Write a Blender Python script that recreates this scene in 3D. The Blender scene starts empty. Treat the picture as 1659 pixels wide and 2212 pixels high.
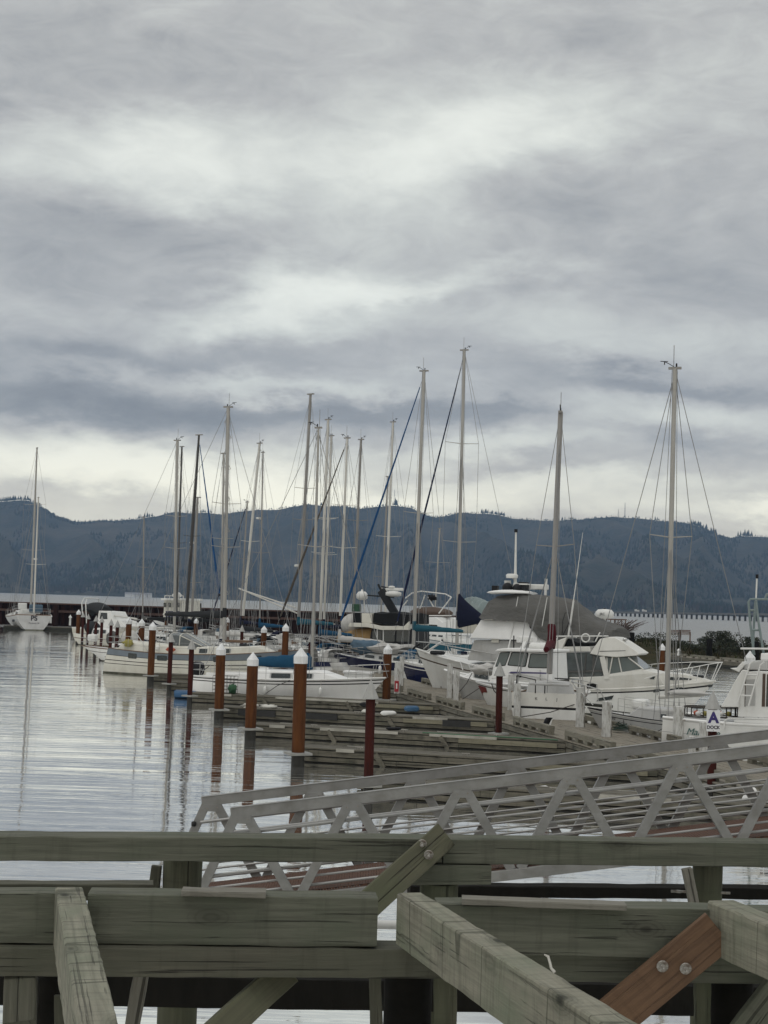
import bpy, bmesh, math, random
from mathutils import Vector, Matrix, noise
R = math.radians
rnd = random.Random(7)
sc = bpy.context.scene
col = sc.collection

# ------------------------------------------------------------------ camera
H = 5.2                      # eye height above the water
FPX, CU, CV = 3300.0, 829.5, 1106.0
PITCH, ROLL = R(3.41), R(1.8)
EYE = Vector((0, 0, H))
Fv = Vector((0, math.cos(PITCH), math.sin(PITCH)))
U0 = Vector((0, -math.sin(PITCH), math.cos(PITCH)))
Rv = Vector((1, 0, 0)) * math.cos(ROLL) + U0 * math.sin(ROLL)
Uv = Vector((1, 0, 0)) * -math.sin(ROLL) + U0 * math.cos(ROLL)
cd = bpy.data.cameras.new('camera')
cam = bpy.data.objects.new('camera', cd)
col.objects.link(cam)
cam.matrix_world = Matrix(((Rv.x, Uv.x, -Fv.x, EYE.x), (Rv.y, Uv.y, -Fv.y, EYE.y), (Rv.z, Uv.z, -Fv.z, EYE.z), (0, 0, 0, 1)))
cd.sensor_fit = 'HORIZONTAL'
cd.sensor_width = 36.0
cd.lens = FPX / 1659.0 * 36.0
cd.clip_start, cd.clip_end = 0.1, 60000
sc.camera = cam

def ray(u, v):
    return Fv + Rv * ((u - CU) / FPX) - Uv * ((v - CV) / FPX)
def P(u, v, z=0.0):          # survey helper: sight line meets height z
    d = ray(u, v)
    return EYE + d * ((z - H) / d.z)
def PY(u, v, y):             # sight line meets distance y
    d = ray(u, v)
    return EYE + d * (y / d.y)

# ------------------------------------------------------------------ sky and sun
SUN_EL, SUN_AZ = R(62), R(215)
w = bpy.data.worlds.new('World')
sc.world = w
w.use_nodes = True
nt = w.node_tree
nt.nodes.clear()
def N(t, **kw):
    n = nt.nodes.new(t)
    for k, v in kw.items():
        if k.startswith('i_'):
            n.inputs[int(k[2:])].default_value = v
        else:
            setattr(n, k, v)
    return n
def lk(a, b):
    nt.links.new(a, b)
def mth(op, a, b=None, c=None, clamp=False):
    n = N('ShaderNodeMath', operation=op, use_clamp=clamp)
    for i, x in enumerate((a, b, c)):
        if x is None:
            continue
        if isinstance(x, (int, float)):
            n.inputs[i].default_value = x
        else:
            lk(x, n.inputs[i])
    return n.outputs[0]
tc = N('ShaderNodeTexCoord')
sep = N('ShaderNodeSeparateXYZ')
lk(tc.outputs['Generated'], sep.inputs[0])
az = mth('ARCTAN2', sep.outputs[0], sep.outputs[1])
el = mth('ARCSINE', sep.outputs[2])
ela = mth('ABSOLUTE', el)
cmb = N('ShaderNodeCombineXYZ')
lk(az, cmb.inputs[0]); lk(ela, cmb.inputs[1])
def sky_noise(sx, sy, scale, detail, rough, off=0.0, dist=0.0):
    mp = N('ShaderNodeMapping')
    mp.inputs['Scale'].default_value = (sx, sy, 1)
    mp.inputs['Location'].default_value = (off, off * .7, off)
    mp.inputs['Rotation'].default_value = (0, 0, R(-6))
    lk(cmb.outputs[0], mp.inputs[0])
    n = N('ShaderNodeTexNoise')
    n.inputs['Scale'].default_value = scale
    n.inputs['Detail'].default_value = detail
    n.inputs['Roughness'].default_value = rough
    n.inputs['Distortion'].default_value = dist
    lk(mp.outputs[0], n.inputs['Vector'])
    return n
wn = sky_noise(1, 2.4, 8, 8, .62, 3.1)
wsep = N('ShaderNodeSeparateColor')
lk(wn.outputs['Color'], wsep.inputs[0])
waz = mth('ADD', az, mth('MULTIPLY', mth('SUBTRACT', wsep.outputs[0], .5), .20))
wel = mth('ADD', ela, mth('MULTIPLY', mth('SUBTRACT', wsep.outputs[1], .5), .075))
# broad bright gaps (+) and dark decks (-) of the overcast: u, v, half-width, half-height (deg), tilt, amount
SKY = [(620, 330, 8.5, 1.8, 5, .21), (250, 345, 6, 1.7, 0, .18), (1000, 340, 4.5, 1.7, 22, .18), (1150, 250, 7, 1.5, 14, .14), (560, 400, 5, .7, 8, .10),
       (620, 650, 3.2, 1.2, 14, .36), (880, 612, 4.0, .6, 12, .30), (720, 560, 8, 2.0, 8, .08), (950, 700, 6, .8, 6, .12),
       (260, 1010, 9, 1.25, -3, .36), (560, 1040, 6, .9, 0, .28), (0, 990, 6, 1.2, 0, .20), (900, 1060, 7, .5, 0, .18), (100, 1080, 9, .35, 0, -.12),
       (640, 828, 4.5, .40, -4, .22), (300, 800, 4, .30, 2, .08),
       (1060, 960, 5, .50, 4, .26), (1500, 895, 4.5, .65, -3, .24), (1250, 1030, 7, .5, 2, .22), (1640, 1105, 2.2, .35, -8, .30), (1400, 1090, 5, .4, 0, .18), (1300, 740, 8, .6, 3, .08),
       (230, 480, 6.5, 1.2, -6, -.19), (520, 520, 4, .7, 14, -.10), (120, 560, 5, 1.2, 0, -.08), (330, 600, 6, .5, 10, -.05),
       (330, 760, 9, .7, 3, -.24), (320, 880, 7, .80, -2, -.34), (100, 840, 6, .7, 0, -.14), (760, 890, 6, .5, 0, -.20), (150, 690, 6, .35, 5, -.06),
       (1250, 540, 7, 1.6, 5, -.12), (1500, 820, 4.5, .45, -8, -.26), (1080, 880, 5, .42, 0, -.27), (1450, 955, 5, .40, -4, -.20), (1300, 800, 5, .5, 0, -.08), (1150, 1000, 4, .30, 0, -.10), (1560, 1010, 4, .35, 0, -.12),
       (330, 110, 8, 1.4, 8, -.09), (1350, 90, 7, 1.5, 0, -.05), (80, 205, 5, 1.0, 4, -.15), (1350, 400, 6, .9, 8, -.09)]
tot = None
for (u, v, sx, sy, tilt, amp) in SKY:
    d = ray(u, v).normalized()
    a0, e0 = math.atan2(d.x, d.y), math.asin(d.z)
    ct, st = math.cos(R(tilt)), math.sin(R(tilt))
    dx = mth('SUBTRACT', waz, a0)
    dy = mth('SUBTRACT', wel, e0)
    px = mth('ADD', mth('MULTIPLY', dx, ct / R(sx)), mth('MULTIPLY', dy, st / R(sx)))
    py = mth('ADD', mth('MULTIPLY', dx, -st / R(sy)), mth('MULTIPLY', dy, ct / R(sy)))
    g = mth('MULTIPLY', mth('EXPONENT', mth('MULTIPLY', mth('ADD', mth('MULTIPLY', px, px), mth('MULTIPLY', py, py)), -1.0)), amp)
    tot = g if tot is None else mth('ADD', tot, g)
n1 = sky_noise(1, 2.3, 8, 9, .58, 0.0, .7)
n2 = sky_noise(1, 2.4, 20, 9, .66, 5.0, 1.1)
val = mth('ADD', mth('ADD', tot, .47), mth('MULTIPLY', mth('SUBTRACT', n1.outputs['Fac'], .5), .46))
val = mth('ADD', val, mth('MULTIPLY', mth('SUBTRACT', n2.outputs['Fac'], .5), .30))
ramp = N('ShaderNodeValToRGB')
cr = ramp.color_ramp
cr.elements[0].position, cr.elements[0].color = 0.0, (.164, .168, .173, 1)
cr.elements[1].position, cr.elements[1].color = 1.0, (.72, .735, .67, 1)
for pos, c in ((.25, (.256, .260, .262, 1)), (.45, (.382, .382, .370, 1)), (.65, (.515, .527, .492, 1)), (.82, (.635, .648, .595, 1))):
    e = cr.elements.new(pos); e.color = c
lk(val, ramp.inputs[0])
# brighter cloud high overhead and behind, out of the view
hi = N('ShaderNodeMapRange', interpolation_type='SMOOTHSTEP')
for i, x in enumerate((R(22), R(58), 1.0, 1.5)):
    hi.inputs[i + 1].default_value = x
lk(ela, hi.inputs[0])
tint = N('ShaderNodeMapRange', interpolation_type='SMOOTHSTEP')
for i, x in enumerate((R(2), R(9), 0.0, 1.0)):
    tint.inputs[i + 1].default_value = x
lk(ela, tint.inputs[0])
tmix = N('ShaderNodeMix', data_type='RGBA', blend_type='MIX')
tmix.inputs[6].default_value = (1.42, 1.32, 1.14, 1); tmix.inputs[7].default_value = (1, 1, 1, 1)
lk(tint.outputs[0], tmix.inputs[0])
warm = N('ShaderNodeMix', data_type='RGBA', blend_type='MULTIPLY'); warm.inputs[0].default_value = 1.0
lk(ramp.outputs[0], warm.inputs[6]); lk(tmix.outputs[2], warm.inputs[7])
cl = N('ShaderNodeVectorMath', operation='SCALE')
lk(warm.outputs[2], cl.inputs[0]); lk(hi.outputs[0], cl.inputs['Scale'])
sky = N('ShaderNodeTexSky', sky_type='NISHITA', sun_disc=False, sun_elevation=SUN_EL, sun_rotation=SUN_AZ, altitude=5, air_density=1.0, dust_density=2.0)
skb = N('ShaderNodeBackground'); skb.inputs[1].default_value = 0.10
lk(sky.outputs[0], skb.inputs[0])
clb = N('ShaderNodeBackground'); clb.inputs[1].default_value = 1.0
lk(cl.outputs[0], clb.inputs[0])
mx = N('ShaderNodeMixShader'); mx.inputs[0].default_value = 0.97
lk(skb.outputs[0], mx.inputs[1]); lk(clb.outputs[0], mx.inputs[2])
wo = N('ShaderNodeOutputWorld')
lk(mx.outputs[0], wo.inputs[0])

sd = bpy.data.lights.new('sun', 'SUN')
sd.energy, sd.angle, sd.color = 0.5, R(30), (1.0, .97, .92)
sun = bpy.data.objects.new('sun', sd)
col.objects.link(sun)
sdir = Vector((math.sin(SUN_AZ) * math.cos(SUN_EL), math.cos(SUN_AZ) * math.cos(SUN_EL), math.sin(SUN_EL)))
sun.rotation_euler = (-sdir).to_track_quat('-Z', 'Y').to_euler()
vs = sc.view_settings
vs.view_transform, vs.look, vs.exposure, vs.gamma = 'Standard', 'None', 0.45, 1.0
vs.use_curve_mapping = False
sc.cycles.max_bounces = 6
sc.cycles.volume_bounces = 1
sc.cycles.use_denoising = True

# ------------------------------------------------------------------ object helpers
def tag(o, label=None, cat=None, group=None, kind=None):
    if label: o['label'] = label
    if cat: o['category'] = cat
    if group: o['group'] = group
    if kind: o['kind'] = kind
    return o
def thing(name, label, cat, loc=(0, 0, 0), rz=0.0, group=None):
    o = bpy.data.objects.new(name, None)
    o.empty_display_size = .2
    o.location = loc
    o.rotation_euler = (0, 0, rz)
    col.objects.link(o)
    return tag(o, label, cat, group)
def copy_tree(o, parent=None):
    c = o.copy()
    col.objects.link(c)
    if parent is not None:
        c.parent = parent
    for ch in list(o.children):
        copy_tree(ch, c)
    return c
class MB:
    """collects shapes, links them as ONE mesh object"""
    def __init__(s):
        s.v, s.f, s.m, s.s = [], [], [], []
    def add(s, vs_, fs, mi=0, smooth=False):
        b = len(s.v)
        s.v += [tuple(x) for x in vs_]
        for i, f in enumerate(fs):
            s.f.append(tuple(b + k for k in f))
            s.m.append(mi[i] if isinstance(mi, (list, tuple)) else mi)
            s.s.append(smooth)
        return s
    def box(s, c, size, mi=0, rz=0.0, M=None):
        hx, hy, hz = size[0] / 2, size[1] / 2, size[2] / 2
        vs_ = [Vector((x, y, z)) for z in (-hz, hz) for y in (-hy, hy) for x in (-hx, hx)]
        if M is None:
            M = Matrix.Rotation(rz, 3, 'Z')
        vs_ = [M @ v + Vector(c) for v in vs_]
        return s.add(vs_, [(0, 2, 3, 1), (4, 5, 7, 6), (0, 1, 5, 4), (2, 6, 7, 3), (0, 4, 6, 2), (1, 3, 7, 5)], mi)
    def bar(s, p0, p1, wd, ht, mi=0, up=(0, 0, 1)):     # rectangular bar p0-p1, ht along up
        p0, p1 = Vector(p0), Vector(p1)
        d = (p1 - p0).normalized()
        u = Vector(up)
        sd_ = d.cross(u)
        if sd_.length < 1e-4:
            sd_ = d.cross(Vector((1, 0, 0)))
        sd_.normalize()
        u = sd_.cross(d).normalized()
        vs_ = [p + sd_ * a * wd / 2 + u * b * ht / 2 for p in (p0, p1) for a, b in ((-1, -1), (1, -1), (1, 1), (-1, 1))]
        return s.add(vs_, [(3, 2, 1, 0), (4, 5, 6, 7), (0, 1, 5, 4), (1, 2, 6, 5), (2, 3, 7, 6), (3, 0, 4, 7)], mi)
    def tube(s, pts, r, n=6, mi=0, cap=True, smooth=True):
        pts = [Vector(p) for p in pts]
        rs = r if isinstance(r, (list, tuple)) else [r] * len(pts)
        rings, up = [], None
        for i, p in enumerate(pts):
            a = pts[max(0, i - 1)]; b = pts[min(len(pts) - 1, i + 1)]
            d = (b - a)
            if d.length < 1e-9:
                d = Vector((0, 0, 1))
            d.normalize()
            if up is None:
                up = Vector((0, 0, 1)) if abs(d.z) < .9 else Vector((1, 0, 0))
            sx = d.cross(up)
            if sx.length < 1e-5:
                sx = d.cross(Vector((0, 1, 0)))
            sx.normalize()
            up = sx.cross(d).normalized()
            rings.append([p + (sx * math.cos(2 * math.pi * k / n) + up * math.sin(2 * math.pi * k / n)) * rs[i] for k in range(n)])
        vs_ = [v for rg in rings for v in rg]
        fs = [(i * n + k, i * n + (k + 1) % n, (i + 1) * n + (k + 1) % n, (i + 1) * n + k) for i in range(len(pts) - 1) for k in range(n)]
        s.add(vs_, fs, mi, smooth)
        if cap:
            s.add(rings[0], [tuple(range(n - 1, -1, -1))], mi)
            s.add(rings[-1], [tuple(range(n))], mi)
        return s
    def lathe(s, prof, n=16, c=(0, 0, 0), mi=0, smooth=True, rot=0.0):
        c = Vector(c)
        vs_ = [c + Vector((r * math.cos(2 * math.pi * k / n + rot), r * math.sin(2 * math.pi * k / n + rot), z)) for r, z in prof for k in range(n)]
        fs = [(i * n + k, i * n + (k + 1) % n, (i + 1) * n + (k + 1) % n, (i + 1) * n + k) for i in range(len(prof) - 1) for k in range(n)]
        s.add(vs_, fs, mi, smooth)
        if prof[0][0] > 1e-4: s.add(vs_[:n], [tuple(range(n - 1, -1, -1))], mi)
        if prof[-1][0] > 1e-4: s.add(vs_[-n:], [tuple(range(n))], mi)
        return s
    def prism(s, pts, ext, mi=0):                        # planar polygon pushed along ext
        pts = [Vector(p) for p in pts]; e = Vector(ext); n = len(pts)
        s.add(pts + [p + e for p in pts], [tuple(range(n - 1, -1, -1)), tuple(range(n, 2 * n))] + [(i, (i + 1) % n, n + (i + 1) % n, n + i) for i in range(n)], mi)
        return s
    def loft(s, rings, mi=0, smooth=True, closed=True, caps=True):
        n = len(rings[0])
        vs_ = [v for r in rings for v in r]
        m = n if closed else n - 1
        fs = [(i * n + k, i * n + (k + 1) % n, (i + 1) * n + (k + 1) % n, (i + 1) * n + k) for i in range(len(rings) - 1) for k in range(m)]
        s.add(vs_, fs, mi, smooth)
        if caps and closed:
            s.add(rings[0], [tuple(range(n - 1, -1, -1))], mi); s.add(rings[-1], [tuple(range(n))], mi)
        return s
    def blob(s, c, rad, mi=0, seed=0, amp=.15, nu=14, nv=9, freq=1.3):
        c = Vector(c); rx, ry, rz_ = rad
        vs_, fs = [], []
        for j in range(nv + 1):
            th = math.pi * j / nv
            for i in range(nu):
                ph = 2 * math.pi * i / nu
                d = Vector((math.sin(th) * math.cos(ph), math.sin(th) * math.sin(ph), math.cos(th)))
                k = 1 + amp * noise.noise(d * freq + Vector((seed * 3.1, seed, 0)))*2
                vs_.append(c + Vector((d.x * rx * k, d.y * ry * k, d.z * rz_ * k)))
        for j in range(nv):
            for i in range(nu):
                fs.append((j * nu + i, (j + 1) * nu + i, (j + 1) * nu + (i + 1) % nu, j * nu + (i + 1) % nu))
        return s.add(vs_, fs, mi, True)
    def build(s, name, mats, parent=None, loc=None, M=None, bevel=0.0):
        me = bpy.data.meshes.new(name)
        if M is not None:
            s.v = [tuple(M @ Vector(v)) for v in s.v]
        me.from_pydata(s.v, [], s.f)
        mats = mats if isinstance(mats, (list, tuple)) else [mats]
        for m in mats:
            me.materials.append(m)
        me.polygons.foreach_set('material_index', s.m)
        me.polygons.foreach_set('use_smooth', s.s)
        bm = bmesh.new(); bm.from_mesh(me)
        bmesh.ops.recalc_face_normals(bm, faces=bm.faces)
        bm.to_mesh(me); bm.free()
        me.update()
        o = bpy.data.objects.new(name, me)
        col.objects.link(o)
        if parent is not None: o.parent = parent
        if loc is not None: o.location = loc
        if bevel:
            bv = o.modifiers.new('bevel', 'BEVEL'); bv.width = bevel; bv.segments = 2; bv.limit_method = 'ANGLE'; bv.angle_limit = R(40)
        return o

# ------------------------------------------------------------------ materials
MATS = {}
def rgb(c):
    return (c[0], c[1], c[2], 1.0)
def mat(name, c1, c2=None, rough=.6, metal=0.0, scale=(3, 3, 3), detail=5, contrast=.25, bump=0.0, bscale=None, spec=.5,
        dirt=None, dirt_amt=.0, dirt_scale=(1, 1, 1), coat=0.0, rvar=0.0):
    """two tones mixed by noise, a dirt layer of its own shape, bump; object space"""
    m = bpy.data.materials.new(name); m.use_nodes = True
    t = m.node_tree; t.nodes.clear()
    def n(ty, **kw):
        x = t.nodes.new(ty)
        for k, v in kw.items(): setattr(x, k, v)
        return x
    out = n('ShaderNodeOutputMaterial'); b = n('ShaderNodeBsdfPrincipled')
    t.links.new(b.outputs[0], out.inputs[0])
    b.inputs['Roughness'].default_value = rough
    b.inputs['Metallic'].default_value = metal
    b.inputs['Specular IOR Level'].default_value = spec
    if coat: b.inputs['Coat Weight'].default_value = coat
    tcx = n('ShaderNodeTexCoord')
    def nz(sc_, det, ro=.6, dist=0.0):
        mp = n('ShaderNodeMapping'); mp.inputs['Scale'].default_value = sc_
        t.links.new(tcx.outputs['Object'], mp.inputs[0])
        x = n('ShaderNodeTexNoise'); x.inputs['Scale'].default_value = 1.0
        x.inputs['Detail'].default_value = det; x.inputs['Roughness'].default_value = ro; x.inputs['Distortion'].default_value = dist
        t.links.new(mp.outputs[0], x.inputs['Vector'])
        return x.outputs['Fac']
    f = nz(scale, detail)
    c2 = c2 or tuple(x * .7 for x in c1)
    mr = n('ShaderNodeMapRange'); mr.clamp = True
    mr.inputs[1].default_value = .5 - contrast; mr.inputs[2].default_value = .5 + contrast
    t.links.new(f, mr.inputs[0])
    mix = n('ShaderNodeMix', data_type='RGBA')
    mix.inputs[6].default_value = rgb(c1); mix.inputs[7].default_value = rgb(c2)
    t.links.new(mr.outputs[0], mix.inputs[0])
    last = mix.outputs[2]
    if dirt:
        f2 = nz(dirt_scale, 6, .65)
        m2 = n('ShaderNodeMapRange'); m2.clamp = True
        m2.inputs[1].default_value = .48; m2.inputs[2].default_value = .75; m2.inputs[4].default_value = dirt_amt
        t.links.new(f2, m2.inputs[0])
        mx2 = n('ShaderNodeMix', data_type='RGBA')
        t.links.new(m2.outputs[0], mx2.inputs[0]); t.links.new(last, mx2.inputs[6]); mx2.inputs[7].default_value = rgb(dirt)
        last = mx2.outputs[2]
    t.links.new(last, b.inputs['Base Color'])
    if rvar:
        m3 = n('ShaderNodeMapRange'); m3.inputs[3].default_value = max(.02, rough - rvar); m3.inputs[4].default_value = min(1, rough + rvar)
        t.links.new(f, m3.inputs[0]); t.links.new(m3.outputs[0], b.inputs['Roughness'])
    if bump:
        bf = nz(bscale or tuple(x * 4 for x in scale), 5)
        bp = n('ShaderNodeBump'); bp.inputs['Strength'].default_value = 1.0; bp.inputs['Distance'].default_value = bump
        t.links.new(bf, bp.inputs['Height']); t.links.new(bp.outputs[0], b.inputs['Normal'])
    MATS[name] = m
    return m
def wood(name, c1, c2, dark, knots=True, bump=.004, gs=1.0, green=None, rough=.85, crosswise=0.0, crk=.8):
    """weathered timber, grain along local x"""
    m = bpy.data.materials.new(name); m.use_nodes = True
    t = m.node_tree; t.nodes.clear()
    def n(ty, **kw):
        x = t.nodes.new(ty)
        for k, v in kw.items(): setattr(x, k, v)
        return x
    L = t.links.new
    out = n('ShaderNodeOutputMaterial'); b = n('ShaderNodeBsdfPrincipled'); L(b.outputs[0], out.inputs[0])
    b.inputs['Roughness'].default_value = rough; b.inputs['Specular IOR Level'].default_value = .3
    tcx = n('ShaderNodeTexCoord')
    oi = n('ShaderNodeObjectInfo')
    addv = n('ShaderNodeVectorMath', operation='MULTIPLY_ADD')
    L(tcx.outputs['Object'], addv.inputs[0]); addv.inputs[1].default_value = (1, 1, 1)
    sh = n('ShaderNodeVectorMath', operation='SCALE'); sh.inputs[0].default_value = (17.3, 5.1, 9.7)
    L(oi.outputs['Random'], sh.inputs['Scale']); L(sh.outputs[0], addv.inputs[2])
    co = addv.outputs[0]
    def nz(sc_, det, ro=.6, dist=0.0, src=None):
        mp = n('ShaderNodeMapping'); mp.inputs['Scale'].default_value = sc_
        L(src or co, mp.inputs[0])
        x = n('ShaderNodeTexNoise'); x.inputs['Scale'].default_value = 1.0
        x.inputs['Detail'].default_value = det; x.inputs['Roughness'].default_value = ro; x.inputs['Distortion'].default_value = dist
        L(mp.outputs[0], x.inputs['Vector'])
        return x.outputs['Fac']
    def rng(src, a, bb, lo=0.0, hi_=1.0):
        r_ = n('ShaderNodeMapRange'); r_.clamp = True
        for i, x in enumerate((a, bb, lo, hi_)): r_.inputs[i + 1].default_value = x
        L(src, r_.inputs[0]); return r_.outputs[0]
    def mixc(fac, a, c):
        x = n('ShaderNodeMix', data_type='RGBA')
        L(fac, x.inputs[0])
        if isinstance(a, tuple): x.inputs[6].default_value = rgb(a)
        else: L(a, x.inputs[6])
        if isinstance(c, tuple): x.inputs[7].default_value = rgb(c)
        else: L(c, x.inputs[7])
        return x.outputs[2]
    grain = nz((1.1 * gs, 26 * gs, 26 * gs), 5, .65, .6)
    fine = nz((4 * gs, 120 * gs, 120 * gs), 3, .6)
    patch = nz((1.6, 2.6, 2.6), 5, .6)
    crack = nz((.5, 34, 34), 3, .5, .5)
    last = mixc(rng(grain, .32, .68), c1, c2)
    if green: last = mixc(rng(patch, .42, .68, 0, .8), last, green)
    sv = nz((9, 1.1, 1.1), 4, .6)
    last = mixc(rng(sv, .55, .78, 0, .45 + crosswise), last, dark)
    if crosswise:
        cx = nz((2.3, .25, .25), 2, .5); ab = n('ShaderNodeMath', operation='SUBTRACT'); L(cx, ab.inputs[0]); ab.inputs[1].default_value = .5
        ab2 = n('ShaderNodeMath', operation='ABSOLUTE'); L(ab.outputs[0], ab2.inputs[0])
        last = mixc(rng(ab2.outputs[0], .004, .012, .75, 0), last, dark)
        cf = nz((38, 3, 3), 3, .6); last = mixc(rng(cf, .52, .75, 0, .4), last, dark)
    last = mixc(rng(crack, .625, .67, 0, crk), last, tuple(x * .35 for x in dark))
    h = n('ShaderNodeMath', operation='MULTIPLY_ADD'); L(fine, h.inputs[0]); h.inputs[1].default_value = .35; L(grain, h.inputs[2])
    h2 = n('ShaderNodeMath', operation='SUBTRACT'); L(h.outputs[0], h2.inputs[0])
    ck = n('ShaderNodeMath', operation='MULTIPLY'); L(rng(crack, .625, .67), ck.inputs[0]); ck.inputs[1].default_value = 1.4; L(ck.outputs[0], h2.inputs[1])
    if knots:
        mp = n('ShaderNodeMapping'); mp.inputs['Scale'].default_value = (1.5, 3.0, 3.0); L(co, mp.inputs[0])
        vo = n('ShaderNodeTexVoronoi'); vo.inputs['Scale'].default_value = 1.0; vo.inputs['Randomness'].default_value = 1.0
        L(mp.outputs[0], vo.inputs['Vector'])
        last = mixc(rng(vo.outputs['Distance'], .12, .30, .45, 0), last, dark)
        last = mixc(rng(vo.outputs['Distance'], .05, .11, .9, 0), last, tuple(x * .45 for x in dark))
        ringn = n('ShaderNodeMath', operation='SINE'); rm_ = n('ShaderNodeMath', operation='MULTIPLY'); L(vo.outputs['Distance'], rm_.inputs[0]); rm_.inputs[1].default_value = 95.0; L(rm_.outputs[0], ringn.inputs[0])
        rk = n('ShaderNodeMath', operation='MULTIPLY'); L(rng(ringn.outputs[0], 0, 1), rk.inputs[0]); L(rng(vo.outputs['Distance'], .10, .34, .35, 0), rk.inputs[1])
        last = mixc(rk.outputs[0], last, tuple(x * .7 for x in dark))
    L(last, b.inputs['Base Color'])
    bp = n('ShaderNodeBump'); bp.inputs['Distance'].default_value = bump; L(h2.outputs[0], bp.inputs['Height']); L(bp.outputs[0], b.inputs['Normal'])
    MATS[name] = m
    return m
# ------------------------------------------------------------------ water
def water_mat():
    m = bpy.data.materials.new('water'); m.use_nodes = True
    t = m.node_tree; t.nodes.clear()
    def n(ty, **kw):
        x = t.nodes.new(ty)
        for k, v in kw.items(): setattr(x, k, v)
        return x
    L = t.links.new
    out = n('ShaderNodeOutputMaterial'); b = n('ShaderNodeBsdfPrincipled'); L(b.outputs[0], out.inputs[0])
    b.inputs['Base Color'].default_value = (.80, .80, .77, 1)
    b.inputs['IOR'].default_value = 1.33; b.inputs['Metallic'].default_value = .95
    geo = n('ShaderNodeNewGeometry')
    sp = n('ShaderNodeSeparateXYZ'); L(geo.outputs['Position'], sp.inputs[0])
    river = n('ShaderNodeMapRange', interpolation_type='SMOOTHSTEP')
    for i, x in enumerate((215, 240, 0, 1)): river.inputs[i + 1].default_value = x
    L(sp.outputs[1], river.inputs[0])
    def nz(sc_, det, ro, dist=0.0, rot=0.0):
        mp = n('ShaderNodeMapping'); mp.inputs['Scale'].default_value = sc_; mp.inputs['Rotation'].default_value = (0, 0, rot)
        L(geo.outputs['Position'], mp.inputs[0])
        x = n('ShaderNodeTexNoise'); x.inputs['Scale'].default_value = 1.0
        x.inputs['Detail'].default_value = det; x.inputs['Roughness'].default_value = ro; x.inputs['Distortion'].default_value = dist
        L(mp.outputs[0], x.inputs['Vector']); return x.outputs['Fac']
    def mul(a, k):
        x = n('ShaderNodeMath', operation='MULTIPLY'); L(a, x.inputs[0])
        if isinstance(k, float): x.inputs[1].default_value = k
        else: L(k, x.inputs[1])
        return x.outputs[0]
    def add(a, c):
        x = n('ShaderNodeMath', operation='ADD'); L(a, x.inputs[0]); L(c, x.inputs[1]); return x.outputs[0]
    swell = nz((.055, .42, 1), 2, .5, .3, R(2))
    rip = nz((.10, 1.9, 1), 3, .55, .4, R(-3))
    fine = nz((1.6, 6.5, 1), 2, .5, .2)
    cal = nz((.02, .06, 1), 2, .5)
    calm = n('ShaderNodeMapRange'); calm.clamp = True
    for i, x in enumerate((.35, .65, .35, 1.0)): calm.inputs[i + 1].default_value = x
    L(cal, calm.inputs[0])
    hh = add(mul(swell, .040), mul(mul(add(mul(rip, .023), mul(fine, .0028)), calm.outputs[0]), 1.0))
    rv = add(mul(nz((.20, .55, 1), 4, .6), .55), mul(nz((.04, .14, 1), 4, .65), 1.1))
    mixh = n('ShaderNodeMix'); L(river.outputs[0], mixh.inputs[0]); L(hh, mixh.inputs[2]); L(rv, mixh.inputs[3])
    bp = n('ShaderNodeBump'); bp.inputs['Strength'].default_value = 1.0; bp.inputs['Distance'].default_value = 1.0
    L(mixh.outputs[0], bp.inputs['Height']); L(bp.outputs[0], b.inputs['Normal'])
    rr = n('ShaderNodeMapRange'); rr.inputs[3].default_value = .03; rr.inputs[4].default_value = .28
    mr_ = n('ShaderNodeMapRange'); mr_.inputs[3].default_value = .95; mr_.inputs[4].default_value = .30
    L(river.outputs[0], mr_.inputs[0]); L(mr_.outputs[0], b.inputs['Metallic'])
    cm_ = n('ShaderNodeMix', data_type='RGBA'); cm_.inputs[6].default_value = (.80, .80, .77, 1); cm_.inputs[7].default_value = (.20, .20, .195, 1)
    L(river.outputs[0], cm_.inputs[0]); L(cm_.outputs[2], b.inputs['Base Color'])
    L(river.outputs[0], rr.inputs[0]); L(rr.outputs[0], b.inputs['Roughness'])
    return m
wm = MB()
wm.add([(-9000, -60, 0), (9000, -60, 0), (9000, 9000, 0), (-9000, 9000, 0)], [(0, 1, 2, 3)])
tag(wm.build('water', water_mat()), kind='structure')

# ------------------------------------------------------------------ far hills
PROFILE = [(-500, 1105), (-250, 1090), (-100, 1086), (0, 1082), (40, 1080), (62, 1080), (85, 1092), (130, 1116), (165, 1126), (240, 1124), (300, 1120), (330, 1114), (380, 1105), (430, 1107), (480, 1109),
           (530, 1102), (600, 1099), (640, 1092), (660, 1088), (720, 1092), (780, 1096), (850, 1091), (885, 1095), (915, 1109), (940, 1116), (1000, 1107), (1040, 1107),
           (1080, 1112), (1110, 1119), (1180, 1124), (1240, 1121), (1320, 1116), (1380, 1118), (1430, 1124), (1480, 1128), (1510, 1136), (1550, 1154), (1580, 1162),
           (1600, 1156), (1659, 1159), (1800, 1150), (2000, 1175), (2300, 1190)]
YR, YS = 7200.0, 4300.0
prof_ae = []
for u, v in PROFILE:
    d = ray(u, v)
    prof_ae.append((d.x / d.y, d.z / d.y))
def ridge_el(a):
    if a <= prof_ae[0][0]: return prof_ae[0][1]
    for (a0, e0), (a1, e1) in zip(prof_ae, prof_ae[1:]):
        if a <= a1:
            t_ = (a - a0) / (a1 - a0); t_ = t_ * t_ * (3 - 2 * t_) * .6 + t_ * .4
            return e0 + (e1 - e0) * t_
    return prof_ae[-1][1]
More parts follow.
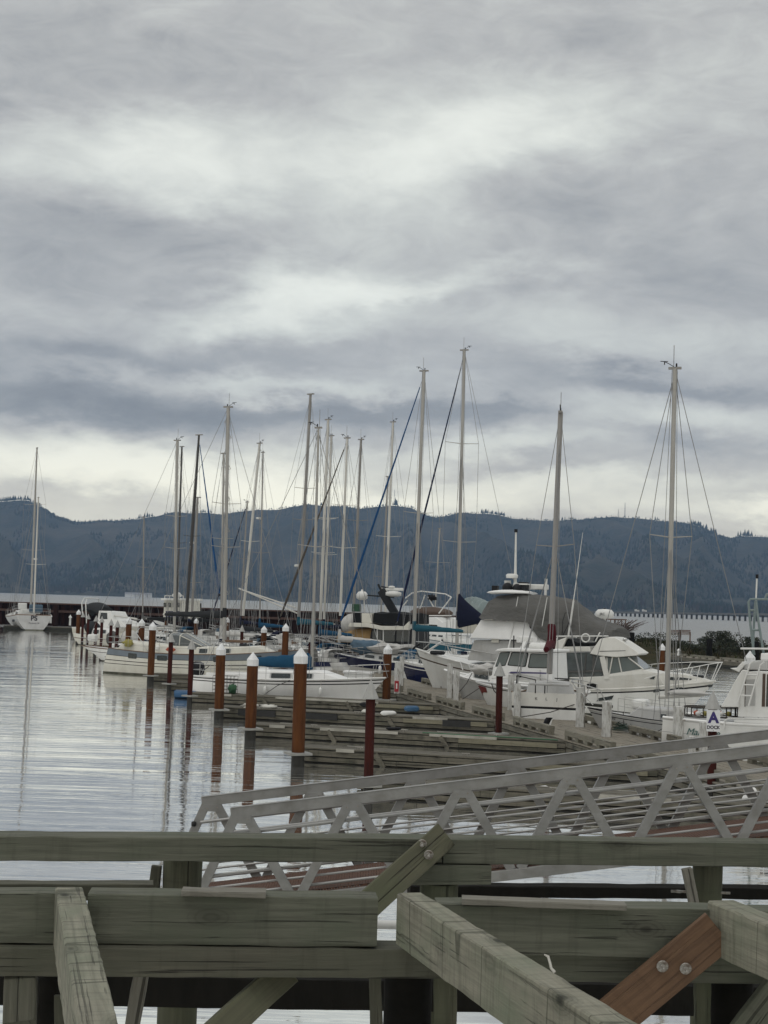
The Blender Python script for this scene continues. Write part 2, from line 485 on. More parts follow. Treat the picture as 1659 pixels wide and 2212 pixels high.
def hill(a, s):
    """point on the far hills: a = x/y bearing, s = 0 shore .. 1 ridge .. 1.3 behind"""
    ys = YS - 900 * max(0, min(1, (a + .02) / .25)) + 160 * noise.noise(Vector((a * 14, 3, 0)))
    y = ys + (YR - ys) * s
    e = ridge_el(a) + .0006 * noise.noise(Vector((a * 90, 0, 5)))
    zr = H + e * YR
    if s <= 1:
        sp = abs(noise.noise(Vector((a * 16 + s * .8, s * 1.6, 1.7))))
        sp2 = abs(noise.noise(Vector((a * 48 - s * 1.5, s * 4, 8.2))))
        base = s ** .8
        cut = (s * (1 - s)) * 4
        z = zr * (base - cut * (.42 * (sp * 1.6) + .15 * sp2 * 1.6))
        z = max(z, zr * s * .25) + 3
        z = min(z, H + (e - .0006) * y) if s < .995 else zr
    else:
        z = zr * (1 - (s - 1) * 1.4)
    return Vector((a * y, y, z))
NA, NS = 420, 56
hv, hf = [], []
for j in range(NS + 1):
    s = 1.25 * j / NS if j < NS else 1.25
    for i in range(NA + 1):
        a = -.42 + .84 * i / NA
        p = hill(a, s)
        if j == 0: p.z = -2
        hv.append(p)
for j in range(NS):
    for i in range(NA):
        k = j * (NA + 1) + i
        hf.append((k, k + 1, k + NA + 2, k + NA + 1))
hm = mat('hill_ground', (.015, .021, .015), (.044, .042, .031), rough=.95, scale=(.005, .005, .009), detail=10, contrast=.13, spec=.1,
         dirt=(.085, .074, .055), dirt_amt=.85, dirt_scale=(.0022, .0022, .0035), bump=12, bscale=(.03, .03, .03))
hb = MB(); hb.add(hv, hf, 0, True)
tag(hb.build('hills', hm), kind='structure')
# conifers on the slopes: nobody could count them
fv, ff, fm = [], [], []
fr = random.Random(3)
def conifer(p, h, r_, mi):
    b = len(fv)
    a0 = fr.random() * 6
    for k in range(4):
        fv.append(p + Vector((r_ * math.cos(a0 + k * 1.571), r_ * math.sin(a0 + k * 1.571), -1)))
    fv.append(p + Vector((fr.uniform(-.1, .1) * r_, 0, h)))
    for k in range(4):
        ff.append((b + k, b + (k + 1) % 4, b + 4)); fm.append(mi)
for i in range(26000):
    a = fr.uniform(-.33, .33); s = fr.uniform(.01, .995) ** 1.0
    dens = noise.noise(Vector((a * 22, s * 5, 2.2))) + .5 * noise.noise(Vector((a * 70, s * 14, 4)))
    if dens < -.02 and s > .3 or dens < -.25 or (s > .5 + .18 * noise.noise(Vector((a * 9, 1, 7))) and dens < .10 and s < .93): continue
    p = hill(a, s)
    h = fr.uniform(9, 20) * (1.0 if dens > .1 else .65)
    if s > .93: h *= .4
    conifer(p, h, h * .27, fr.choice((0, 0, 0, 1, 1, 2)) if s > .12 else fr.choice((0, 1, 2, 2)))
for k in range(2600):
    a = fr.uniform(-.30, .30); p = hill(a, fr.uniform(.93, 1.0))
    h = fr.uniform(3, 8); conifer(p, h, h * .5, fr.choice((0, 0, 1)))
for (u0, u1, n_, hh_) in ((-60, 62, 120, 17), (62, 90, 22, 13), (100, 300, 40, 5), (300, 332, 14, 20), (405, 470, 26, 12), (520, 545, 5, 8), (600, 640, 16, 8), (690, 712, 9, 14), (760, 800, 16, 9), (800, 905, 40, 9),
                          (845, 858, 6, 26), (905, 1040, 30, 6), (1040, 1092, 46, 15), (1095, 1200, 40, 5), (1195, 1245, 20, 11), (1245, 1330, 20, 4), (1415, 1425, 4, 13), (1430, 1500, 14, 7), (1490, 1548, 46, 19), (1594, 1634, 14, 24), (1634, 1700, 16, 6)):
    for k in range(n_):
        d = ray(fr.uniform(u0, u1), 1100); a = d.x / d.y
        p = hill(a, .999)
        h = fr.uniform(.4, 1.25) * hh_ * 1.15
        conifer(p, h, h * .2, fr.choice((0, 0, 1)))
fb = MB(); fb.add(fv, ff, fm)
tag(fb.build('forest', [mat('fir_dark', (.016, .025, .017), (.022, .030, .019), rough=.95, spec=.1), mat('fir_green', (.024, .034, .021), (.032, .038, .024), rough=.95, spec=.1),
                        mat('alder_bare', (.048, .043, .036), (.042, .037, .032), rough=.95, spec=.1)]),
    'dark conifers covering the far blue hills across the river', 'forest', kind='stuff')
# radio towers on the ridge
steel_far = mat('tower_steel', (.32, .31, .30), (.25, .25, .25), rough=.6)
for (u, vt, lab) in ((1336, 1100, 'shorter of two thin radio masts on the right hand ridge'), (1350, 1086, 'taller of two thin radio masts on the right hand ridge'), (851, 1058, 'lone lattice radio mast on the ridge behind the sailboat masts')):
    d = ray(u, 1100); a = d.x / d.y
    p = hill(a, .999); top = PY(u, vt, YR).z
    t_ = MB(); hgt = top - p.z
    for k in range(3):
        an = k * 2.094
        t_.tube([(4 * math.cos(an), 4 * math.sin(an), -2), (.8 * math.cos(an), .8 * math.sin(an), hgt)], .5, 4)
    for q in range(1, 8):
        z = hgt * q / 8; r_ = 4 - 3.2 * q / 8
        t_.tube([(r_ * math.cos(k * 2.094), r_ * math.sin(k * 2.094), z) for k in (0, 1, 2, 0)], .35, 4)
    o = t_.build('radio_tower', steel_far, None, p); tag(o, lab, 'radio tower', 'radio towers on the ridge')
# small white buildings along the far shore
hw = mat('far_white', (.7, .7, .68), (.6, .6, .58), rough=.7); hr = mat('far_roof', (.25, .25, .26), rough=.8)
for k, (u, v, wd, lab) in enumerate(((284, 1287, 26, 'small white shed at the left end of the far shore row'), (296, 1287.5, 16, 'smallest white house in the far shore row'), (306, 1287.5, 34, 'long white building in the middle of the far shore row'), (322, 1288.2, 22, 'white building at the right end of the far shore row'))):
    d = ray(u, v); a = d.x / d.y; p = hill(a, .0); p.z = 0; p = p + Vector((0, -25, 0))
    t_ = thing('shore_house', lab, 'house', p, 0, 'white buildings on the far shore')
    MB().box((0, 0, 4), (wd, 14, 9)).build('wall', hw, t_)
    r_ = MB(); r_.prism([(-wd / 2 - 1, -8, 8.5), (-wd / 2 - 1, 8, 8.5), (-wd / 2 - 1, 0, 12.5)], (wd + 2, 0, 0)); r_.build('roof', hr, t_)

# ------------------------------------------------------------------ low trestle bridge across the river
conc = mat('bridge_concrete', (.17, .18, .19), (.12, .13, .14), rough=.85, scale=(.3, .3, .6))
A0, A1 = P(1240, 1327.2), P(1700, 1345.0)
zt0, zt1 = PY(1240, 1320.3, A0.y).z, PY(1700, 1326.0, A1.y).z
br = thing('trestle_bridge', 'long low grey trestle bridge over the river behind the grassy bank', 'bridge', A0)
dm = MB()
D = A1 - A0; perp = Vector((-D.y, D.x, 0)).normalized()
th0, th1 = 2.4, 2.6
ext0, ext1 = -.5, 1.6
def bp_(t_): return D * t_
dmv = []
for t_ in (ext0, 0, 1, ext1):
    zt = zt0 + (zt1 - zt0) * t_ if 0 <= t_ <= 1 else (zt0 if t_ < 0 else zt1)
    q = bp_(t_)
    dmv.append([q + perp * 5 + Vector((0, 0, zt - 1.5)), q - perp * 5 + Vector((0, 0, zt - 1.5)), q - perp * 5 + Vector((0, 0, zt)), q + perp * 5 + Vector((0, 0, zt))])
dm.loft(dmv, 0, False); dm.build('deck', conc, br)
pz = MB()
nb = 44
for k in range(-10, nb + 20):
    t_ = k / nb; q = bp_(t_); zt = zt0 + (zt1 - zt0) * min(1, max(0, t_))
    ang = math.atan2(D.y, D.x)
    pz.box((q.x, q.y, (zt - 1.4) / 2 - .8), (1.0, 1.4, zt - 1.4 + 1.6), 0, ang)
tag(pz.build('pier', conc, br), kind='stuff')
carm = mat('car_white', (.75, .75, .74), rough=.3); carg = mat('car_glass', (.02, .02, .025), rough=.1)
for u, lab in ((1376, 'leftmost pale van on the distant trestle bridge'), (1392, 'pale van crossing the distant bridge just left of the tall mast')):
    d = ray(u, 1320); q = None
    t_ = (d.x / d.y * A0.y - A0.x) / (D.x - d.x / d.y * D.y)
    q = A0 + D * t_; zt = zt0 + (zt1 - zt0) * t_
    c_ = thing('van', lab, 'van', (q.x, q.y, zt), math.atan2(D.y, D.x), 'vehicles on the bridge')
    MB().prism([(-2.6, -1, .5), (2.6, -1, .5), (2.6, -1, 1.3), (1.7, -1, 1.5), (1.1, -1, 2.3), (-2.6, -1, 2.3)], (0, 2, 0)).build('body', carm, c_)
    for sx in (-1.6, 1.6):
        for sy in (-.9, .9):
            MB().tube([(sx, sy - .1, .35), (sx, sy + .1, .35)], .35, 10).build('wheel', carg, c_)
    MB().prism([(1.75, -.9, 1.5), (1.16, -.9, 2.2), (1.2, -.9, 2.22), (1.8, -.9, 1.52)], (0, 1.8, 0)).build('windscreen', carg, c_)

# ------------------------------------------------------------------ steel sheet-pile breakwater on the left
YB = 240.0
rust_wall = mat('rust_wall', (.030, .010, .007), (.013, .006, .005), rough=.9, scale=(.5, .5, .12), contrast=.2, dirt=(.010, .008, .008), dirt_amt=.8, dirt_scale=(.35, .35, .5), spec=.2)
rust_cap = mat('rust_cap', (.09, .045, .032), (.05, .03, .025), rough=.8)
xa, xb = PY(-60, 1310, YB).x, PY(985, 1310, YB).x
bw = thing('sheet_pile_wall', 'long rust brown sheet pile breakwater wall behind the moored boats', 'breakwater', (0, YB, 0))
ring = []
x = xa; k = 0
while x < xb:
    ring.append((x, 0.0)); ring.append((x + .5, 0.0)); ring.append((x + .7, .45)); ring.append((x + 1.2, .45)); x += 1.4
pn = MB()
pn.add([Vector((a, b, z)) for z in (-.5, 3.43) for a, b in ring], [(i, i + 1, len(ring) + i + 1, len(ring) + i) for i in range(len(ring) - 1)])
pn.build('sheet_piles', rust_wall, bw)
MB().box(((xa + xb) / 2, .25, 3.48), (xb - xa, 1.0, .22)).build('cap', rust_cap, bw)
MB().box(((xa + xb) / 2, -.18, 2.3), (xb - xa, .25, .35)).build('waler', rust_cap, bw)

# ------------------------------------------------------------------ grassy spit on the right
earth = mat('bank_grass', (.024, .026, .012), (.05, .042, .024), rough=.95, scale=(.6, .6, .6), contrast=.2, spec=.1, dirt=(.11, .10, .08), dirt_amt=.4, dirt_scale=(.25, .25, .25), bump=.12, bscale=(2, 2, 2))
g0, g1 = P(1195, 1424), P(1800, 1452)
gv, gf = [], []
NX, NYs = 90, 14
for j in range(NYs + 1):
    for i in range(NX + 1):
        t_ = i / NX
        p = g0.lerp(g1, t_); s = j / NYs
        y = p.y + 6 + 26 * s
        prof_ = min(1, s / .3) * min(1, (1 - s) / .25)
        z = -1 + (2.35 + .9 * noise.noise(Vector((p.x * .12, y * .12, 2)))) * (prof_ ** .7) + .35 * noise.noise(Vector((p.x * .9, y * .9, 0)))
        z *= min(1, (t_ + .02) / .06)
        gv.append((p.x + (y - p.y) * (-.02), y, z - .2))
for j in range(NYs):
    for i in range(NX):
        k = j * (NX + 1) + i
        gf.append((k, k + 1, k + NX + 2, k + NX + 1))
gb = MB(); gb.add(gv, gf, 0, True)
spit = tag(gb.build('grass_bank', earth), kind='structure')
gtree = [Vector(v) for v in gv]
def bank_z(x_, y_):
    return min(gtree, key=lambda v: (v.x - x_) ** 2 + (v.y - y_) ** 2).z
# tufts of grass along the bank (nobody could count them)
tb = MB(); tr = random.Random(5)
for k in range(6500):
    p = tr.choice(gtree)
    if p.z < .3: continue
    q = p + Vector((tr.uniform(-.6, .6), tr.uniform(-1.2, 1.2), -.05)); h = tr.uniform(.2, .75)
    an = tr.random() * 3.14; dx, dy = .07 * math.cos(an), .07 * math.sin(an); lx, ly = tr.uniform(-.25, .25), tr.uniform(-.2, .2)
    tb.add([q + Vector((-dx, -dy, 0)), q + Vector((dx, dy, 0)), q + Vector((lx, ly, h))], [(0, 1, 2)], tr.choice((0, 0, 1, 2)))
tag(tb.build('rough_grass', [mat('grass_green', (.035, .042, .016), rough=.9, spec=.1), mat('grass_dry', (.075, .065, .04), rough=.9, spec=.1), mat('grass_brown', (.042, .033, .021), rough=.9, spec=.1)]),
    'rough green and brown grass along the bank', 'grass', kind='stuff')
leafd = mat('leaf_dark', (.014, .019, .010), (.024, .028, .014), rough=.7, spec=.2); leafl = mat('leaf_light', (.042, .048, .026), rough=.7, spec=.2); twig = mat('twig', (.10, .065, .05), (.06, .045, .04), rough=.9)
def shrub(u, vtop, y, wd, label, seed, n=1500, light=.3, name='shrub'):
    top = PY(u, vtop, y)
    zb = bank_z(top.x, y) - .1
    hgt = top.z - zb
    r_ = random.Random(seed)
    t_ = thing(name, label, 'shrub', (top.x, y, zb), 0, 'shrubs on the grass bank')
    st = MB()
    for k in range(7):
        an = r_.random() * 6.28
        st.tube([(0, 0, 0), (wd * .2 * math.cos(an), wd * .2 * math.sin(an), hgt * .4), (wd * .36 * math.cos(an), wd * .36 * math.sin(an), hgt * .75)], [.06, .04, .015], 5)
    st.build('stem', twig, t_)
    f_ = MB()
    clumps = [(Vector((r_.gauss(0, .23) * wd, r_.gauss(0, .2) * wd, hgt * r_.uniform(.25, .85))), r_.uniform(.12, .24) * wd) for _ in range(14)]
    clumps.append((Vector((0, 0, hgt * .88)), wd * .13))
    for k in range(n):
        c, cr_ = r_.choice(clumps)
        d = Vector((r_.gauss(0, 1), r_.gauss(0, 1), r_.gauss(0, 1))).normalized() * cr_ * r_.uniform(.6, 1.1)
        p = c + d
        if p.z < .05: p.z = r_.uniform(.05, .4)
        if p.z > hgt: continue
        a = Vector((r_.gauss(0, 1), r_.gauss(0, 1), r_.gauss(0, 1))).normalized(); b_ = a.orthogonal().normalized(); sz = r_.uniform(.07, .15)
        f_.add([p - a * sz, p + b_ * sz * .5, p + a * sz, p - b_ * sz * .5], [(0, 1, 2, 3)], 1 if r_.random() < light else 0)
    f_.build('foliage', [leafd, leafl], t_)
    return t_
shrub(1562, 1363, 172, 3.6, 'tallest round dark green shrub on the grass bank', 1, 2200)
shrub(1616, 1376, 165, 2.9, 'dark green shrub at the right end of the grass bank beside a black pile', 2, 1700)
shrub(1420, 1366, 180, 4.2, 'low olive shrub on the bank left of the bench', 3, 1300, .4)
shrub(1352, 1366, 186, 3.6, 'brownish low shrub at the left end of the bank', 4, 1100, .2)
shrub(1500, 1392, 168, 3.0, 'small bush on the bank below the bench', 5, 800, .4)
shrub(1590, 1398, 166, 2.6, 'small shrub between the two dark round shrubs', 6, 800, .3)
shrub(1380, 1385, 172, 4.0, 'wide low bush above the floating dock left of the tall mast', 7, 1000, .3)
for k, (u, vt, y, wd_s, lab) in enumerate(((1545, 1386, 164, 3.4, 'wide brown green shrub just left of the tallest shrub'), (1640, 1392, 160, 3.2, 'low dark shrub at the right edge of the view'), (1470, 1384, 170, 3.6, 'low bramble shrub straight below the bench'),
                                        (1402, 1378, 176, 3.0, 'rounded shrub between the bare bush and the tall mast'), (1520, 1374, 178, 2.4, 'upright shrub between the bench and the black pile'), (1575, 1378, 170, 2.8, 'shrub leaning against the tallest shrub on its right'))):
    shrub(u, vt, y, wd_s, lab, 20 + k, 1100, .25)
# bare reddish bush leaning right
bb = PY(1318, 1372, 184)
bt = thing('bare_bush', 'bare reddish bush with arching twigs beside the grey boat cover', 'bush', (bb.x + .4, 184, max(.9, bank_z(bb.x, 184))))
r_ = random.Random(9); bbm = MB()
for k in range(260):
    an = r_.uniform(-.5, 3.4); ln = r_.uniform(1.6, 3.9); lean = r_.uniform(-.25, .95)
    p = Vector((r_.uniform(-1.2, 1.0), r_.uniform(-.6, .6), 0)); pts = [p]
    for q in range(4):
        p = p + Vector((lean * ln / 4 * (.5 + q * .35), math.sin(an) * .12, ln / 4 * (1.15 - q * .2))); pts.append(p)
    bbm.tube(pts, [.05, .045, .038, .03, .02], 3)
bbm.build('twigs', twig, bt)
# bench / picnic tables on the bank
bench_w = mat('bench_wood', (.16, .09, .055), (.11, .07, .05), rough=.8)
for k, (u, lab) in enumerate(((1458, 'wooden park bench on the bank just right of the tall mast'), (1479, 'right hand wooden park bench on the bank, end on to the first'))):
    q = PY(u, 1378, 182)
    b_ = thing('park_bench', lab, 'bench', (q.x, 182, q.z - .05), 0, 'benches on the bank')
    sm = MB()
    for z in (.62, .78, .94): sm.box((0, .25, z), (1.45, .05, .11))
    sm.build('backrest', bench_w, b_)
    MB().box((0, 0, .45), (1.45, .42, .06)).build('seat', bench_w, b_)
    for sx in (-.66, .66): MB().box((sx, .12, .15), (.08, .4, 1.2)).build('leg', bench_w, b_)
# dark stubby piles by the spit
black_pile = mat('black_pile', (.005, .005, .005), (.010, .009, .008), rough=.9, scale=(4, 4, .8), spec=.1)
for u, vt, vb, y, lab in ((1364, 1366, 1420, 165, 'black timber pile left of the tall mast by the bank'), (1532, 1380, 1425, 158, 'black timber pile left of the round shrub'), (1633, 1386, 1440, 150, 'black timber pile behind the white capped pile at far right')):
    q, t2 = PY(u, vb, y), PY(u, vt, y)
    o = MB().lathe([(.30, -.5), (.31, .6), (.29, t2.z - .05), (.24, t2.z)], 14).build('timber_pile', black_pile, None, (q.x, y, 0))
    tag(o, lab, 'pile', 'black timber piles by the bank')

# haze between here and the hills
hz = MB(); hz.box((0, 4400, 500), (17000, 9000, 1004))
hm_ = bpy.data.materials.new('haze'); hm_.use_nodes = True
ht = hm_.node_tree; ht.nodes.clear()
ho = ht.nodes.new('ShaderNodeOutputMaterial'); hp = ht.nodes.new('ShaderNodeVolumePrincipled')
hp.inputs['Color'].default_value = (.44, .66, 1.0, 1); hp.inputs['Density'].default_value = 5.0e-5; hp.inputs['Anisotropy'].default_value = 0.0
ht.links.new(hp.outputs[0], ho.inputs['Volume'])
tag(hz.build('haze', hm_), 'thin blue haze over the river and hills', 'haze', kind='stuff')
# ------------------------------------------------------------------ foreground timber pier
W_beam = wood('pier_timber', (.130, .133, .103), (.076, .079, .060), (.032, .031, .024), green=(.088, .099, .071), bump=.006, crk=.6)
W_top = wood('pier_stringer', (.27, .26, .205), (.165, .16, .125), (.06, .062, .045), green=(.15, .17, .12), bump=.006, crosswise=.25, crk=.4)
W_brown = wood('pier_brown', (.105, .102, .077), (.064, .063, .048), (.03, .026, .02), green=(.068, .072, .052), bump=.006)
W_orange = wood('brace_orange', (.150, .090, .053), (.098, .058, .036), (.045, .027, .017), bump=.002, knots=True, crk=.25)
W_grey = wood('plank_grey', (.21, .20, .17), (.13, .125, .105), (.08, .075, .06), bump=.004)
W_green = wood('brace_green', (.12, .118, .078), (.085, .084, .058), (.045, .042, .028), green=(.09, .10, .06))
W_pile = wood('pile_timber', (.105, .105, .072), (.060, .062, .042), (.025, .024, .018), green=(.075, .085, .052), bump=.006, gs=.8)
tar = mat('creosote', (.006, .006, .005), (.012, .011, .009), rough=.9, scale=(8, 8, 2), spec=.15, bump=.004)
galv = mat('galvanised_bolt', (.42, .41, .38), (.22, .21, .19), rough=.55, metal=.7, scale=(40, 40, 40), spec=.4, dirt=(.14, .07, .035), dirt_amt=.8, dirt_scale=(30, 30, 30))
def timber(name, p0, p1, wd, ht, m, label, cat='timber', group=None, up=(0, 0, 1), seed=0, rough_=.004, bevel=.006, seg=None):
    """a sawn timber from p0 to p1 (centre line), its own local x along the grain"""
    p0, p1 = Vector(p0), Vector(p1)
    d = p1 - p0; Ln = d.length; d = d.normalized()
    u = Vector(up); y_ = u.cross(d).normalized(); z_ = d.cross(y_).normalized()
    nseg = seg or max(4, int(Ln / .22))
    r_ = random.Random(seed + int(Ln * 1000))
    prof = [(-wd / 2 + bevel, -ht / 2), (wd / 2 - bevel, -ht / 2), (wd / 2, -ht / 2 + bevel), (wd / 2, ht / 2 - bevel), (wd / 2 - bevel, ht / 2), (-wd / 2 + bevel, ht / 2), (-wd / 2, ht / 2 - bevel), (-wd / 2, -ht / 2 + bevel)]
    rings = []
    for i in range(nseg + 1):
        x = Ln * i / nseg
        rings.append([Vector((x, a + r_.uniform(-1, 1) * rough_, b + r_.uniform(-1, 1) * rough_)) for a, b in prof])
    b = MB().loft(rings, 0, False)
    o = b.build(name, m)
    o.matrix_world = Matrix(((d.x, y_.x, z_.x, p0.x), (d.y, y_.y, z_.y, p0.y), (d.z, y_.z, z_.z, p0.z), (0, 0, 0, 1)))
    if label: tag(o, label, cat, group)
    return o
def across(ua, va, ub, vb, zt, ht, wd, name, m, label, group=None, seed=0, cat='timber', rough_=.004):
    """timber crossing the view whose front top edge is sighted at (ua,va)-(ub,vb), top at height zt"""
    a, b = P(ua, va, zt), P(ub, vb, zt)
    d = (b - a).normalized(); back = Vector((-d.y, d.x, 0))
    o = back * wd / 2 - Vector((0, 0, ht / 2))
    return timber(name, a + o, b + o, wd, ht, m, label, cat, group, seed=seed, rough_=rough_)
def va(u, v, zt):          # y-distance helper
    return P(u, v, zt).y
FB = 'long timber beams of the near pier'
ZF = 3.14
across(-70, 1806, 956, 1812.5, ZF, .205, .30, 'pier_beam', W_beam, 'long weathered upper rail beam crossing the left half of the view', FB, 1)
across(959, 1813, 2500, 1832.2, ZF - .004, .215, .30, 'pier_beam', W_beam, 'long weathered upper rail beam crossing the right half of the view', FB, 2)
yf = va(960, 1813, ZF)
across(872, 1869, 1062, 1870, ZF - .225, .17, .28, 'corbel_block', W_beam, 'short dark corbel block under the joint of the upper beams', None, 3, 'block')
ZN = 3.10
across(-70, 1930, 121, 1931, ZN, .345, .26, 'pier_beam', W_beam, 'thick stacked beam left of the left hand sloping stringer', FB, 4, rough_=.005)
across(190, 1931, 817, 1941, ZN, .345, .26, 'pier_beam', W_beam, 'thick dark green beam between the two stringers with a grey board on it', FB, 5, rough_=.005)
across(946, 1953, 1556, 1965.5, ZN, .345, .26, 'pier_beam', W_beam, 'thick green beam behind the orange brace with a long board on it', FB, 6, rough_=.005)
across(1600, 1968, 2500, 1985, ZN - .01, .33, .26, 'pier_beam', W_beam, 'beam end at the far right beyond the last stringer', FB, 7)
across(-70, 2046, 1010, 2053, ZN - .352, .20, .32, 'pier_beam', W_brown, 'lower beam under the thick beams, left part', FB, 8)
across(1013, 2055, 2500, 2077, ZN - .352, .205, .32, 'pier_beam', W_beam, 'lower beam under the thick beams, right part behind the orange brace', FB, 9)
across(-70, 1909, 331, 1910.5, ZN + .0, .12, .16, 'back_board', W_brown, 'brown board edge behind the near beam at left', None, 10, 'board')
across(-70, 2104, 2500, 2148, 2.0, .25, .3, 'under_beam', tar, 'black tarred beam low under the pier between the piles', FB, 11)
# boards lying on the beams
for (ua, va_, ub, vb, zt, lab) in ((392, 1924, 574, 1928, ZN + .045, 'short grey board lying on the beam near the left pile'), (998, 1942, 1354, 1956, ZN + .045, 'long pale board lying on the beam left of the right pile')):
    o = across(ua, va_, ub, vb, zt, .04, .16, 'loose_board', W_grey, lab, 'loose boards lying on the pier beams', 12, 'board')
# stringers running away from us
SD = Vector((-.245, .97, 0)).normalized()
SG = 'stringers running out from under us'
def stringer(u0, u1, v, zt, ht, label, seed, near, back=5.0):
    a, b = P(u0, v, zt), P(u1, v + .8, zt)
    nr = P(near, 2212, zt); sd = (a + b) / 2 - nr; sd.z = 0; sd.normalize()
    wd = (b - a).dot(Vector((sd.y, -sd.x, 0)))
    c = (a + b) / 2 - Vector((0, 0, ht / 2))
    return timber('stringer', c, c - sd * back, wd, ht, W_top, label, 'timber', SG, seed=seed, rough_=.0035, bevel=.010, seg=44)
stringer(120, 180, 1916, 3.155, .40, 'weathered stringer with cross cuts on its top at lower left', 21, 214)
stringer(857, 914, 1928.5, 3.155, .36, 'mossy stringer running from the middle to the bottom right', 22, 1342)
stringer(1526, 1590, 1945, 3.155, .36, 'stringer end cut off by the right edge of the view', 23, 2230)
# notches and nails on the left stringer
nail = mat('rusty_nail', (.03, .018, .012), rough=.8)
# round piles
def round_pile(u, vt, zt, y, r_, m, label, seed, name='pier_pile', group='round timber piles of the near pier'):
    q = PY(u, vt, y)
    rr = random.Random(seed)
    prof = [(r_ * rr.uniform(.98, 1.02), z) for z in [(-1.2 + (zt + 1.2) * k / 10) for k in range(11)]]
    b = MB().lathe([(p[0], p[1]) for p in prof], 22)
    # local x along the grain: lay the mesh on x and stand it up by rotation
    b.v = [(v[2], v[1], -v[0]) for v in b.v]
    o = b.build(name, m, None, (q.x, y, 0)); o.rotation_euler = (0, -math.pi / 2, 0)
    return tag(o, label, 'pile', group)
round_pile(394, 1890, 2.93, yf + .18, .175, W_pile, 'greenish timber pile under the left upper beam, left of the gangway end', 1)
round_pile(948, 1930, 2.73, yf + .18, .17, W_pile, 'timber pile under the short corbel block at the middle', 2)
round_pile(1528, 1910, 2.92, yf + .62, .135, W_pile, 'timber pile under the right upper beam', 3)
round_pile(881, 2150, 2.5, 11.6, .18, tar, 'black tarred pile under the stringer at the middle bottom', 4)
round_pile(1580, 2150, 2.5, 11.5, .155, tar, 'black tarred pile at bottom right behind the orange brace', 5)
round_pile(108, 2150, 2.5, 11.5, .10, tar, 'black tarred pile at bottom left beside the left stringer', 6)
def post(u0, u1, va_, vb, y, wd, m, label, name='pile_plank', dx=0, dy=0):
    um = (u0 + u1) / 2
    a, b = PY(um, va_, y), PY(um + dx, vb, y + dy)
    w_ = (u1 - u0) * y / FPX
    return timber(name, b, a, wd, w_, m, label, 'plank', 'planks bolted beside the piles', up=(1, 0, 0), seed=int(u0))
post(328, 350, 1870, 1990, yf + .12, .06, W_brown, 'dark plank on the left side of the left timber pile', dx=-14)
post(1473, 1494, 1876, 1975, yf + .25, .08, W_grey, 'slanted plank beside the right timber pile', dx=20)
post(292, 323, 2095, 2260, 11.2, .07, W_grey, 'grey leaning plank below the beams left of the pile', dx=-30)
post(797, 823, 2095, 2260, 11.3, .09, W_brown, 'upright brown plank left of the middle black pile', dx=4)
post(938, 988, 2095, 2260, 11.3, .09, W_pile, 'upright plank right of the middle black pile', dx=-3)
post(1501, 1533, 2100, 2260, 11.3, .09, W_pile, 'upright plank left of the black pile at bottom right')
post(14, 78, 2070, 2225, 11.0, .16, W_brown, 'brown slanted timber end hanging under the beams at bottom left', dx=-4, dy=-.55)
post(118, 138, 2150, 2260, 11.2, .05, W_brown, 'thin broken plank beside the black pile at bottom left')
# diagonal braces with bolts
def bolt(p, n_dir, parent_label, r_=.042, name='bolt'):
    b = MB()
    b.lathe([(r_, 0), (r_, .006), (r_ * .92, .010), (r_ * .5, .010), (r_ * .5, .03), (r_ * .27, .031), (r_ * .27, .07), (r_ * .2, .075)], 12, smooth=False)
    for k in range(5):
        an = k * 1.2566
        b.box((r_ * .75 * math.cos(an), r_ * .75 * math.sin(an), .010), (r_ * .35, r_ * .16, .008), 0, an)
    return b
def brace(u0, v0, u1, v1, y, wdpx, th, m, label, bolts, y1=None, name='diagonal_brace'):
    a, b = PY(u0, v0, y), PY(u1, v1, y1 or y)
    d = (b - a).normalized()
    ht = wdpx * y / FPX
    t_ = thing(name, label, 'brace', a, 0, 'diagonal braces bolted to the pier')
    up = Vector((0, -1, 0)).cross(d)
    o = timber('plank', a, b, th, ht, m, None, up=up, seed=int(u0), rough_=.003)
    o.parent = t_; o.location = o.location - a
    for (u, v) in bolts:
        yb_ = y + ((y1 or y) - y) * max(0, min(1, (v - v0) / (v1 - v0)))
        q = PY(u, v, yb_ - th / 2 - .035)
        bb_ = bolt(q, None, '')
        bo = bb_.build('bolt', galv, t_)
        bo.location = q - a; bo.rotation_euler = (math.pi / 2 + .12, .3, 0)
    return t_
brace(962, 1803, 780, 1968, yf - .035, 58, .06, W_green, 'greenish brace plank with two bolts over the middle of the upper beam', [(912, 1823), (926, 1846)], y1=yf - .5)
yn = va(1300, 1960, ZN)
brace(1553, 2008, 1322, 2200, yn - .09, 88, .07, W_orange, 'orange brown brace plank with two big bolts at lower right', [(1431, 2087), (1481, 2092)])
brace(620, 2095, 440, 2260, 11.2, 62, .09, W_green, 'brace plank under the lower beam at bottom centre left', [], y1=10.7)
brace(1690, 2120, 1560, 2290, 11.0, 60, .09, W_beam, 'brace end in the bottom right corner', [])
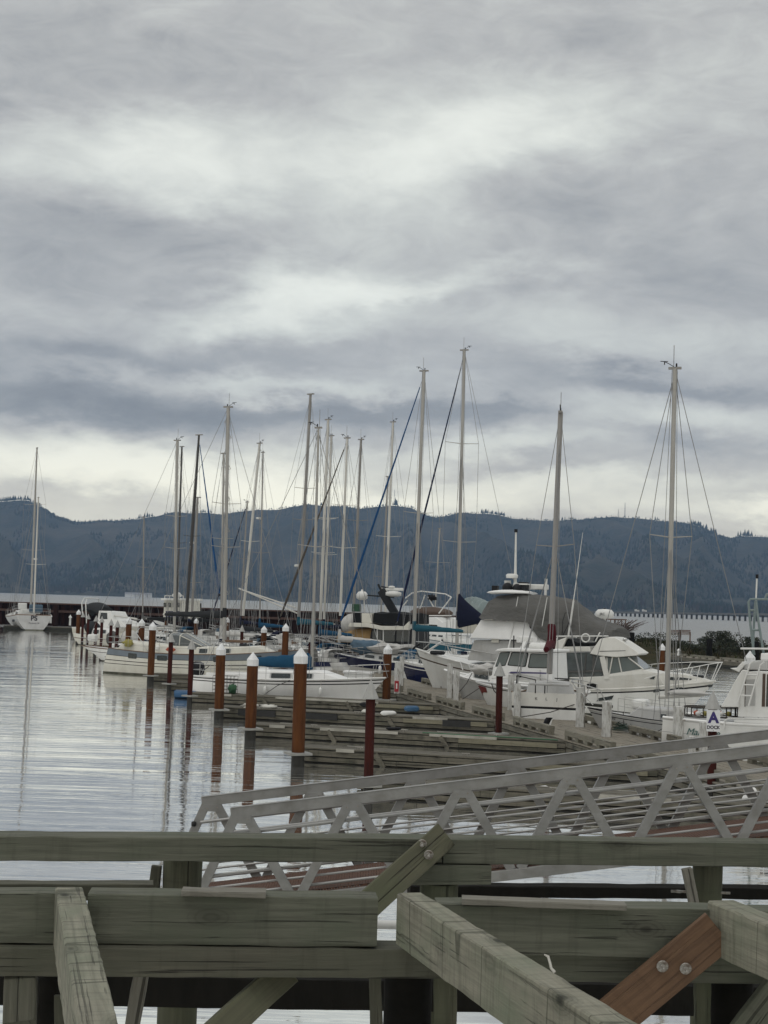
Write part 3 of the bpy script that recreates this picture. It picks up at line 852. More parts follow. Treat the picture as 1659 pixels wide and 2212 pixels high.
# rod through the right pile, white pipe stub, rope end
rod = MB(); q = PY(1478, 1926, yf + .55)
rod.tube([(-.12, 0, 0), (.42, 0, 0)], .012, 8); rod.lathe([(.03, -.01), (.03, .01)], 8, (-.05, 0, 0))
tag(rod.build('threaded_rod', galv, None, q), 'grey threaded rod through the right timber pile', 'rod')
pv = mat('pvc', (.62, .62, .60), rough=.5)
q = PY(815, 1997, 12.3)
tag(MB().tube([(0, 0, 0), (.45, .02, 0)], .035, 12).build('drain_pipe', pv, None, q), 'short white pipe in the gap between the two thick beams', 'pipe')
q = [PY(u, v, yn - .03 - k * .02) for k, (u, v) in enumerate(((1176, 2062), (1184, 2066), (1188, 2080), (1191, 2092), (1198, 2100)))]
rope_w = mat('white_rope', (.6, .59, .54), (.45, .44, .4), rough=.9, scale=(60, 60, 60))
rp = MB().tube([x - q[0] for x in q], [.006, .010, .010, .010, .012], 8)
tag(rp.build('rope_end', rope_w, None, q[0]), 'white frayed rope end hanging over the lower beam', 'rope')
# dark floating boom log between the pier and the gangway
a, b = P(884, 1913, 2.45), P(2500, 1925.6, 2.45)
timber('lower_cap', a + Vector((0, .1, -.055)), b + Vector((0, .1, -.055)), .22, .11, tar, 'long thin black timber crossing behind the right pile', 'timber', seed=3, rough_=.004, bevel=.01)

# ------------------------------------------------------------------ aluminium gangway
alu = mat('aluminium', (.31, .31, .30), (.20, .20, .193), rough=.5, metal=.35, scale=(2.5, 2.5, 2.5), contrast=.22, dirt=(.16, .15, .13), dirt_amt=.55, dirt_scale=(5, 5, 9), bump=.001)
alu_pipe = mat('aluminium_pipe', (.36, .36, .35), (.26, .26, .255), rough=.45, metal=.5, scale=(3, 3, 3))
grate = bpy.data.materials.new('red_grating'); grate.use_nodes = True
def _gr():
    t = grate.node_tree; b = t.nodes['Principled BSDF']
    n = t.nodes.new('ShaderNodeTexChecker'); tcx = t.nodes.new('ShaderNodeTexCoord'); mp = t.nodes.new('ShaderNodeMapping')
    mp.inputs['Scale'].default_value = (22, 22, 1); n.inputs['Scale'].default_value = 1.0
    n.inputs['Color1'].default_value = (.115, .052, .030, 1); n.inputs['Color2'].default_value = (.052, .026, .017, 1)
    t.links.new(tcx.outputs['Object'], mp.inputs[0]); t.links.new(mp.outputs[0], n.inputs['Vector']); t.links.new(n.outputs['Color'], b.inputs['Base Color'])
    b.inputs['Roughness'].default_value = .8
_gr()
YG0, YG1 = 17.5, 18.95
gz = PY(503, 1745, YG0)
gw = thing('gangway', 'grey aluminium truss gangway with red brown grated floor sloping down to the left', 'gangway', gz)
e0 = PY(1659, 1608, YG0)
sl = (e0.z - gz.z) / (e0.x - gz.x)
GH = 1.07
def gp(x, h, y):           # x along, h below the top chord, y plane
    return Vector((x, y - YG0, sl * x - h))
XE = 13.0
nodes_u = [515, 759, 997, 1231, 1462]
pan = (PY(1462, 1650, YG0).x - PY(515, 1762, YG0).x) / 4
for yi, (yp, x0) in enumerate(((YG0, 0.0), (YG1, PY(440, 1720, YG1).x - gz.x))):
    t_ = MB().bar(gp(x0 - .02, .055, yp), gp(XE, .055, yp), .07, .115)
    t_.bar(gp(x0 - .02, -.004, yp), gp(XE, -.004, yp), .085, .008)
    t_.build('top_chord', alu, gw, bevel=.008)
    MB().bar(gp(x0 - .42, GH + .05, yp), gp(XE, GH + .05, yp), .08, .12).build('bottom_chord', alu, gw, bevel=.008)
    MB().bar(gp(x0 + .03, .1, yp), gp(x0 - .40, GH, yp), .068, .105, up=(1, 0, 0)).build('end_post', alu, gw, bevel=.006)
    off = x0 + (PY(515, 1762, YG0).x - gz.x)
    k = 0
    x = off + .05
    while x < XE:
        if k > 0:
            MB().bar(gp(x - .045, .11, yp), gp(x - pan * .45, GH, yp), .070, .105, up=(1, 0, 0)).build('diagonal', alu, gw, bevel=.006)
        MB().bar(gp(x + .045, .11, yp), gp(x + pan * .47, GH, yp), .068, .105, up=(1, 0, 0)).build('diagonal', alu, gw, bevel=.006)
        MB().box(gp(x, .145, yp - .036 if yi == 0 else yp - .036), (.20, .008, .085)).build('gusset_plate', alu, gw)
        for dx_ in (-.06, .06): MB().box(gp(x + dx_, .145, yp - .042), (.018, .01, .018)).build('rivet', galv, gw)
        x += pan; k += 1
    inn = .05 if yi == 0 else -.05
    MB().tube([gp(x0 - .02, .30, yp + inn), gp(XE, .30, yp + inn)], .021, 10).build('handrail', alu_pipe, gw)
    for h in (.46, .60, .74, .88):
        MB().tube([gp(x0 - .1 - (h - .3) * .3, h, yp + inn), gp(XE, h, yp + inn)], .0135, 8).build('rail', alu_pipe, gw)
    MB().tube([gp(x0 - .35, GH - .09, yp + inn), gp(XE, GH - .09, yp + inn)], .016, 8).build('rail', alu_pipe, gw)
rub = mat('black_rubber', (.015, .015, .015), rough=.7)
MB().lathe([(.018, -.03), (.030, -.02), (.030, .02), (.018, .03)], 12).build('end_cap', rub, gw, gp(-.60, .31, YG1) + Vector((0, -.05, 0)))
dk = MB()
n_ = 430
x0 = -.55
for k in range(n_):
    xa_ = x0 + (XE - x0) * k / n_; xb_ = x0 + (XE - x0) * (k + .88) / n_
    a, b = gp(xa_, GH - .03, YG0 + .06), gp(xb_, GH - .03, YG0 + .06)
    dk.add([a, b, b + Vector((0, YG1 - YG0 - .12, 0)), a + Vector((0, YG1 - YG0 - .12, 0)), a - Vector((0, 0, .03)), b - Vector((0, 0, .03)), b + Vector((0, YG1 - YG0 - .12, -.03)), a + Vector((0, YG1 - YG0 - .12, -.03))],
           [(0, 1, 2, 3), (7, 6, 5, 4), (0, 4, 5, 1), (2, 6, 7, 3), (1, 5, 6, 2), (3, 7, 4, 0)])
for yy in (.02, .38, .75, 1.1, 1.43):
    dk.bar(gp(x0, GH + .01, YG0 + yy), gp(XE, GH + .01, YG0 + yy), .03, .05)
dk.build('grated_floor', grate, gw)
# timber landing under its low end
lz = gz + gp(-.5, GH + .3, YG0)
timber('landing_beam', lz + Vector((-.1, -.5, 0)), lz + Vector((-.1, 2.3, 0)), .3, .3, tar, 'black timber carrying the low end of the gangway', 'timber', seed=8)

# ------------------------------------------------------------------ floating walkway and fingers
W_deck = wood('dock_deck', (.25, .222, .178), (.155, .14, .112), (.10, .092, .075), green=(.22, .205, .17), bump=.006)
W_side = wood('dock_side', (.175, .16, .128), (.085, .079, .063), (.020, .019, .016), green=(.070, .070, .052), bump=.006)
W_finger = wood('finger_deck', (.155, .14, .112), (.09, .084, .068), (.06, .056, .046), green=(.13, .125, .10), bump=.006)
W_dark = wood('dock_dark', (.045, .044, .036), (.025, .024, .021), (.015, .015, .013), green=(.045, .05, .038), bump=.006)
foam = mat('dock_float', (.02, .02, .02), rough=.8)
ZD = .52
LA, LB = P(844, 1490.5, ZD), P(1262, 1610, ZD)
RA, RB = P(934, 1488, ZD), P(1340, 1578.6, ZD)
wd_ = (LA - LB).normalized(); WD = Vector((wd_.x, wd_.y, 0)).normalized()       # walkway heading, away from us
WN = Vector((WD.y, -WD.x, 0))                                                   # to its right
WW = (RB - LB).dot(WN)
def wk(s, r_=0.0, z=0.0):   # s metres along from y=LB.y, r to the right of the left edge
    return Vector((LB.x, LB.y, 0)) + WD * s + WN * r_ + Vector((0, 0, z))
def deck_unit(name, org, dirv, nrm, length, width, ztop, label, cat, group, seed, layers, deck_m, side_m, plank=.15, along=True, seglen=4.2):
    t_ = thing(name, label, cat, org, math.atan2(dirv.y, dirv.x), group)
    r_ = random.Random(seed)
    b = MB(); n_pl = max(4, int(width / plank)); pw = width / n_pl
    for k in range(n_pl):                       # boards run along local x; local y = -nrm side -> build to +y..-width
        x = -r_.uniform(0, seglen)
        while x < length:
            xe = min(length, x + seglen - .008)
            if xe > .05:
                dz = r_.uniform(-.004, .006)
                b.box(((max(0, x) + xe) / 2, -(k + .5) * pw, ztop - .02 + dz), (xe - max(0, x), pw - .012, .045))
            x += seglen
    b.build('deck', deck_m, t_)
    z = ztop - .048
    for li, (hh, ins, mm) in enumerate(layers):
        for sd_ in (0, 1):
            yy = -(ins + .05) if sd_ == 0 else -(width - ins - .05)
            s_ = MB(); x = 0.0
            while x < length - .01:
                xe = min(length, x + r_.uniform(3.0, 5.5))
                s_.box(((x + xe) / 2, yy, z - hh / 2), (xe - x - .012, .10 + r_.uniform(0, .012), hh - .04)); x = xe
            s_.build('side_timber', mm, t_)
        z -= hh
    MB().box((length / 2, -width / 2, (ztop - .06 - .3) / 2), (length - .15, width - .32, ztop - .06 + .3)).build('float', foam, t_)
    return t_
S0, S1 = -17.0, 78.0
o = wk(S0)
deck_unit('floating_walkway', o, WD, WN, S1 - S0, WW, ZD, 'main weathered plank walkway running away between the moored boats', 'dock', None, 1,
          [(.22, 0.0, W_side), (.20, .03, W_side), (.14, .06, W_dark)], W_deck, W_side)
# finger directions
FD = Vector((-.963, .267, 0)).normalized(); FN = Vector((FD.y, -FD.x, 0))
W_chan = wood('channel_beam', (.21, .195, .14), (.14, .13, .095), (.10, .09, .065), bump=.003, knots=False)
ends = {0: (-.5, 41.2), 1: (-2.74, 49.8), 2: (-4.87, 58.2), 3: (-7.05, 67.0), 4: (-9.44, 76.1), 5: (-11.75, 85.2), 6: (-14.0, 93.9), 7: (-16.3, 102.8), 8: (-18.6, 111.7), 9: (-20.8, 120.5), 10: (-23.0, 129.3), 11: (-25.2, 138.1)}
FLAB = {0: 'finger float just behind the gangway with the thin pile at its end',
        1: 'finger float with the widest white capped pile at its end', 2: 'finger float with white rub boards and a green hose', 3: 'finger float with black tyre strips and shells on its end', 4: 'finger float in front of the small white sailboat',
        5: 'finger float behind the small white sailboat', 6: 'finger float in front of the big cream sailboat', 7: 'finger float just beyond the big cream sailboat', 8: 'eighth finger float out from the gangway', 9: 'ninth finger float out from the gangway',
        10: 'tenth finger float out from the gangway', 11: 'farthest finger float along the left side of the walkway'}
fingers = {}
for k, (ex, ey) in ends.items():
    E = Vector((ex, ey, 0))
    # meet the walkway's left edge
    den = FD.x * WD.y - FD.y * WD.x
    rel = Vector((LB.x, LB.y, 0)) - E
    tt = (rel.x * WD.y - rel.y * WD.x) / den
    A = E + FD * tt
    Ln = (E - A).length
    wdt = 1.15
    fingers[k] = deck_unit('finger_float', A - FN * .0, FD, FN, Ln, wdt, .47, FLAB[k], 'dock', 'finger floats along the walkway', 40 + k,
                           [(.22, 0.0, W_side), (.18, .02, W_side), (.14, .04, W_side)], W_finger, W_side, .16)
    fingers[k]['len'] = Ln
    # pale rub boards along the top edge, a hoop at the pile
    if k in (1, 2, 3, 4, 0):
        rb = MB()
        for xs, xe in {0: ((3, 5),), 1: ((9.6, 10.2),), 2: ((10.6, 11.2), (6.2, 9.2), (2.5, 5)), 3: ((2, 3.5),), 4: ((3.0, 8.2), (10.5, 11))}[k]:
            rb.box(((xs + xe) / 2, .035, .44), (xe - xs, .05, .10))
            rb.box(((xs + xe) / 2, -wdt - .035, .44), (xe - xs, .05, .10))
        rb.build('rub_strip', mat('rub_white%d' % k, (.40, .385, .34), (.27, .26, .225), rough=.7, scale=(2, 2, 2), dirt=(.12, .11, .09), dirt_amt=.6), fingers[k])
    if k == 3:
        for xs, xe in ((9.6, 11.3), (6.8, 8.2), (1.0, 2.2)):
            for yy in (.06, -wdt - .06):
                MB().box(((xs + xe) / 2, yy, .28), (xe - xs, .06, .26)).build('tyre_strip', rub, fingers[k])
    if k in (1, 2, 3, 4, 5):
        for sd_ in (.055, -wdt - .055):
            MB().box((2.1, sd_, .30), (3.6, .05, .17)).build('channel_beam', W_chan, fingers[k])
        for xx in (4.6, 8.9):
            MB().bar((xx, .05, .40), (xx - .3, .05, -.02), .05, .16, up=(1, 0, 0)).build('gusset', W_side, fingers[k])
            MB().bar((xx, -wdt - .05, .40), (xx - .3, -wdt - .05, -.02), .05, .16, up=(1, 0, 0)).build('gusset', W_side, fingers[k])
    for xx in (2.5, 6.0, 9.5):
        cl = MB(); cl.tube([(xx - .13, -.16, .56), (xx + .13, -.16, .56)], .015, 6); cl.tube([(xx - .05, -.16, .47), (xx - .05, -.16, .56)], .018, 6); cl.tube([(xx + .05, -.16, .47), (xx + .05, -.16, .56)], .018, 6)
        cl.build('cleat', galv, fingers[k])
# bull rails: timbers on blocks along both edges
W_rail = wood('bull_rail', (.22, .205, .165), (.14, .13, .105), (.04, .038, .03), green=(.15, .145, .11), bump=.008, gs=.7)
def bull_rail(s, side, length, label, seed):
    r_ = .14 if side == 0 else WW - .14
    org = wk(s, r_, ZD)
    t_ = thing('bull_rail', label, 'bull rail', org, math.atan2(WD.y, WD.x), 'bull rails along the walkway edges')
    rr = random.Random(seed)
    o_ = timber('rail', (0, 0, .235), (length, 0, .235), .20, .20, W_rail, None, seed=seed, rough_=.008, bevel=.012)
    o_.parent = t_
    nb_ = max(2, int(length / 1.1))
    for k in range(nb_ + 1):
        MB().box((.16 + (length - .32) * k / nb_ + rr.uniform(-.06, .06), 0, .065), (.30, .19, .135)).build('block', W_rail, t_)
wl = [(-13.5, 4.4), (-8.1, 4.7), (-2.4, 4.6), (3.9, 4.6), (10.2, 4.4), (16.4, 4.6), (22.6, 4.4), (28.8, 4.6), (35, 4.6)]
near_w = ['nearest', 'second', 'third', 'fourth', 'fifth', 'sixth', 'seventh', 'eighth', 'ninth']
for k, (s, ln) in enumerate(wl):
    bull_rail(s, 0, ln, '%s bull rail from the gangway on the left edge of the walkway' % near_w[k], 60 + k)
wr = [(-16, 4.4), (-9.8, 4.4), (-4.6, 3.6), (.2, 4.6), (6.2, 4.0), (11.6, 4.2), (17.4, 3.2), (21.8, 3.0), (27, 4.4), (33.4, 4.6)]
near_w.append('tenth')
for k, (s, ln) in enumerate(wr):
    bull_rail(s, 1, ln, '%s bull rail from the gangway on the right edge of the walkway' % near_w[k], 80 + k)
# white painted utility posts
wpaint = mat('white_paint_worn', (.62, .62, .60), (.50, .50, .48), rough=.7, scale=(5, 5, 2), contrast=.2, dirt=(.15, .13, .10), dirt_amt=1.0, dirt_scale=(11, 11, 3.5))
PG = 'white painted posts along the walkway'
def white_post(u, vt, vb, wpx, label, zb=ZD, cap=True, kind='plain', y=None):
    b = P(u, vb, zb) if y is None else PY(u, vb, y)
    top = PY(u, vt, b.y)
    w_ = wpx * b.y / FPX
    t_ = thing('utility_post', label, 'post', (b.x, b.y, min(b.z, zb)), math.atan2(WD.y, WD.x), PG)
    hgt = top.z - min(b.z, zb)
    MB().box((0, 0, hgt / 2), (w_, w_, hgt)).build('post', wpaint, t_, bevel=.01)
    MB().box((w_ * .1, -w_ * .62, hgt * .62), (w_ * .5, w_ * .22, hgt * .7)).build('conduit_cover', wpaint, t_, bevel=.006)
    MB().tube([(w_ * .28, -w_ * .9, .0), (w_ * .28, -w_ * .9, hgt * .3)], .018, 6).build('conduit', galv, t_)
    return t_, hgt, w_
white_post(866, 1418, 1490, 7, 'white post just right of the red extinguisher box')
t_, hg, w_ = white_post(857, 1430, 1498, 10, 'stained white post with a red extinguisher box on it')
redp = mat('red_box', (.33, .012, .02), (.25, .01, .018), rough=.45)
eb = thing('extinguisher_box', 'red fire extinguisher box on the stained white post', 'extinguisher', t_.location + Vector((-.02, -w_ / 2 - .10, .10)), 0)
MB().box((0, 0, .28), (.22, .18, .56)).build('box', redp, eb, bevel=.015)
MB().box((0, -.094, .30), (.07, .004, .28)).build('label_plate', mat('label_white', (.75, .73, .7), rough=.5), eb)
white_post(970, 1434, 1508, 9, 'left one of the pair of white posts beside the grey hull bow')
white_post(984, 1449, 1515, 10, 'right one of the pair of white posts beside the grey hull bow')
white_post(1102, 1457, 1534, 10, 'left one of the pair of white posts right of the thin red pile')
white_post(1116, 1477, 1552, 11, 'right one of the pair of white posts right of the thin red pile')
white_post(1252, 1485, 1571, 14, 'white post in front of the stubby cream hull')
white_post(1309, 1515, 1592, 15, 'white post at the bow of the grey sailboat')
white_post(1464, 1526, 1608, 17, 'white post at the stern of the grey sailboat')
white_post(1537 - 18, 1560, 1640, 15, 'short white post behind the A dock sign')
white_post(1494, 1591, 1655, 12, 'short white post behind the gangway rail at right')

# ------------------------------------------------------------------ steel piles
def pile_mat(name, a, b, c):
    return mat(name, a, b, rough=.85, scale=(5, 5, 1.1), contrast=.25, dirt=c, dirt_amt=.9, dirt_scale=(6, 6, .9), spec=.2, bump=.002, bscale=(30, 30, 12))
rust_o = pile_mat('rust_orange', (.108, .041, .013), (.066, .023, .008), (.030, .012, .006))
rust_r = pile_mat('rust_red', (.050, .010, .007), (.034, .008, .006), (.016, .006, .005))
wet = mat('wet_band', (.012, .011, .009), (.022, .02, .014), rough=.6, scale=(8, 8, 8))
cap_w = mat('cap_white', (.72, .73, .74), (.64, .65, .66), rough=.45, scale=(4, 4, 4), dirt=(.4, .38, .33), dirt_amt=.5, dirt_scale=(8, 8, 3))
cap_g = mat('cap_grey', (.36, .36, .35), (.29, .29, .28), rough=.6, scale=(7, 7, 7), dirt=(.30, .29, .26), dirt_amt=.6, dirt_scale=(10, 10, 4))
hoop_m = mat('pile_hoop', (.30, .30, .28), (.2, .2, .19), rough=.6)
def steel_pile(u, vt, y, kind, label, hoop=True, vb=None, red=False, lean=0.0):
    top = PY(u, vt, y)
    ub = u + (lean)
    r_ = .205 if kind == 'wide' else .125
    t_ = thing('steel_pile', label, 'pile', (top.x, y, 0), rnd.uniform(0, 6), 'steel piles with %s caps' % ('white' if kind == 'wide' else 'grey cone'))
    hz_ = top.z
    ch = .52 if kind == 'wide' else .53
    m_ = rust_r if red else rust_o
    MB().lathe([(r_, .42), (r_, hz_ - ch + .03)], 20).build('shaft', m_, t_)
    MB().lathe([(r_ + .004, -.8), (r_ + .004, .22), (r_ + .001, .42)], 20).build('wet_band', wet, t_)
    c_ = MB()
    if kind == 'wide':
        n = 10
        c_.lathe([(r_ + .018, hz_ - ch), (r_ + .022, hz_ - ch + .23), (.0, hz_)], n, smooth=False)
    else:
        c_.lathe([(r_ * 1.80, hz_ - ch), (r_ * 1.74, hz_ - ch + .03), (r_ * .95, hz_ - ch * .5), (0, hz_)], 8, smooth=False)
    c_.build('cap', cap_w if kind == 'wide' else cap_g, t_)
    if hoop:
        MB().box((0, 0, .40), (r_ * 2 + .34, r_ * 2 + .3, .07)).build('guide_hoop', hoop_m, t_)
    t_.rotation_euler = (rnd.uniform(-.006, .006), rnd.uniform(-.006, .006), t_.rotation_euler.z)
    return t_
WL = [(651.8, 1397.7, 48.4, 'wide', 'widest looking rust orange pile at the end of the nearest open finger', 0), (547, 1407.8, 57.0, 'wide', 'rust orange pile left of the widest one, in front of the blue sail cover', 0),
      (478.6, 1388.8, 66.2, 'wide', 'rust orange pile in front of the white sailboat stern', 0), (414.7, 1379, 74.8, 'thin', 'thin dark red pile beside the outboard motor', 1),
      (369.6, 1366, 84.5, 'thin', 'thin dark red pile in front of the cream sailboat, middle of its hull', 1), (330, 1342.5, 92.5, 'wide', 'tall rust orange pile in front of the cream sailboat stern', 0),
      (803, 1466, 40.6, 'thin', 'thin rusty pile with a big grey cone cap just behind the gangway', 1),
      (307, 1336, 103, 'wide', 'rust pile with white cap just left of the tall pile at the cream stern', 0), (279.6, 1332, 108, 'wide', 'rust pile with white cap, second left of the tall pile at the cream stern', 0),
      (254, 1339, 110, 'thin', 'thin pile over the deck of the small white hull at left', 1), (240.7, 1336, 118, 'thin', 'thin grey capped pile fourth from the left end of the row', 1),
      (221, 1330.5, 127, 'thin', 'thin pile in the left cluster, right one of a close pair', 1), (208, 1329, 132, 'thin', 'thin pile in the left cluster, left one of a close pair', 1),
      (191, 1325.5, 146, 'thin', 'thin pile third from the left end of the pile row', 1), (180, 1321.5, 152, 'thin', 'thin pile second from the left end of the pile row', 1), (170.6, 1316.5, 156, 'wide', 'tall white capped pile at the left end of the pile row', 0),
      (360, 1326, 190, 'wide', 'small far white capped pile below the yellow wheelhouse', 0), (424, 1335, 150, 'wide', 'white capped pile right of the two black masts', 0), (492, 1333, 150, 'wide', 'white capped pile just right of the thick stepped mast', 0),
      (523.5, 1349.5, 118, 'thin', 'thin grey capped pile right of the stepped mast', 1), (570.6, 1351, 109, 'wide', 'white capped pile above the cream sailboat foredeck', 0), (617.7, 1346, 98.5, 'wide', 'white capped pile behind the cream sailboat bow', 0),
      (671.5, 1370, 103, 'thin', 'thin dark red pile right beside the mast of the small white sailboat', 1),
      (838, 1390, 76.5, 'wide', 'rust pile with white cap at the bow of the small white sailboat', 0), (1081, 1430, 58.3, 'thin', 'thin dark red pile standing on the walkway edge in the middle right', 1),
      (1431, 1389.4, 113, 'wide', 'white capped pile left behind the tallest right hand mast', 0), (1621, 1405, 62, 'wide', 'white capped pile beside the fishing boat at the right edge', 0)]
for u, v, y, kd, lab, red in WL:
    steel_pile(u, v, y, kd, lab, hoop=y < 125, red=bool(red))
# sign pile
sp_ = steel_pile(1541, 1490.6, 43.0, 'thin', 'dark red pile carrying the A dock sign behind the gangway', red=True)
def text_mesh(s, size, name, m, parent, loc, rot, extrude=.002, sx=1.0, align='CENTER', bold=0.0, shear=0.0):
    cu = bpy.data.curves.new('lettering', 'FONT'); cu.body = s; cu.size = size; cu.extrude = extrude; cu.align_x = align; cu.align_y = 'CENTER'; cu.offset = bold; cu.shear = shear
    to = bpy.data.objects.new('lettering', cu); col.objects.link(to)
    dg = bpy.context.evaluated_depsgraph_get()
    me = bpy.data.meshes.new_from_object(to.evaluated_get(dg))
    bpy.data.objects.remove(to)
    me.materials.clear(); me.materials.append(m)
    o_ = bpy.data.objects.new(name, me); col.objects.link(o_)
    if parent is not None: o_.parent = parent
    o_.location = loc; o_.rotation_euler = rot; o_.scale = (sx, 1, 1)
    return o_
sgw = mat('sign_white', (.74, .75, .76), (.66, .67, .69), rough=.5, scale=(6, 6, 6))
sgp = mat('sign_purple', (.035, .022, .16), rough=.5); sgk = mat('sign_black', (.02, .018, .03), rough=.5)
c0 = PY(1541, 1557, 42.82)
sg = thing('dock_sign', 'white sign with a purple letter A over the word DOCK', 'sign', c0, R(3))
MB().box((0, 0, 0), (29.5 * 42.82 / FPX, .012, 46 * 42.82 / FPX)).build('panel', sgw, sg, bevel=.004)
text_mesh('A', .40, 'letter', sgp, sg, (0, -.010, .075), (math.pi / 2, 0, 0), bold=.018)
text_mesh('DOCK', .125, 'lettering', sgk, sg, (0, -.010, -.185), (math.pi / 2, 0, 0), bold=.004)
for z in (.265, -.268): MB().lathe([(.012, 0), (.010, .006), (0, .007)], 8).build('screw', galv, sg, (0, -.007, z)).rotation_euler = (math.pi / 2, 0, 0)
# ------------------------------------------------------------------ boats
def gel(name, a, b, **k):
    kw = dict(rough=.38, scale=(1.2, 1.2, 1.2), contrast=.2, dirt=(a[0] * .55, a[1] * .52, a[2] * .45), dirt_amt=.35, dirt_scale=(2.2, 2.2, .5), spec=.5); kw.update(k)
    return mat(name, a, b, **kw)
G_white = gel('gelcoat_white', (.74, .74, .72), (.66, .66, .64))
G_bright = gel('gelcoat_bright', (.80, .80, .79), (.74, .74, .73), dirt_amt=.15)
G_cream = gel('gelcoat_cream', (.66, .645, .58), (.58, .565, .50))
G_scum = mat('waterline_scum', (.16, .155, .12), (.06, .065, .045), rough=.8, scale=(3, 3, 3), contrast=.2, dirt=(.03, .035, .02), dirt_amt=.7, dirt_scale=(1.5, 1.5, 4))
G_ivory = gel('gelcoat_ivory', (.68, .67, .63), (.60, .59, .55))
G_beige = gel('gelcoat_beige', (.55, .52, .45), (.46, .44, .38), dirt_amt=.5)
G_grey = gel('gelcoat_grey', (.46, .46, .45), (.38, .38, .375), dirt_amt=.4)
G_deck = gel('deck_grey', (.50, .50, .48), (.40, .40, .385), rough=.7, dirt_amt=.5)
G_navy = gel('gelcoat_navy', (.010, .014, .055), (.016, .02, .06), rough=.2)
G_band = gel('band_bluegrey', (.17, .20, .23), (.13, .16, .19), rough=.5)
G_green = gel('bottom_green', (.03, .075, .075), (.02, .05, .05), rough=.7)
G_black = mat('boat_black', (.008, .008, .010), (.015, .015, .017), rough=.5, spec=.2)
G_red = gel('boat_red', (.16, .012, .012), (.12, .01, .01), rough=.4)
G_brown = mat('boat_brown', (.085, .05, .032), (.055, .034, .024), rough=.55, scale=(2, 14, 14))
teak = mat('teak', (.17, .105, .065), (.11, .07, .045), rough=.7, scale=(2, 20, 20))
glass = mat('window_glass', (.012, .018, .019), (.02, .028, .029), rough=.06, spec=.8)
glass_l = mat('window_teal', (.06, .085, .088), (.09, .115, .115), rough=.08, scale=(1.4, 1.4, 1.4), spec=.8)
vinyl = mat('clear_vinyl', (.12, .135, .135), (.05, .058, .058), rough=.15, scale=(1.6, 1.6, 1.6), spec=.8)
ss = mat('stainless', (.55, .55, .54), (.42, .42, .41), rough=.3, metal=.8)
sst = mat('stay_wire', (.28, .28, .28), (.22, .22, .22), rough=.5, metal=.3)
M_alu = mat('mast_alloy', (.39, .38, .355), (.31, .30, .28), rough=.45, metal=.2, scale=(4, 4, .5), contrast=.25)
M_grey = mat('mast_grey', (.27, .26, .245), (.21, .20, .19), rough=.5, scale=(4, 4, .5))
M_white = mat('mast_white', (.58, .57, .53), (.48, .47, .44), rough=.45, scale=(4, 4, .6))
M_black = mat('mast_black', (.035, .033, .032), (.05, .047, .045), rough=.5, scale=(4, 4, .6))
def cloth(name, a, **k):
    return mat(name, a, tuple(x * .72 for x in a), rough=.85, scale=(2.2, 2.2, 2.2), contrast=.3, bump=.03, bscale=(4, 4, 6), spec=.2, **k)
C_blue = cloth('canvas_blue', (.013, .068, .135)); C_navy = cloth('canvas_navy', (.010, .013, .034)); C_teal = cloth('canvas_teal', (.022, .095, .135))
C_grey = mat('canvas_grey', (.125, .123, .118), (.085, .084, .080), rough=.85, scale=(.7, .7, 1.4), contrast=.25, bump=.16, bscale=(1.1, 1.1, 2.2), spec=.2, dirt=(.065, .065, .06), dirt_amt=.5); C_tan = cloth('canvas_tan', (.36, .235, .105)); C_black = cloth('canvas_black', (.011, .012, .013)); C_red = cloth('canvas_red', (.07, .007, .012))
C_brown = cloth('furl_brown', (.10, .088, .076)); C_white = cloth('canvas_white', (.55, .54, .52)); C_char = cloth('canvas_charcoal', (.032, .034, .037)); C_dust = cloth('canvas_dusty_blue', (.10, .155, .21))
F_blue = cloth('furl_blue', (.016, .075, .20)); F_navy = cloth('furl_navy', (.012, .018, .055))
orange_b = mat('buoy_orange', (.45, .08, .03), rough=.5); yellow_m = mat('yellow_plastic', (.33, .29, .07), rough=.6); green_m = mat('green_net', (.03, .10, .045), rough=.8); white_p = mat('white_plastic', (.72, .72, .70), (.62, .62, .6), rough=.45)

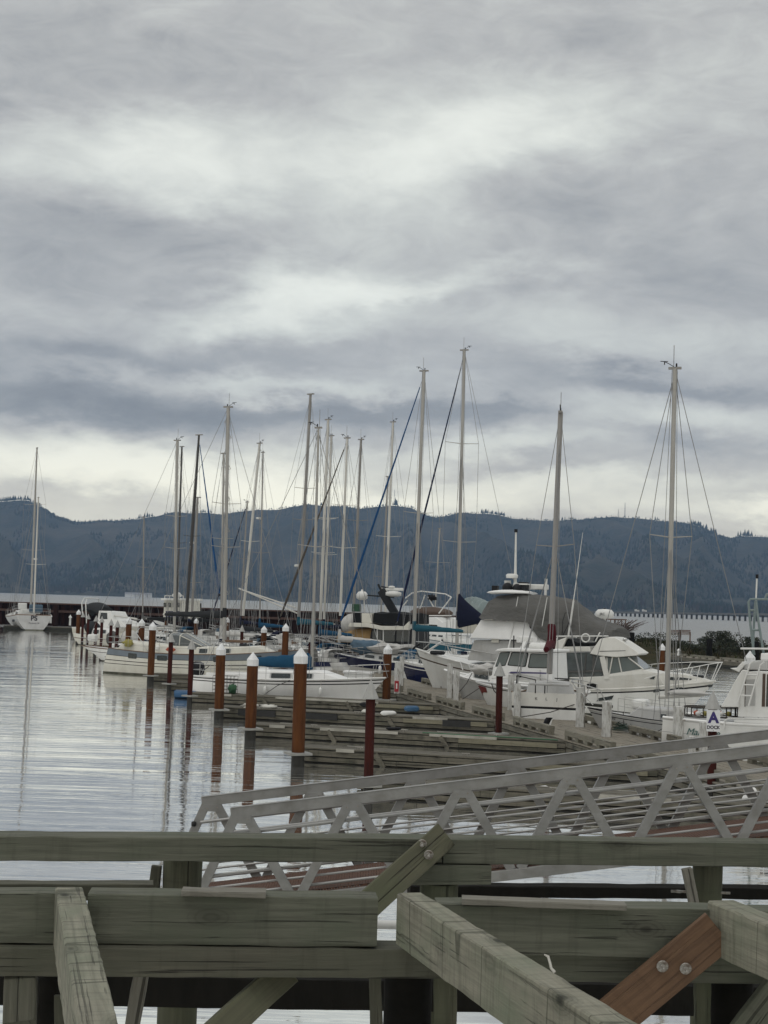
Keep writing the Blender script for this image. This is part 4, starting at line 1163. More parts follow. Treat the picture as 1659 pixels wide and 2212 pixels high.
class Boat:
    """a moored boat: bow and stern given as (bearing px, distance); local x forward, y to port, z up"""
    def __init__(s, name, label, cat, bow, stern, B, group=None):
        b, a = PY(bow[0], 1330, bow[1]), PY(stern[0], 1330, stern[1])
        b.z = a.z = 0
        s.L = (b - a).length; s.B = B
        s.c = (a + b) / 2
        d = (b - a).normalized()
        s.rz = math.atan2(d.y, d.x)
        s.d, s.n = d, Vector((-d.y, d.x, 0))
        s.sg = 1.0 if s.n.y < 0 else -1.0      # local y sign of the side that faces us
        s.root = thing(name, label, cat, s.c, s.rz, group)
        s.inv = Matrix.Rotation(-s.rz, 3, 'Z')
    def loc(s, p):
        return s.inv @ (Vector(p) - s.c)
    def xz(s, u, v, off=0.0):                  # sight (u,v) on the lengthwise plane that lies off metres towards us
        d = ray(u, v)
        n = s.n * s.sg
        t_ = ((s.c + n * off - EYE).dot(n)) / d.dot(n)
        q = s.loc(EYE + d * t_)
        return q.x, q.z
    def V(s, u, v, off=0.0):
        x, z = s.xz(u, v, off)
        return Vector((x, s.sg * off, z))
    def hull(s, zs, zm, zb, bands=((0, 1, 0),), mats=None, rake=.9, over=.3, tr=.7, full=2.0, flare=1.0, draft=.5, dz=.06, deck=None, rail=None, railr=.03, n=26, camber=.05, name='hull', soft=(3.2, .7)):
        """bands: (upper, lower, material index) as fractions sheer->water"""
        L, B = s.L, s.B
        cuts = [0.0]
        for a, b, m in bands:
            for q in (a, b):
                if all(abs(q - c) > 1e-4 for c in cuts): cuts.append(q)
        for q in (.2, .45, .7, .93, 1.0, 1.12, 1.3, 1.45):
            if all(abs(q - c) > .03 for c in cuts): cuts.append(q)
        cuts.sort()
        def bandof(q):
            m = 0
            if .93 <= q < 1.0: return len(mats or [1])
            for a, b, mi in bands:
                if a <= q < b: m = mi
            return m
        s.prm = (zs, zm, zb)
        def zsh(t):
            q = .45
            l0 = (t - q) * (t - 1) / ((0 - q) * (0 - 1)); l1 = t * (t - 1) / (q * (q - 1)); l2 = t * (t - q) / (1 * (1 - q))
            return zs * l0 + zm * l1 + zb * l2
        def hb(t):
            if t < .42: k = tr + (1 - tr) * math.sin(math.pi / 2 * t / .42)
            else: k = max(0.0, 1 - ((t - .42) / .58) ** full)
            return max(.015, B / 2 * k)
        s.zsh, s.hb = zsh, hb
        def sec(t, q):
            zt = zsh(t)
            z = zt * (1 - q) if q <= 1 else -(q - 1) * draft / .45
            e = t ** 2.2
            gm = (1 - (min(q, 1.45) / 1.46) ** soft[0]) ** soft[1]
            gb = max(0.0, 1 - q / 1.5) ** (1.1 * flare)
            y = hb(t) * (gm * (1 - e) + gb * e)
            x = -L / 2 + t * L - rake * min(q, 1.2) * t ** 7 + over * q * (1 - t) ** 7
            return Vector((x, max(y, .008), z))
        s.sec = sec
        h = MB(); rows = []
        for i in range(n + 1):
            t = i / n
            t = t ** .9 if t > 0 else 0
            rows.append([sec(t, q) for q in cuts])
        for sgn in (1, -1):
            vs_ = [Vector((p.x, p.y * sgn, p.z)) for r_ in rows for p in r_]
            m = len(cuts); fs, mi = [], []
            for i in range(n):
                for k in range(m - 1):
                    f = (i * m + k, i * m + k + 1, (i + 1) * m + k + 1, (i + 1) * m + k)
                    fs.append(f if sgn > 0 else f[::-1]); mi.append(bandof((cuts[k] + cuts[k + 1]) / 2))
            h.add(vs_, fs, mi, True)
        m = len(cuts)
        for k in range(m - 1):               # transom, banded like the sides
            a, b = rows[0][k], rows[0][k + 1]
            h.add([a, Vector((a.x, -a.y, a.z)), Vector((b.x, -b.y, b.z)), b], [(0, 1, 2, 3)], bandof((cuts[k] + cuts[k + 1]) / 2))
        h.build(name, list(mats or [G_white]) + [G_scum], s.root)
        dk_ = MB(); rr_ = []
        for i in range(n + 1):
            t = i / n; p = sec(t, 0); y = p.y - .02; z = p.z - dz
            rr_.append([Vector((p.x - (.05 if i == n else 0), y * k, z + camber * (1 - k * k))) for k in (-1, -.6, 0, .6, 1)])
        dk_.loft(rr_, 0, True, closed=False); dk_.build('deck', deck or G_deck, s.root)
        if rail:
            rl = MB()
            for sgn in (1, -1):
                rl.tube([Vector((sec(i / n, 0).x, sec(i / n, 0).y * sgn, sec(i / n, 0).z)) for i in range(n + 1)], railr, 5)
            rl.build('gunwale', rail, s.root)
    def deckz(s, x):
        return s.zsh(min(1, max(0, (x + s.L / 2) / s.L))) - .04
    def trunk(s, x0, x1, w0, w1, h, m=None, front=.9, back=.15, name='cabin', inset=.86, base=None, tag_=None):
        """coachroof from x0 (aft) to x1 (forward)"""
        st = [0, back / max(.01, x1 - x0) * .999, .35, .6, max(.61, 1 - front / (x1 - x0)), 1]
        rings = []
        for i, f in enumerate(st):
            x = x0 + (x1 - x0) * f; w_ = w0 + (w1 - w0) * f
            zb_ = (base if base is not None else s.deckz(x)) - .05
            hh = .02 if f in (0, 1) else h * (1 - .12 * f)
            rings.append([Vector((x, k[0] * w_, zb_ + k[1] * (hh + .05))) for k in ((-1, 0), (-(inset + .03), .88), (-inset + .06, 1.0), (0, 1.08), (inset - .06, 1.0), (inset + .03, .88), (1, 0))])
        b = MB().loft(rings, 0, False, closed=True, caps=True)
        o = b.build(name, m or G_white, s.root, bevel=.03)
        s.tk = (x0, x1, w0, w1, h, inset); s.cur_t = o
        return o
    def plate(s, pts, th=.015, name='window', m=None, parent=None):
        """polygon of local points pushed outward a little; both the near and, mirrored, the far side"""
        for sg in (1, -1):
            q = [Vector((p[0], p[1] * sg, p[2])) for p in pts]
            nrm = Vector((0, 1, 0)) * (1 if q[0].y > 0 else -1)
            MB().prism([p - nrm * th * .6 for p in q], nrm * th).build(name, m or glass, parent or s.root)
    def side_win(s, x0, x1, f0, f1, m=None, slant=.0):
        """window in the side of the last trunk, f as height fractions"""
        tx0, tx1, w0, w1, h, ins = s.tk
        pts = []
        for x, f in ((x0, f0), (x1, f0), (x1 - slant, f1), (x0 + slant * .2, f1)):
            k = (x - tx0) / (tx1 - tx0); w_ = w0 + (w1 - w0) * k
            pts.append(Vector((x, w_ * (1 - (1 - ins - .03) * f / .88) + .004, s.deckz(x) - .05 + f * (h * (1 - .12 * k) + .05))))
        c_ = sum(pts, Vector()) / 4
        s.plate(round_poly([c_ + (p - c_) * 1.16 for p in pts], .28), .012, 'window_frame', ss, s.cur_t)
        s.plate(round_poly([p + Vector((0, .006, 0)) for p in pts], .28), .02, 'window', m, s.cur_t)
    def house(s, prof, w0, m, name='house', taper=.10, z0=None, round_=.0, bevel=.03, wf=None):
        """superstructure: side outline (local x,z) carried across the boat, narrowing with height"""
        z0 = z0 if z0 is not None else min(p[1] for p in prof)
        hw = wf or (lambda x, z: w0 * (1 - taper * max(0, z - z0)))
        n_ = len(prof)
        A = [Vector((x, hw(x, z), z)) for x, z in prof]; Bv = [Vector((x, -hw(x, z), z)) for x, z in prof]
        b = MB().add(A + Bv, [tuple(range(n_)), tuple(range(2 * n_ - 1, n_ - 1, -1))] + [(i, n_ + i, n_ + (i + 1) % n_, (i + 1) % n_) for i in range(n_)])
        o = b.build(name, m, s.root, bevel=bevel)
        s.hw = hw; s.cur = o
        return o
    def hwin(s, prof, m=None, rnd_=.2, name='window', frame=None, out=.006):
        pts = [Vector((x, s.hw(x, z) + out, z)) for x, z in prof]
        if frame:
            c = sum(pts, Vector()) / len(pts)
            fr_ = [c + (p - c) * 1.12 for p in pts]
            s.plate(round_poly(fr_, rnd_), .012, 'window_frame', frame, s.cur)
            pts = [p + Vector((0, .008, 0)) for p in pts]
        s.plate(round_poly(pts, rnd_), .02, name, m, s.cur)
    def fwin(s, a, b, frac=((.06, .47), (.53, .94)), f0=.12, f1=.88, m=None, out=.01):
        """panes in the sloping front between outline points a (low) and b (high)"""
        a, b = Vector((a[0], 0, a[1])), Vector((b[0], 0, b[1]))
        d = b - a; nn = Vector((d.z, 0, -d.x)).normalized()
        if nn.x < 0 and d.z > 0 and a.x > b.x: nn = -nn
        for y0, y1 in frac:
            pts = []
            for f, yy in ((f0, y0), (f0, y1), (f1, y1), (f1, y0)):
                p = a + d * f; w_ = s.hw(p.x, p.z)
                pts.append(Vector((p.x, (yy * 2 - 1) * w_, p.z)) + nn * out)
            MB().prism([p - nn * .012 for p in round_poly(pts, .12)], nn * .016).build('windscreen', m or glass, s.cur)
    def tubes(s, name, lines, r_, m=None, n=6):
        b = MB()
        for ln in lines: b.tube(ln, r_, n)
        return b.build(name, m or ss, s.root)
    def pulpit(s, h=.6, ln=1.3, aft=False, r_=.016, m=None):
        t0 = 1 - ln / s.L if not aft else ln / s.L
        t1 = 1.0 if not aft else 0.0
        tp, md, legs = [], [], []
        for sg, seq in ((1, (0, .33, .66, 1)), (-1, (1, .66, .33, 0))):
            for f in seq:
                t = t0 + (t1 - t0) * f
                p = s.sec(t, 0); x = p.x + ((.12 if not aft else -.05) if f == 1 else 0)
                y = max(p.y - .05, .10) * sg
                tp.append(Vector((x, y, p.z + h))); md.append(Vector((x, y, p.z + h * .5)))
                if f in (0, .66): legs.append([Vector((p.x - (.0 if aft else .1), max(p.y - .04, .06) * sg, p.z - .02)), Vector((x, y, p.z + h))])
        s.tubes('pulpit' if not aft else 'pushpit', [tp, md] + legs, r_, m)
        return tp[0], tp[-1]
    def lifelines(s, h=.6, n=6, t0=.12, t1=.86, r_=.013):
        ls, st = [], []
        for sg in (1, -1):
            a, b = [], []
            for k in range(n + 1):
                p = s.sec(t0 + (t1 - t0) * k / n, 0)
                q = Vector((p.x, (p.y - .05) * sg, p.z))
                a.append(q + Vector((0, 0, h))); b.append(q + Vector((0, 0, h * .52)))
                MB().tube([q - Vector((0, 0, .03)), q + Vector((0, 0, h))], r_, 5).build('stanchion', ss, s.root)
            s.tubes('lifeline', [a], .006, sst, 4); s.tubes('lifeline', [b], .006, sst, 4)
    def mast(s, ub, vb, ut, vt, r_=.08, m=None, spread=(.52,), sw=.9, steps=False, gear=1, stays=True, fore=None, furl=None, furl_r=.09, back=True, base=None, taper=.72, name='mast', fside=0, radar=None, chain=None):
        n = s.n * s.sg
        def at(u, v):
            d = ray(u, v)
            return s.loc(EYE + d * (((s.c - EYE).dot(n)) / d.dot(n)))
        b0, tp = at(ub, vb), at(ut, vt)
        dr = (tp - b0)
        if base is not None:
            b0 = b0 + dr * ((base - b0.z) / dr.z); dr = tp - b0
        mm = m or M_alu
        mo = MB().tube([b0, b0 + dr * .6, tp], [r_, r_ * .95, r_ * taper], 10).build(name, mm, s.root)
        hd = MB(); hd.box(tp + Vector((0, 0, .03)), (r_ * 5, r_ * 1.4, .09)); hd.build('masthead', M_grey, mo)
        if gear:
            MB().tube([tp + Vector((.05, 0, 0)), tp + Vector((.05, 0, .95))], .014, 4).build('antenna', sst, mo)
            g = MB(); x_ = .42 * (1 if gear == 1 else -1)
            g.tube([tp + Vector((0, 0, .06)), tp + Vector((x_ * .6, 0, .22)), tp + Vector((x_, 0, .30))], .014, 4)
            g.tube([tp + Vector((x_ - .14, 0, .30)), tp + Vector((x_ + .16, 0, .32))], .016, 4); g.tube([tp + Vector((x_, 0, .30)), tp + Vector((x_, 0, .18))], .022, 5)
            g.build('wind_vane', G_black, mo)
            MB().lathe([(.035, 0), (.035, .14), (.0, .16)], 8).build('masthead_light', G_black, mo, tp + Vector((-.06, 0, .07)))
        side = []
        for f in spread:
            c = b0 + dr * f
            for sg in (1, -1):
                e = c + Vector((sg * .74 * sw, sg * .67 * sw, .08)); MB().tube([c, e], [.028, .02], 6).build('spreader', mm, mo)
                side.append((f, sg, e))
        if stays:
            for dx_, dy_ in ((.35, .12), (-.3, -.1)):
                MB().tube([tp + Vector((dx_ * .3, dy_ * .3, -.05)), b0 + Vector((dx_, dy_, .1))], .011, 4, cap=False).build('halyard', sst, s.root)
        if steps:
            for k in range(1, 15):
                c = b0 + dr * (k / 15.0); sg = 1 if k % 2 else -1
                MB().tube([c + Vector((sg * r_, 0, 0)), c + Vector((sg * (r_ + .13), 0, .02)), c + Vector((sg * r_ * .9, 0, .26))], .022, 4).build('mast_step', mm, mo)
        if stays:
            tx = (b0.x + s.L / 2) / s.L
            for sg in (1, -1):
                q = s.sec(min(.97, max(.03, tx)), 0); q = Vector((q.x, (q.y - .03) * sg, q.z))
                pts = [tp] + [e for f, g_, e in sorted(side, reverse=True) if g_ == sg] + [q]
                MB().tube(pts, .014, 4, cap=False).build('shroud', sst, s.root)
                for dx in (-.55, -.3, .3):
                    q2 = s.sec(min(.97, max(.03, tx + dx / s.L)), 0)
                    f0 = max(spread) if spread else .6
                    MB().tube([b0 + dr * f0, Vector((q2.x, (q2.y - .03) * sg, q2.z))], .013, 4, cap=False).build('shroud', sst, s.root)
        if fore is not False:
            if fore is None: fp = s.sec(1.0, 0); fp = Vector((fp.x - .05, 0, fp.z))
            else: fp = at(*fore)
            tf = b0 + dr * (.985 if fside == 0 else fside)
            MB().tube([tf, fp], .015, 4, cap=False).build('forestay', sst, s.root)
            if furl:
                a = tf + (fp - tf) * .045; b = tf + (fp - tf) * .95
                pts, rs = [], []
                for k in range(25):
                    f = k / 24.0; pts.append(a + (b - a) * f); rs.append(furl_r * (.38 + .62 * min(1, f * 1.25)) * (1 + .10 * math.sin(k * 2.6)) * (1 if f < .93 else .75))
                MB().tube(pts, rs, 8).build('furled_sail', furl, s.root)
                MB().lathe([(furl_r * .6, 0), (furl_r * .9, .03), (furl_r * .9, .14), (furl_r * .6, .17)], 10).build('furling_drum', G_black, s.root, fp + (tf - fp) * .035)
        if back:
            bp2 = s.sec(0, 0)
            MB().tube([tp, Vector((bp2.x, 0, bp2.z))], .014, 4, cap=False).build('backstay', sst, s.root)
        if radar:
            c = b0 + dr * radar; x_ = .34 * (1 if radar > 0 else 1)
            MB().bar(c, c + Vector((x_, 0, 0)), .08, .05).build('radar_bracket', ss, s.root)
            MB().lathe([(.10, 0), (.25, .03), (.27, .10), (.24, .19), (0, .22)], 14).build('radar_dome', white_p, s.root, c + Vector((x_ + .12, 0, .03)))
        s.mb, s.mt, s.mdr = b0, tp, dr
        return b0, tp
    def boom(s, z, ln, m=None, cover=None, cr=.2, r_=.06, rise=.0, dirx=-1, x0=None, collar=True):
        f = (z - s.mb.z) / s.mdr.z; a = s.mb + s.mdr * f
        if x0 is not None: a = Vector((x0, 0, z))
        b = a + Vector((dirx * ln, 0, rise))
        bo_ = MB().tube([a, b], r_, 8).build('boom', m or M_alu, s.root)
        if cover:
            rings = []
            for k in range(15):
                q = k / 14.0; c = a + (b - a) * (q * .97)
                hh = cr * (1.9 - 1.05 * q) * (1 + .05 * math.sin(k * 2.1)); ww = cr * (.62 - .16 * q) * (1 + .08 * math.sin(k * 1.7 + 1))
                if k in (0, 14): hh *= .8; ww *= .7
                rings.append([c + Vector((0, ww * math.sin(an) * (1.0 if math.cos(an) < .2 else .75), hh * (math.cos(an) * .5 + .38) - .07)) for an in [i * 2 * math.pi / 12 for i in range(12)]])
            o = MB().loft(rings, 0, True).build('sail_cover', cover, bo_)
            if collar:
                MB().tube([a + s.mdr.normalized() * t_ for t_ in (-.2, .1, .45, .8)], [s_ * 1.0 for s_ in (.11, .14, .14, .09)], 10).build('mast_collar', cover, s.root)
    def outboard(s, x, y, z, sc_=1.0):
        c = MB(); rings = []
        for zz, lx, ly in ((0, .16, .12), (.10, .24, .17), (.28, .27, .18), (.42, .22, .15), (.47, .10, .08)):
            rings.append([Vector((x - .12 + lx * sc_ * math.cos(a) * (1.1 if math.cos(a) < 0 else .9), y + ly * sc_ * math.sin(a), z + zz * sc_)) for a in [i * 2 * math.pi / 12 for i in range(12)]])
        c.loft(rings, 0, True); o = c.build('outboard_motor', G_black, s.root)
        MB().box((x - .12, y, z - .4 * sc_), (.16 * sc_, .10 * sc_, .85 * sc_)).build('leg', C_char, o)
        MB().tube([Vector((x + .05, y, z + .2)), Vector((x + .5, y + .05, z + .55))], .022, 6).build('tiller', G_black, o)
        return o
    def fender(s, t, sg, m=None, r_=.10, ln=.5):
        p = s.sec(t, 0); q = Vector((p.x, (p.y + r_) * sg, p.z * .55))
        MB().lathe([(.02, -ln / 2 - .06), (r_ * .7, -ln / 2), (r_, -ln * .38), (r_, ln * .38), (r_ * .7, ln / 2), (.02, ln / 2 + .06)], 10).build('fender', m or white_p, s.root, q)
        MB().tube([q + Vector((0, 0, ln / 2)), Vector((p.x, p.y * sg, p.z + .05))], .008, 4).build('fender_line', rope_w, s.root)
def round_poly(pts, k=.25, n=4):
    """polygon with each corner cut by a short curve"""
    out = []
    m = len(pts)
    for i in range(m):
        p, a, b = pts[i], pts[i - 1], pts[(i + 1) % m]
        A = p + (a - p) * k * .5; Bq = p + (b - p) * k * .5
        for j in range(n + 1):
            f = j / n; out.append(A * (1 - f) ** 2 + p * 2 * f * (1 - f) + Bq * f * f)
    return out
# ================================================================== B1 small white sailboat on the fourth finger
b = Boat('sailboat', 'small white sailboat with blue sail cover and black numbers by its bow', 'sailboat', (838, 75.9), (439, 79.2), 2.7)
b.hull(1.20, 1.22, 1.52, ((.0, .05, 0), (.05, .09, 1), (.09, .16, 0), (.16, .20, 1), (.20, 1.0, 0), (1.0, 1.5, 2)), [G_bright, G_black, C_navy], rake=1.35, over=-.18, tr=.62, full=1.9, deck=G_bright, rail=G_white, railr=.035)
x0, _ = b.xz(552, 1455); x1, _ = b.xz(752, 1463)
b.trunk(x0, x1, .98, .62, .50, G_bright, front=1.35, back=.1)
x, _ = b.xz(650, 1460); x2, _ = b.xz(685, 1460)
b.side_win(x, x2, .28, .74, glass)
xx, _ = b.xz(600, 1460); x3, _ = b.xz(640, 1460); b.side_win(xx, x3, .28, .74, glass)
# cockpit coamings
xa_, _ = b.xz(463, 1458)
for sg in (1, -1):
    MB().bar((xa_, sg * .93, 1.27), (x0, sg * .97, 1.30), .14, .26).build('coaming', G_bright, b.root, bevel=.03)
MB().box((b.xz(575, 1450)[0], 0, 1.60), (.5, .55, .35)).build('companionway_hatch', G_bright, b.root, bevel=.03)
b.mast(674, 1440, 688, 925, .075, M_alu, spread=(.50,), sw=.95, fore=(838, 1464), gear=-1)
b.boom(1.88, 3.45, M_alu, C_blue, .46, rise=.05, collar=False)
b.pulpit(.66, 1.7); b.pulpit(.62, 1.0, aft=True); b.lifelines(.6, 5)
b.outboard(-b.L / 2 - .25, .35, 1.10, 1.65)
for t_ in (.42, .58, .70): b.fender(t_, -1, white_p, .09, .35)
p = b.sec(.86, .42)
text_mesh('OR 131', .22, 'registration_number', sgk, b.root, (p.x - .25, -p.y - .03, p.z + .12), (math.pi / 2 + .06, 0, R(8)), extrude=.004)
# mooring rope to the finger
mr = mat('rope_dark', (.06, .055, .05), rough=.9)
q = b.sec(.55, .0)
b.tubes('mooring_line', [[Vector((q.x, -q.y, q.z)), Vector((q.x - .6, -q.y - .3, .95)), Vector((q.x - 1.1, -q.y - .55, .55))]], .018, mr, 5)

# ================================================================== B2 big cream sailboat
b = Boat('sailboat', 'big cream sailboat with a blue grey band, hull windows and tall stepped mast', 'sailboat', (650, 98.6), (254, 102.5), 3.7)
b.hull(1.68, 1.50, 2.02, ((0, .25, 1), (.25, .27, 2), (.27, .44, 0), (.44, .47, 2), (.47, .58, 0), (.58, .605, 2), (.605, 1.0, 0), (1.0, 1.5, 3)), [G_cream, G_band, G_black, C_navy], rake=1.5, over=-.45, tr=.62, full=2.0, deck=G_cream, rail=teak, railr=.03)
for (ua, ub_) in ((275, 295), (342, 364), (461, 482), (536, 556)):
    xa_, _ = b.xz(ua, 1412, 1.6); xb_, _ = b.xz(ub_, 1412, 1.6)
    pts = []
    for x_, q_ in ((xa_, .10), (xb_, .10), (xb_, .32), (xa_, .32)):
        t_ = (x_ + b.L / 2) / b.L; p = b.sec(t_, q_); pts.append(Vector((x_, p.y + .012, p.z)))
    b.plate(round_poly(pts, .3), .03, 'hull_window', glass)
xa_, _ = b.xz(268, 1395); xb_, _ = b.xz(445, 1395); xc_, _ = b.xz(592, 1403)
b.trunk(xa_, xb_ + .2, 1.15, 1.3, .62, G_cream, front=.9, back=.5)
b.trunk(xb_ - .4, xc_, 1.25, .72, .52, G_cream, front=.9, back=.2)
for ua, ub_ in ((446, 462), (491, 510)):
    b.side_win(b.xz(ua, 1402)[0], b.xz(ub_, 1402)[0], .30, .78, glass)
# glass dodger
xd0, _ = b.xz(380, 1385); xd1, _ = b.xz(448, 1388)
zd = b.deckz(xd0) + .55
ds = MB(); rings = []
for x_, w_, h_ in ((xd0, 1.05, .78), (xd0 + .75, 1.08, .78), (xd1, 1.0, .05)):
    rings.append([Vector((x_, w_ * k, zd + hh * h_)) for k, hh in ((-1, 0), (-.92, .85), (-.6, 1), (0, 1.05), (.6, 1), (.92, .85), (1, 0))])
ds.loft(rings, 0, False, closed=False); ds.build('dodger', vinyl, b.root)
b.tubes('dodger_frame', [rings[0], rings[1], [rings[1][3], rings[2][3]], [rings[1][1], rings[2][1]], [rings[1][5], rings[2][5]]], .03, G_cream)
# bimini frame and arch aft
xe, _ = b.xz(340, 1390)
for dx, h_ in ((-1.0, 1.6), (.1, 1.75), (.9, 1.6)):
    zz = b.deckz(xe)
    b.tubes('bimini_frame', [[Vector((xe, -1.25, zz)), Vector((xe + dx, -1.2, zz + h_ * .8)), Vector((xe + dx, -.6, zz + h_)), Vector((xe + dx, .6, zz + h_)), Vector((xe + dx, 1.2, zz + h_ * .8)), Vector((xe, 1.25, zz))]], .022)
b.mast(484, 1386, 493, 880, .125, M_alu, spread=(.40, .585), sw=1.0, steps=True, gear=1, fore=(640, 1400), taper=.85)
b.boom(4.0, 4.4, M_white, C_char, .28)
b.pulpit(.75, 2.0); b.pulpit(.75, 1.3, aft=True); b.lifelines(.7, 8)
MB().blob((b.xz(295, 1395)[0], -1.25, 2.05), (.38, .16, .24), 0, 3, .3, freq=2.2).build('yellow_bundle', yellow_m, b.root)
MB().blob((b.xz(390, 1397)[0], -1.5, 1.75), (.35, .14, .16), 0, 4).build('red_float', orange_b, b.root)
MB().blob((b.xz(362, 1393)[0], -1.5, 1.8), (.18, .14, .2), 0, 5, .05).build('white_float', white_p, b.root)
MB().box((b.xz(516, 1395)[0], 0, 2.42), (1.6, .9, .16)).build('hatch', teak, b.root, bevel=.03)
MB().bar((-b.L / 2 - .05, .2, .62), (-b.L / 2 - .75, .2, .62), .9, .07).build('swim_step', white_p, b.root)

# ================================================================== generic far sailboats
def simple_sail(label, bow, stern, B, mastspec, hullm=None, z=(1.1, 1.05, 1.45), cover=None, boomz=2.2, boomln=3.6, furl=None, fore=None, cabin=.5, band=None, rails=True, boomm=None, **kw):
    bb_ = Boat('sailboat', label, 'sailboat', bow, stern, B)
    hm1 = hullm or G_white
    bb_.hull(z[0], z[1], z[2], ((0, .07, 1), (.07, 1, 0), (1, 1.5, 2)) if band is None else ((0, band[0], 1), (band[0], 1, 0), (1, 1.5, 2)), [hm1, band[1] if band else G_white, C_navy], rake=1.1, over=-.5, tr=.6, deck=G_deck, n=18, soft=(2.2, .9))
    L = bb_.L
    bb_.trunk(-L * .18, L * .26, B * .34, B * .22, cabin, G_white, front=1.0)
    for k in range(3): bb_.side_win(-L * .14 + k * L * .12, -L * .06 + k * L * .12, .35, .75, glass)
    for sg in (1, -1): MB().bar((-L * .44, sg * B * .3, z[0] + .1), (-L * .18, sg * B * .34, z[1] + .14), .12, .24).build('coaming', G_white, bb_.root)
    if mastspec:
        ms = dict(mastspec); pos = ms.pop('pos')
        fr_ = ms.pop('fore', None)
        bb_.mast(*pos, furl=furl, fore=fore or fr_, **ms)
        bb_.boom(boomz, boomln, boomm or M_alu, cover, .26, **kw)
    q = random.Random(len(label) * 7 + int(bow[0]))
    # sprayhood, cockpit gear and lashed-down clutter
    if q.random() < .7:
        cm = q.choice((C_navy, C_black, C_char, C_blue, C_white)); rings = []
        for x_, h_ in ((-L * .24, .62), (-L * .17, .66), (-L * .09, .10)):
            zz = bb_.deckz(x_) + cabin * .6; w_ = B * .34
            rings.append([Vector((x_, w_ * k, zz + hh * h_)) for k, hh in ((-1, 0), (-.9, .85), (-.5, 1), (.5, 1), (.9, .85), (1, 0))])
        MB().loft(rings, 0, False, closed=False).build('sprayhood', cm, bb_.root)
    for k in range(5):
        x_ = q.uniform(-.42, .42) * L; yy = q.uniform(-.25, .25) * B
        zz = bb_.deckz(x_) + (cabin if abs(x_) < L * .2 else .1)
        MB().box((x_, yy, zz + .1), (q.uniform(.25, .7), q.uniform(.2, .5), q.uniform(.15, .4)), 0, q.random()).build('deck_gear', q.choice((C_char, C_dust, teak, G_deck, C_navy, white_p, C_grey)), bb_.root, bevel=.04)
    for k in range(3): bb_.fender(q.uniform(.3, .8), bb_.sg, q.choice((white_p, white_p, G_black)), .11, .55)
    for k in range(5):
        p_ = bb_.sec(.15 + k * .17, 0)
        for sg in (1, -1): MB().tube([Vector((p_.x, (p_.y - .05) * sg, p_.z - .03)), Vector((p_.x, (p_.y - .05) * sg, p_.z + .58))], .015, 4).build('stanchion', ss, bb_.root)
    if rails: bb_.pulpit(.6, 1.2); bb_.pulpit(.6, .9, aft=True); bb_.tubes('guard_rail', [[Vector((p.x, (p.y - .04) * sg, p.z + .55)) for p in (bb_.sec(t_, 0) for t_ in (.08, .3, .5, .7, .9))] for sg in (1, -1)], .010, ss, 4)
    return bb_
# B3 white counter-stern yacht left of the cream boat
b = Boat('sailboat', 'white sailboat with long overhanging stern left of the cream sailboat', 'sailboat', (420, 117.5), (188, 121.5), 2.9)
b.hull(1.12, .98, 1.35, ((0, .05, 1), (.05, .30, 0), (.30, .34, 2), (.34, 1, 0), (1.0, 1.5, 2)), [G_white, teak, G_black], rake=1.5, over=2.3, tr=.42, full=1.8, deck=G_white, rail=teak, railr=.035)
b.trunk(b.xz(250, 1390)[0], b.xz(370, 1390)[0], .95, .7, .45, G_white)
for ua, ub_ in ((262, 280), (292, 310)): b.side_win(b.xz(ua, 1390)[0], b.xz(ub_, 1390)[0], .3, .8)
b.pulpit(.62, 1.2); b.pulpit(.62, 1.6, aft=True); b.lifelines(.6, 6)
MB().prism([b.V(249, 1412), b.V(262, 1416), b.V(262, 1428), b.V(254, 1430)], Vector((0, .08, 0))).build('rudder', G_black, b.root)
MB().box((b.xz(205, 1378)[0], -.3, 1.75), (.75, .5, .55)).build('white_bag', white_p, b.root, bevel=.12)
MB().blob((b.xz(243, 1385)[0], 0, 1.75), (.55, .5, .55), 0, 8, .1).build('canvas_bundle', C_grey, b.root)
MB().blob((b.xz(280, 1382)[0], 0, 1.85), (.75, .55, .62), 0, 9, .08).build('canvas_heap', C_white, b.root)
b.mast(376, 1385, 383, 952, .115, M_alu, spread=(.46, .62), sw=.85, gear=1, radar=None, taper=.9, fore=False)
b.boom(2.75, 4.2, M_white, None)
# B4 cream hull beyond it
b = Boat('motor_boat', 'small cream hulled boat with a round dark cover behind the overhanging stern', 'boat', (268, 153), (180, 157), 2.8)
b.hull(1.2, 1.1, 1.4, ((0, .12, 1), (.12, .36, 0), (.36, .42, 2), (.42, 1, 0), (1, 1.5, 2)), [G_cream, G_cream, teak], tr=.85)
b.trunk(-b.L * .1, b.L * .3, 1.0, .6, .7, G_white, front=.8)
for k in range(2): b.side_win(-b.L * .06 + k * .9, -b.L * .06 + .7 + k * .9, .3, .8)
MB().blob((b.xz(196, 1358)[0], .2, 1.75), (.95, .8, .72), 0, 2, .08).build('engine_cover', C_char, b.root)
b.pulpit(.6, 1.2)
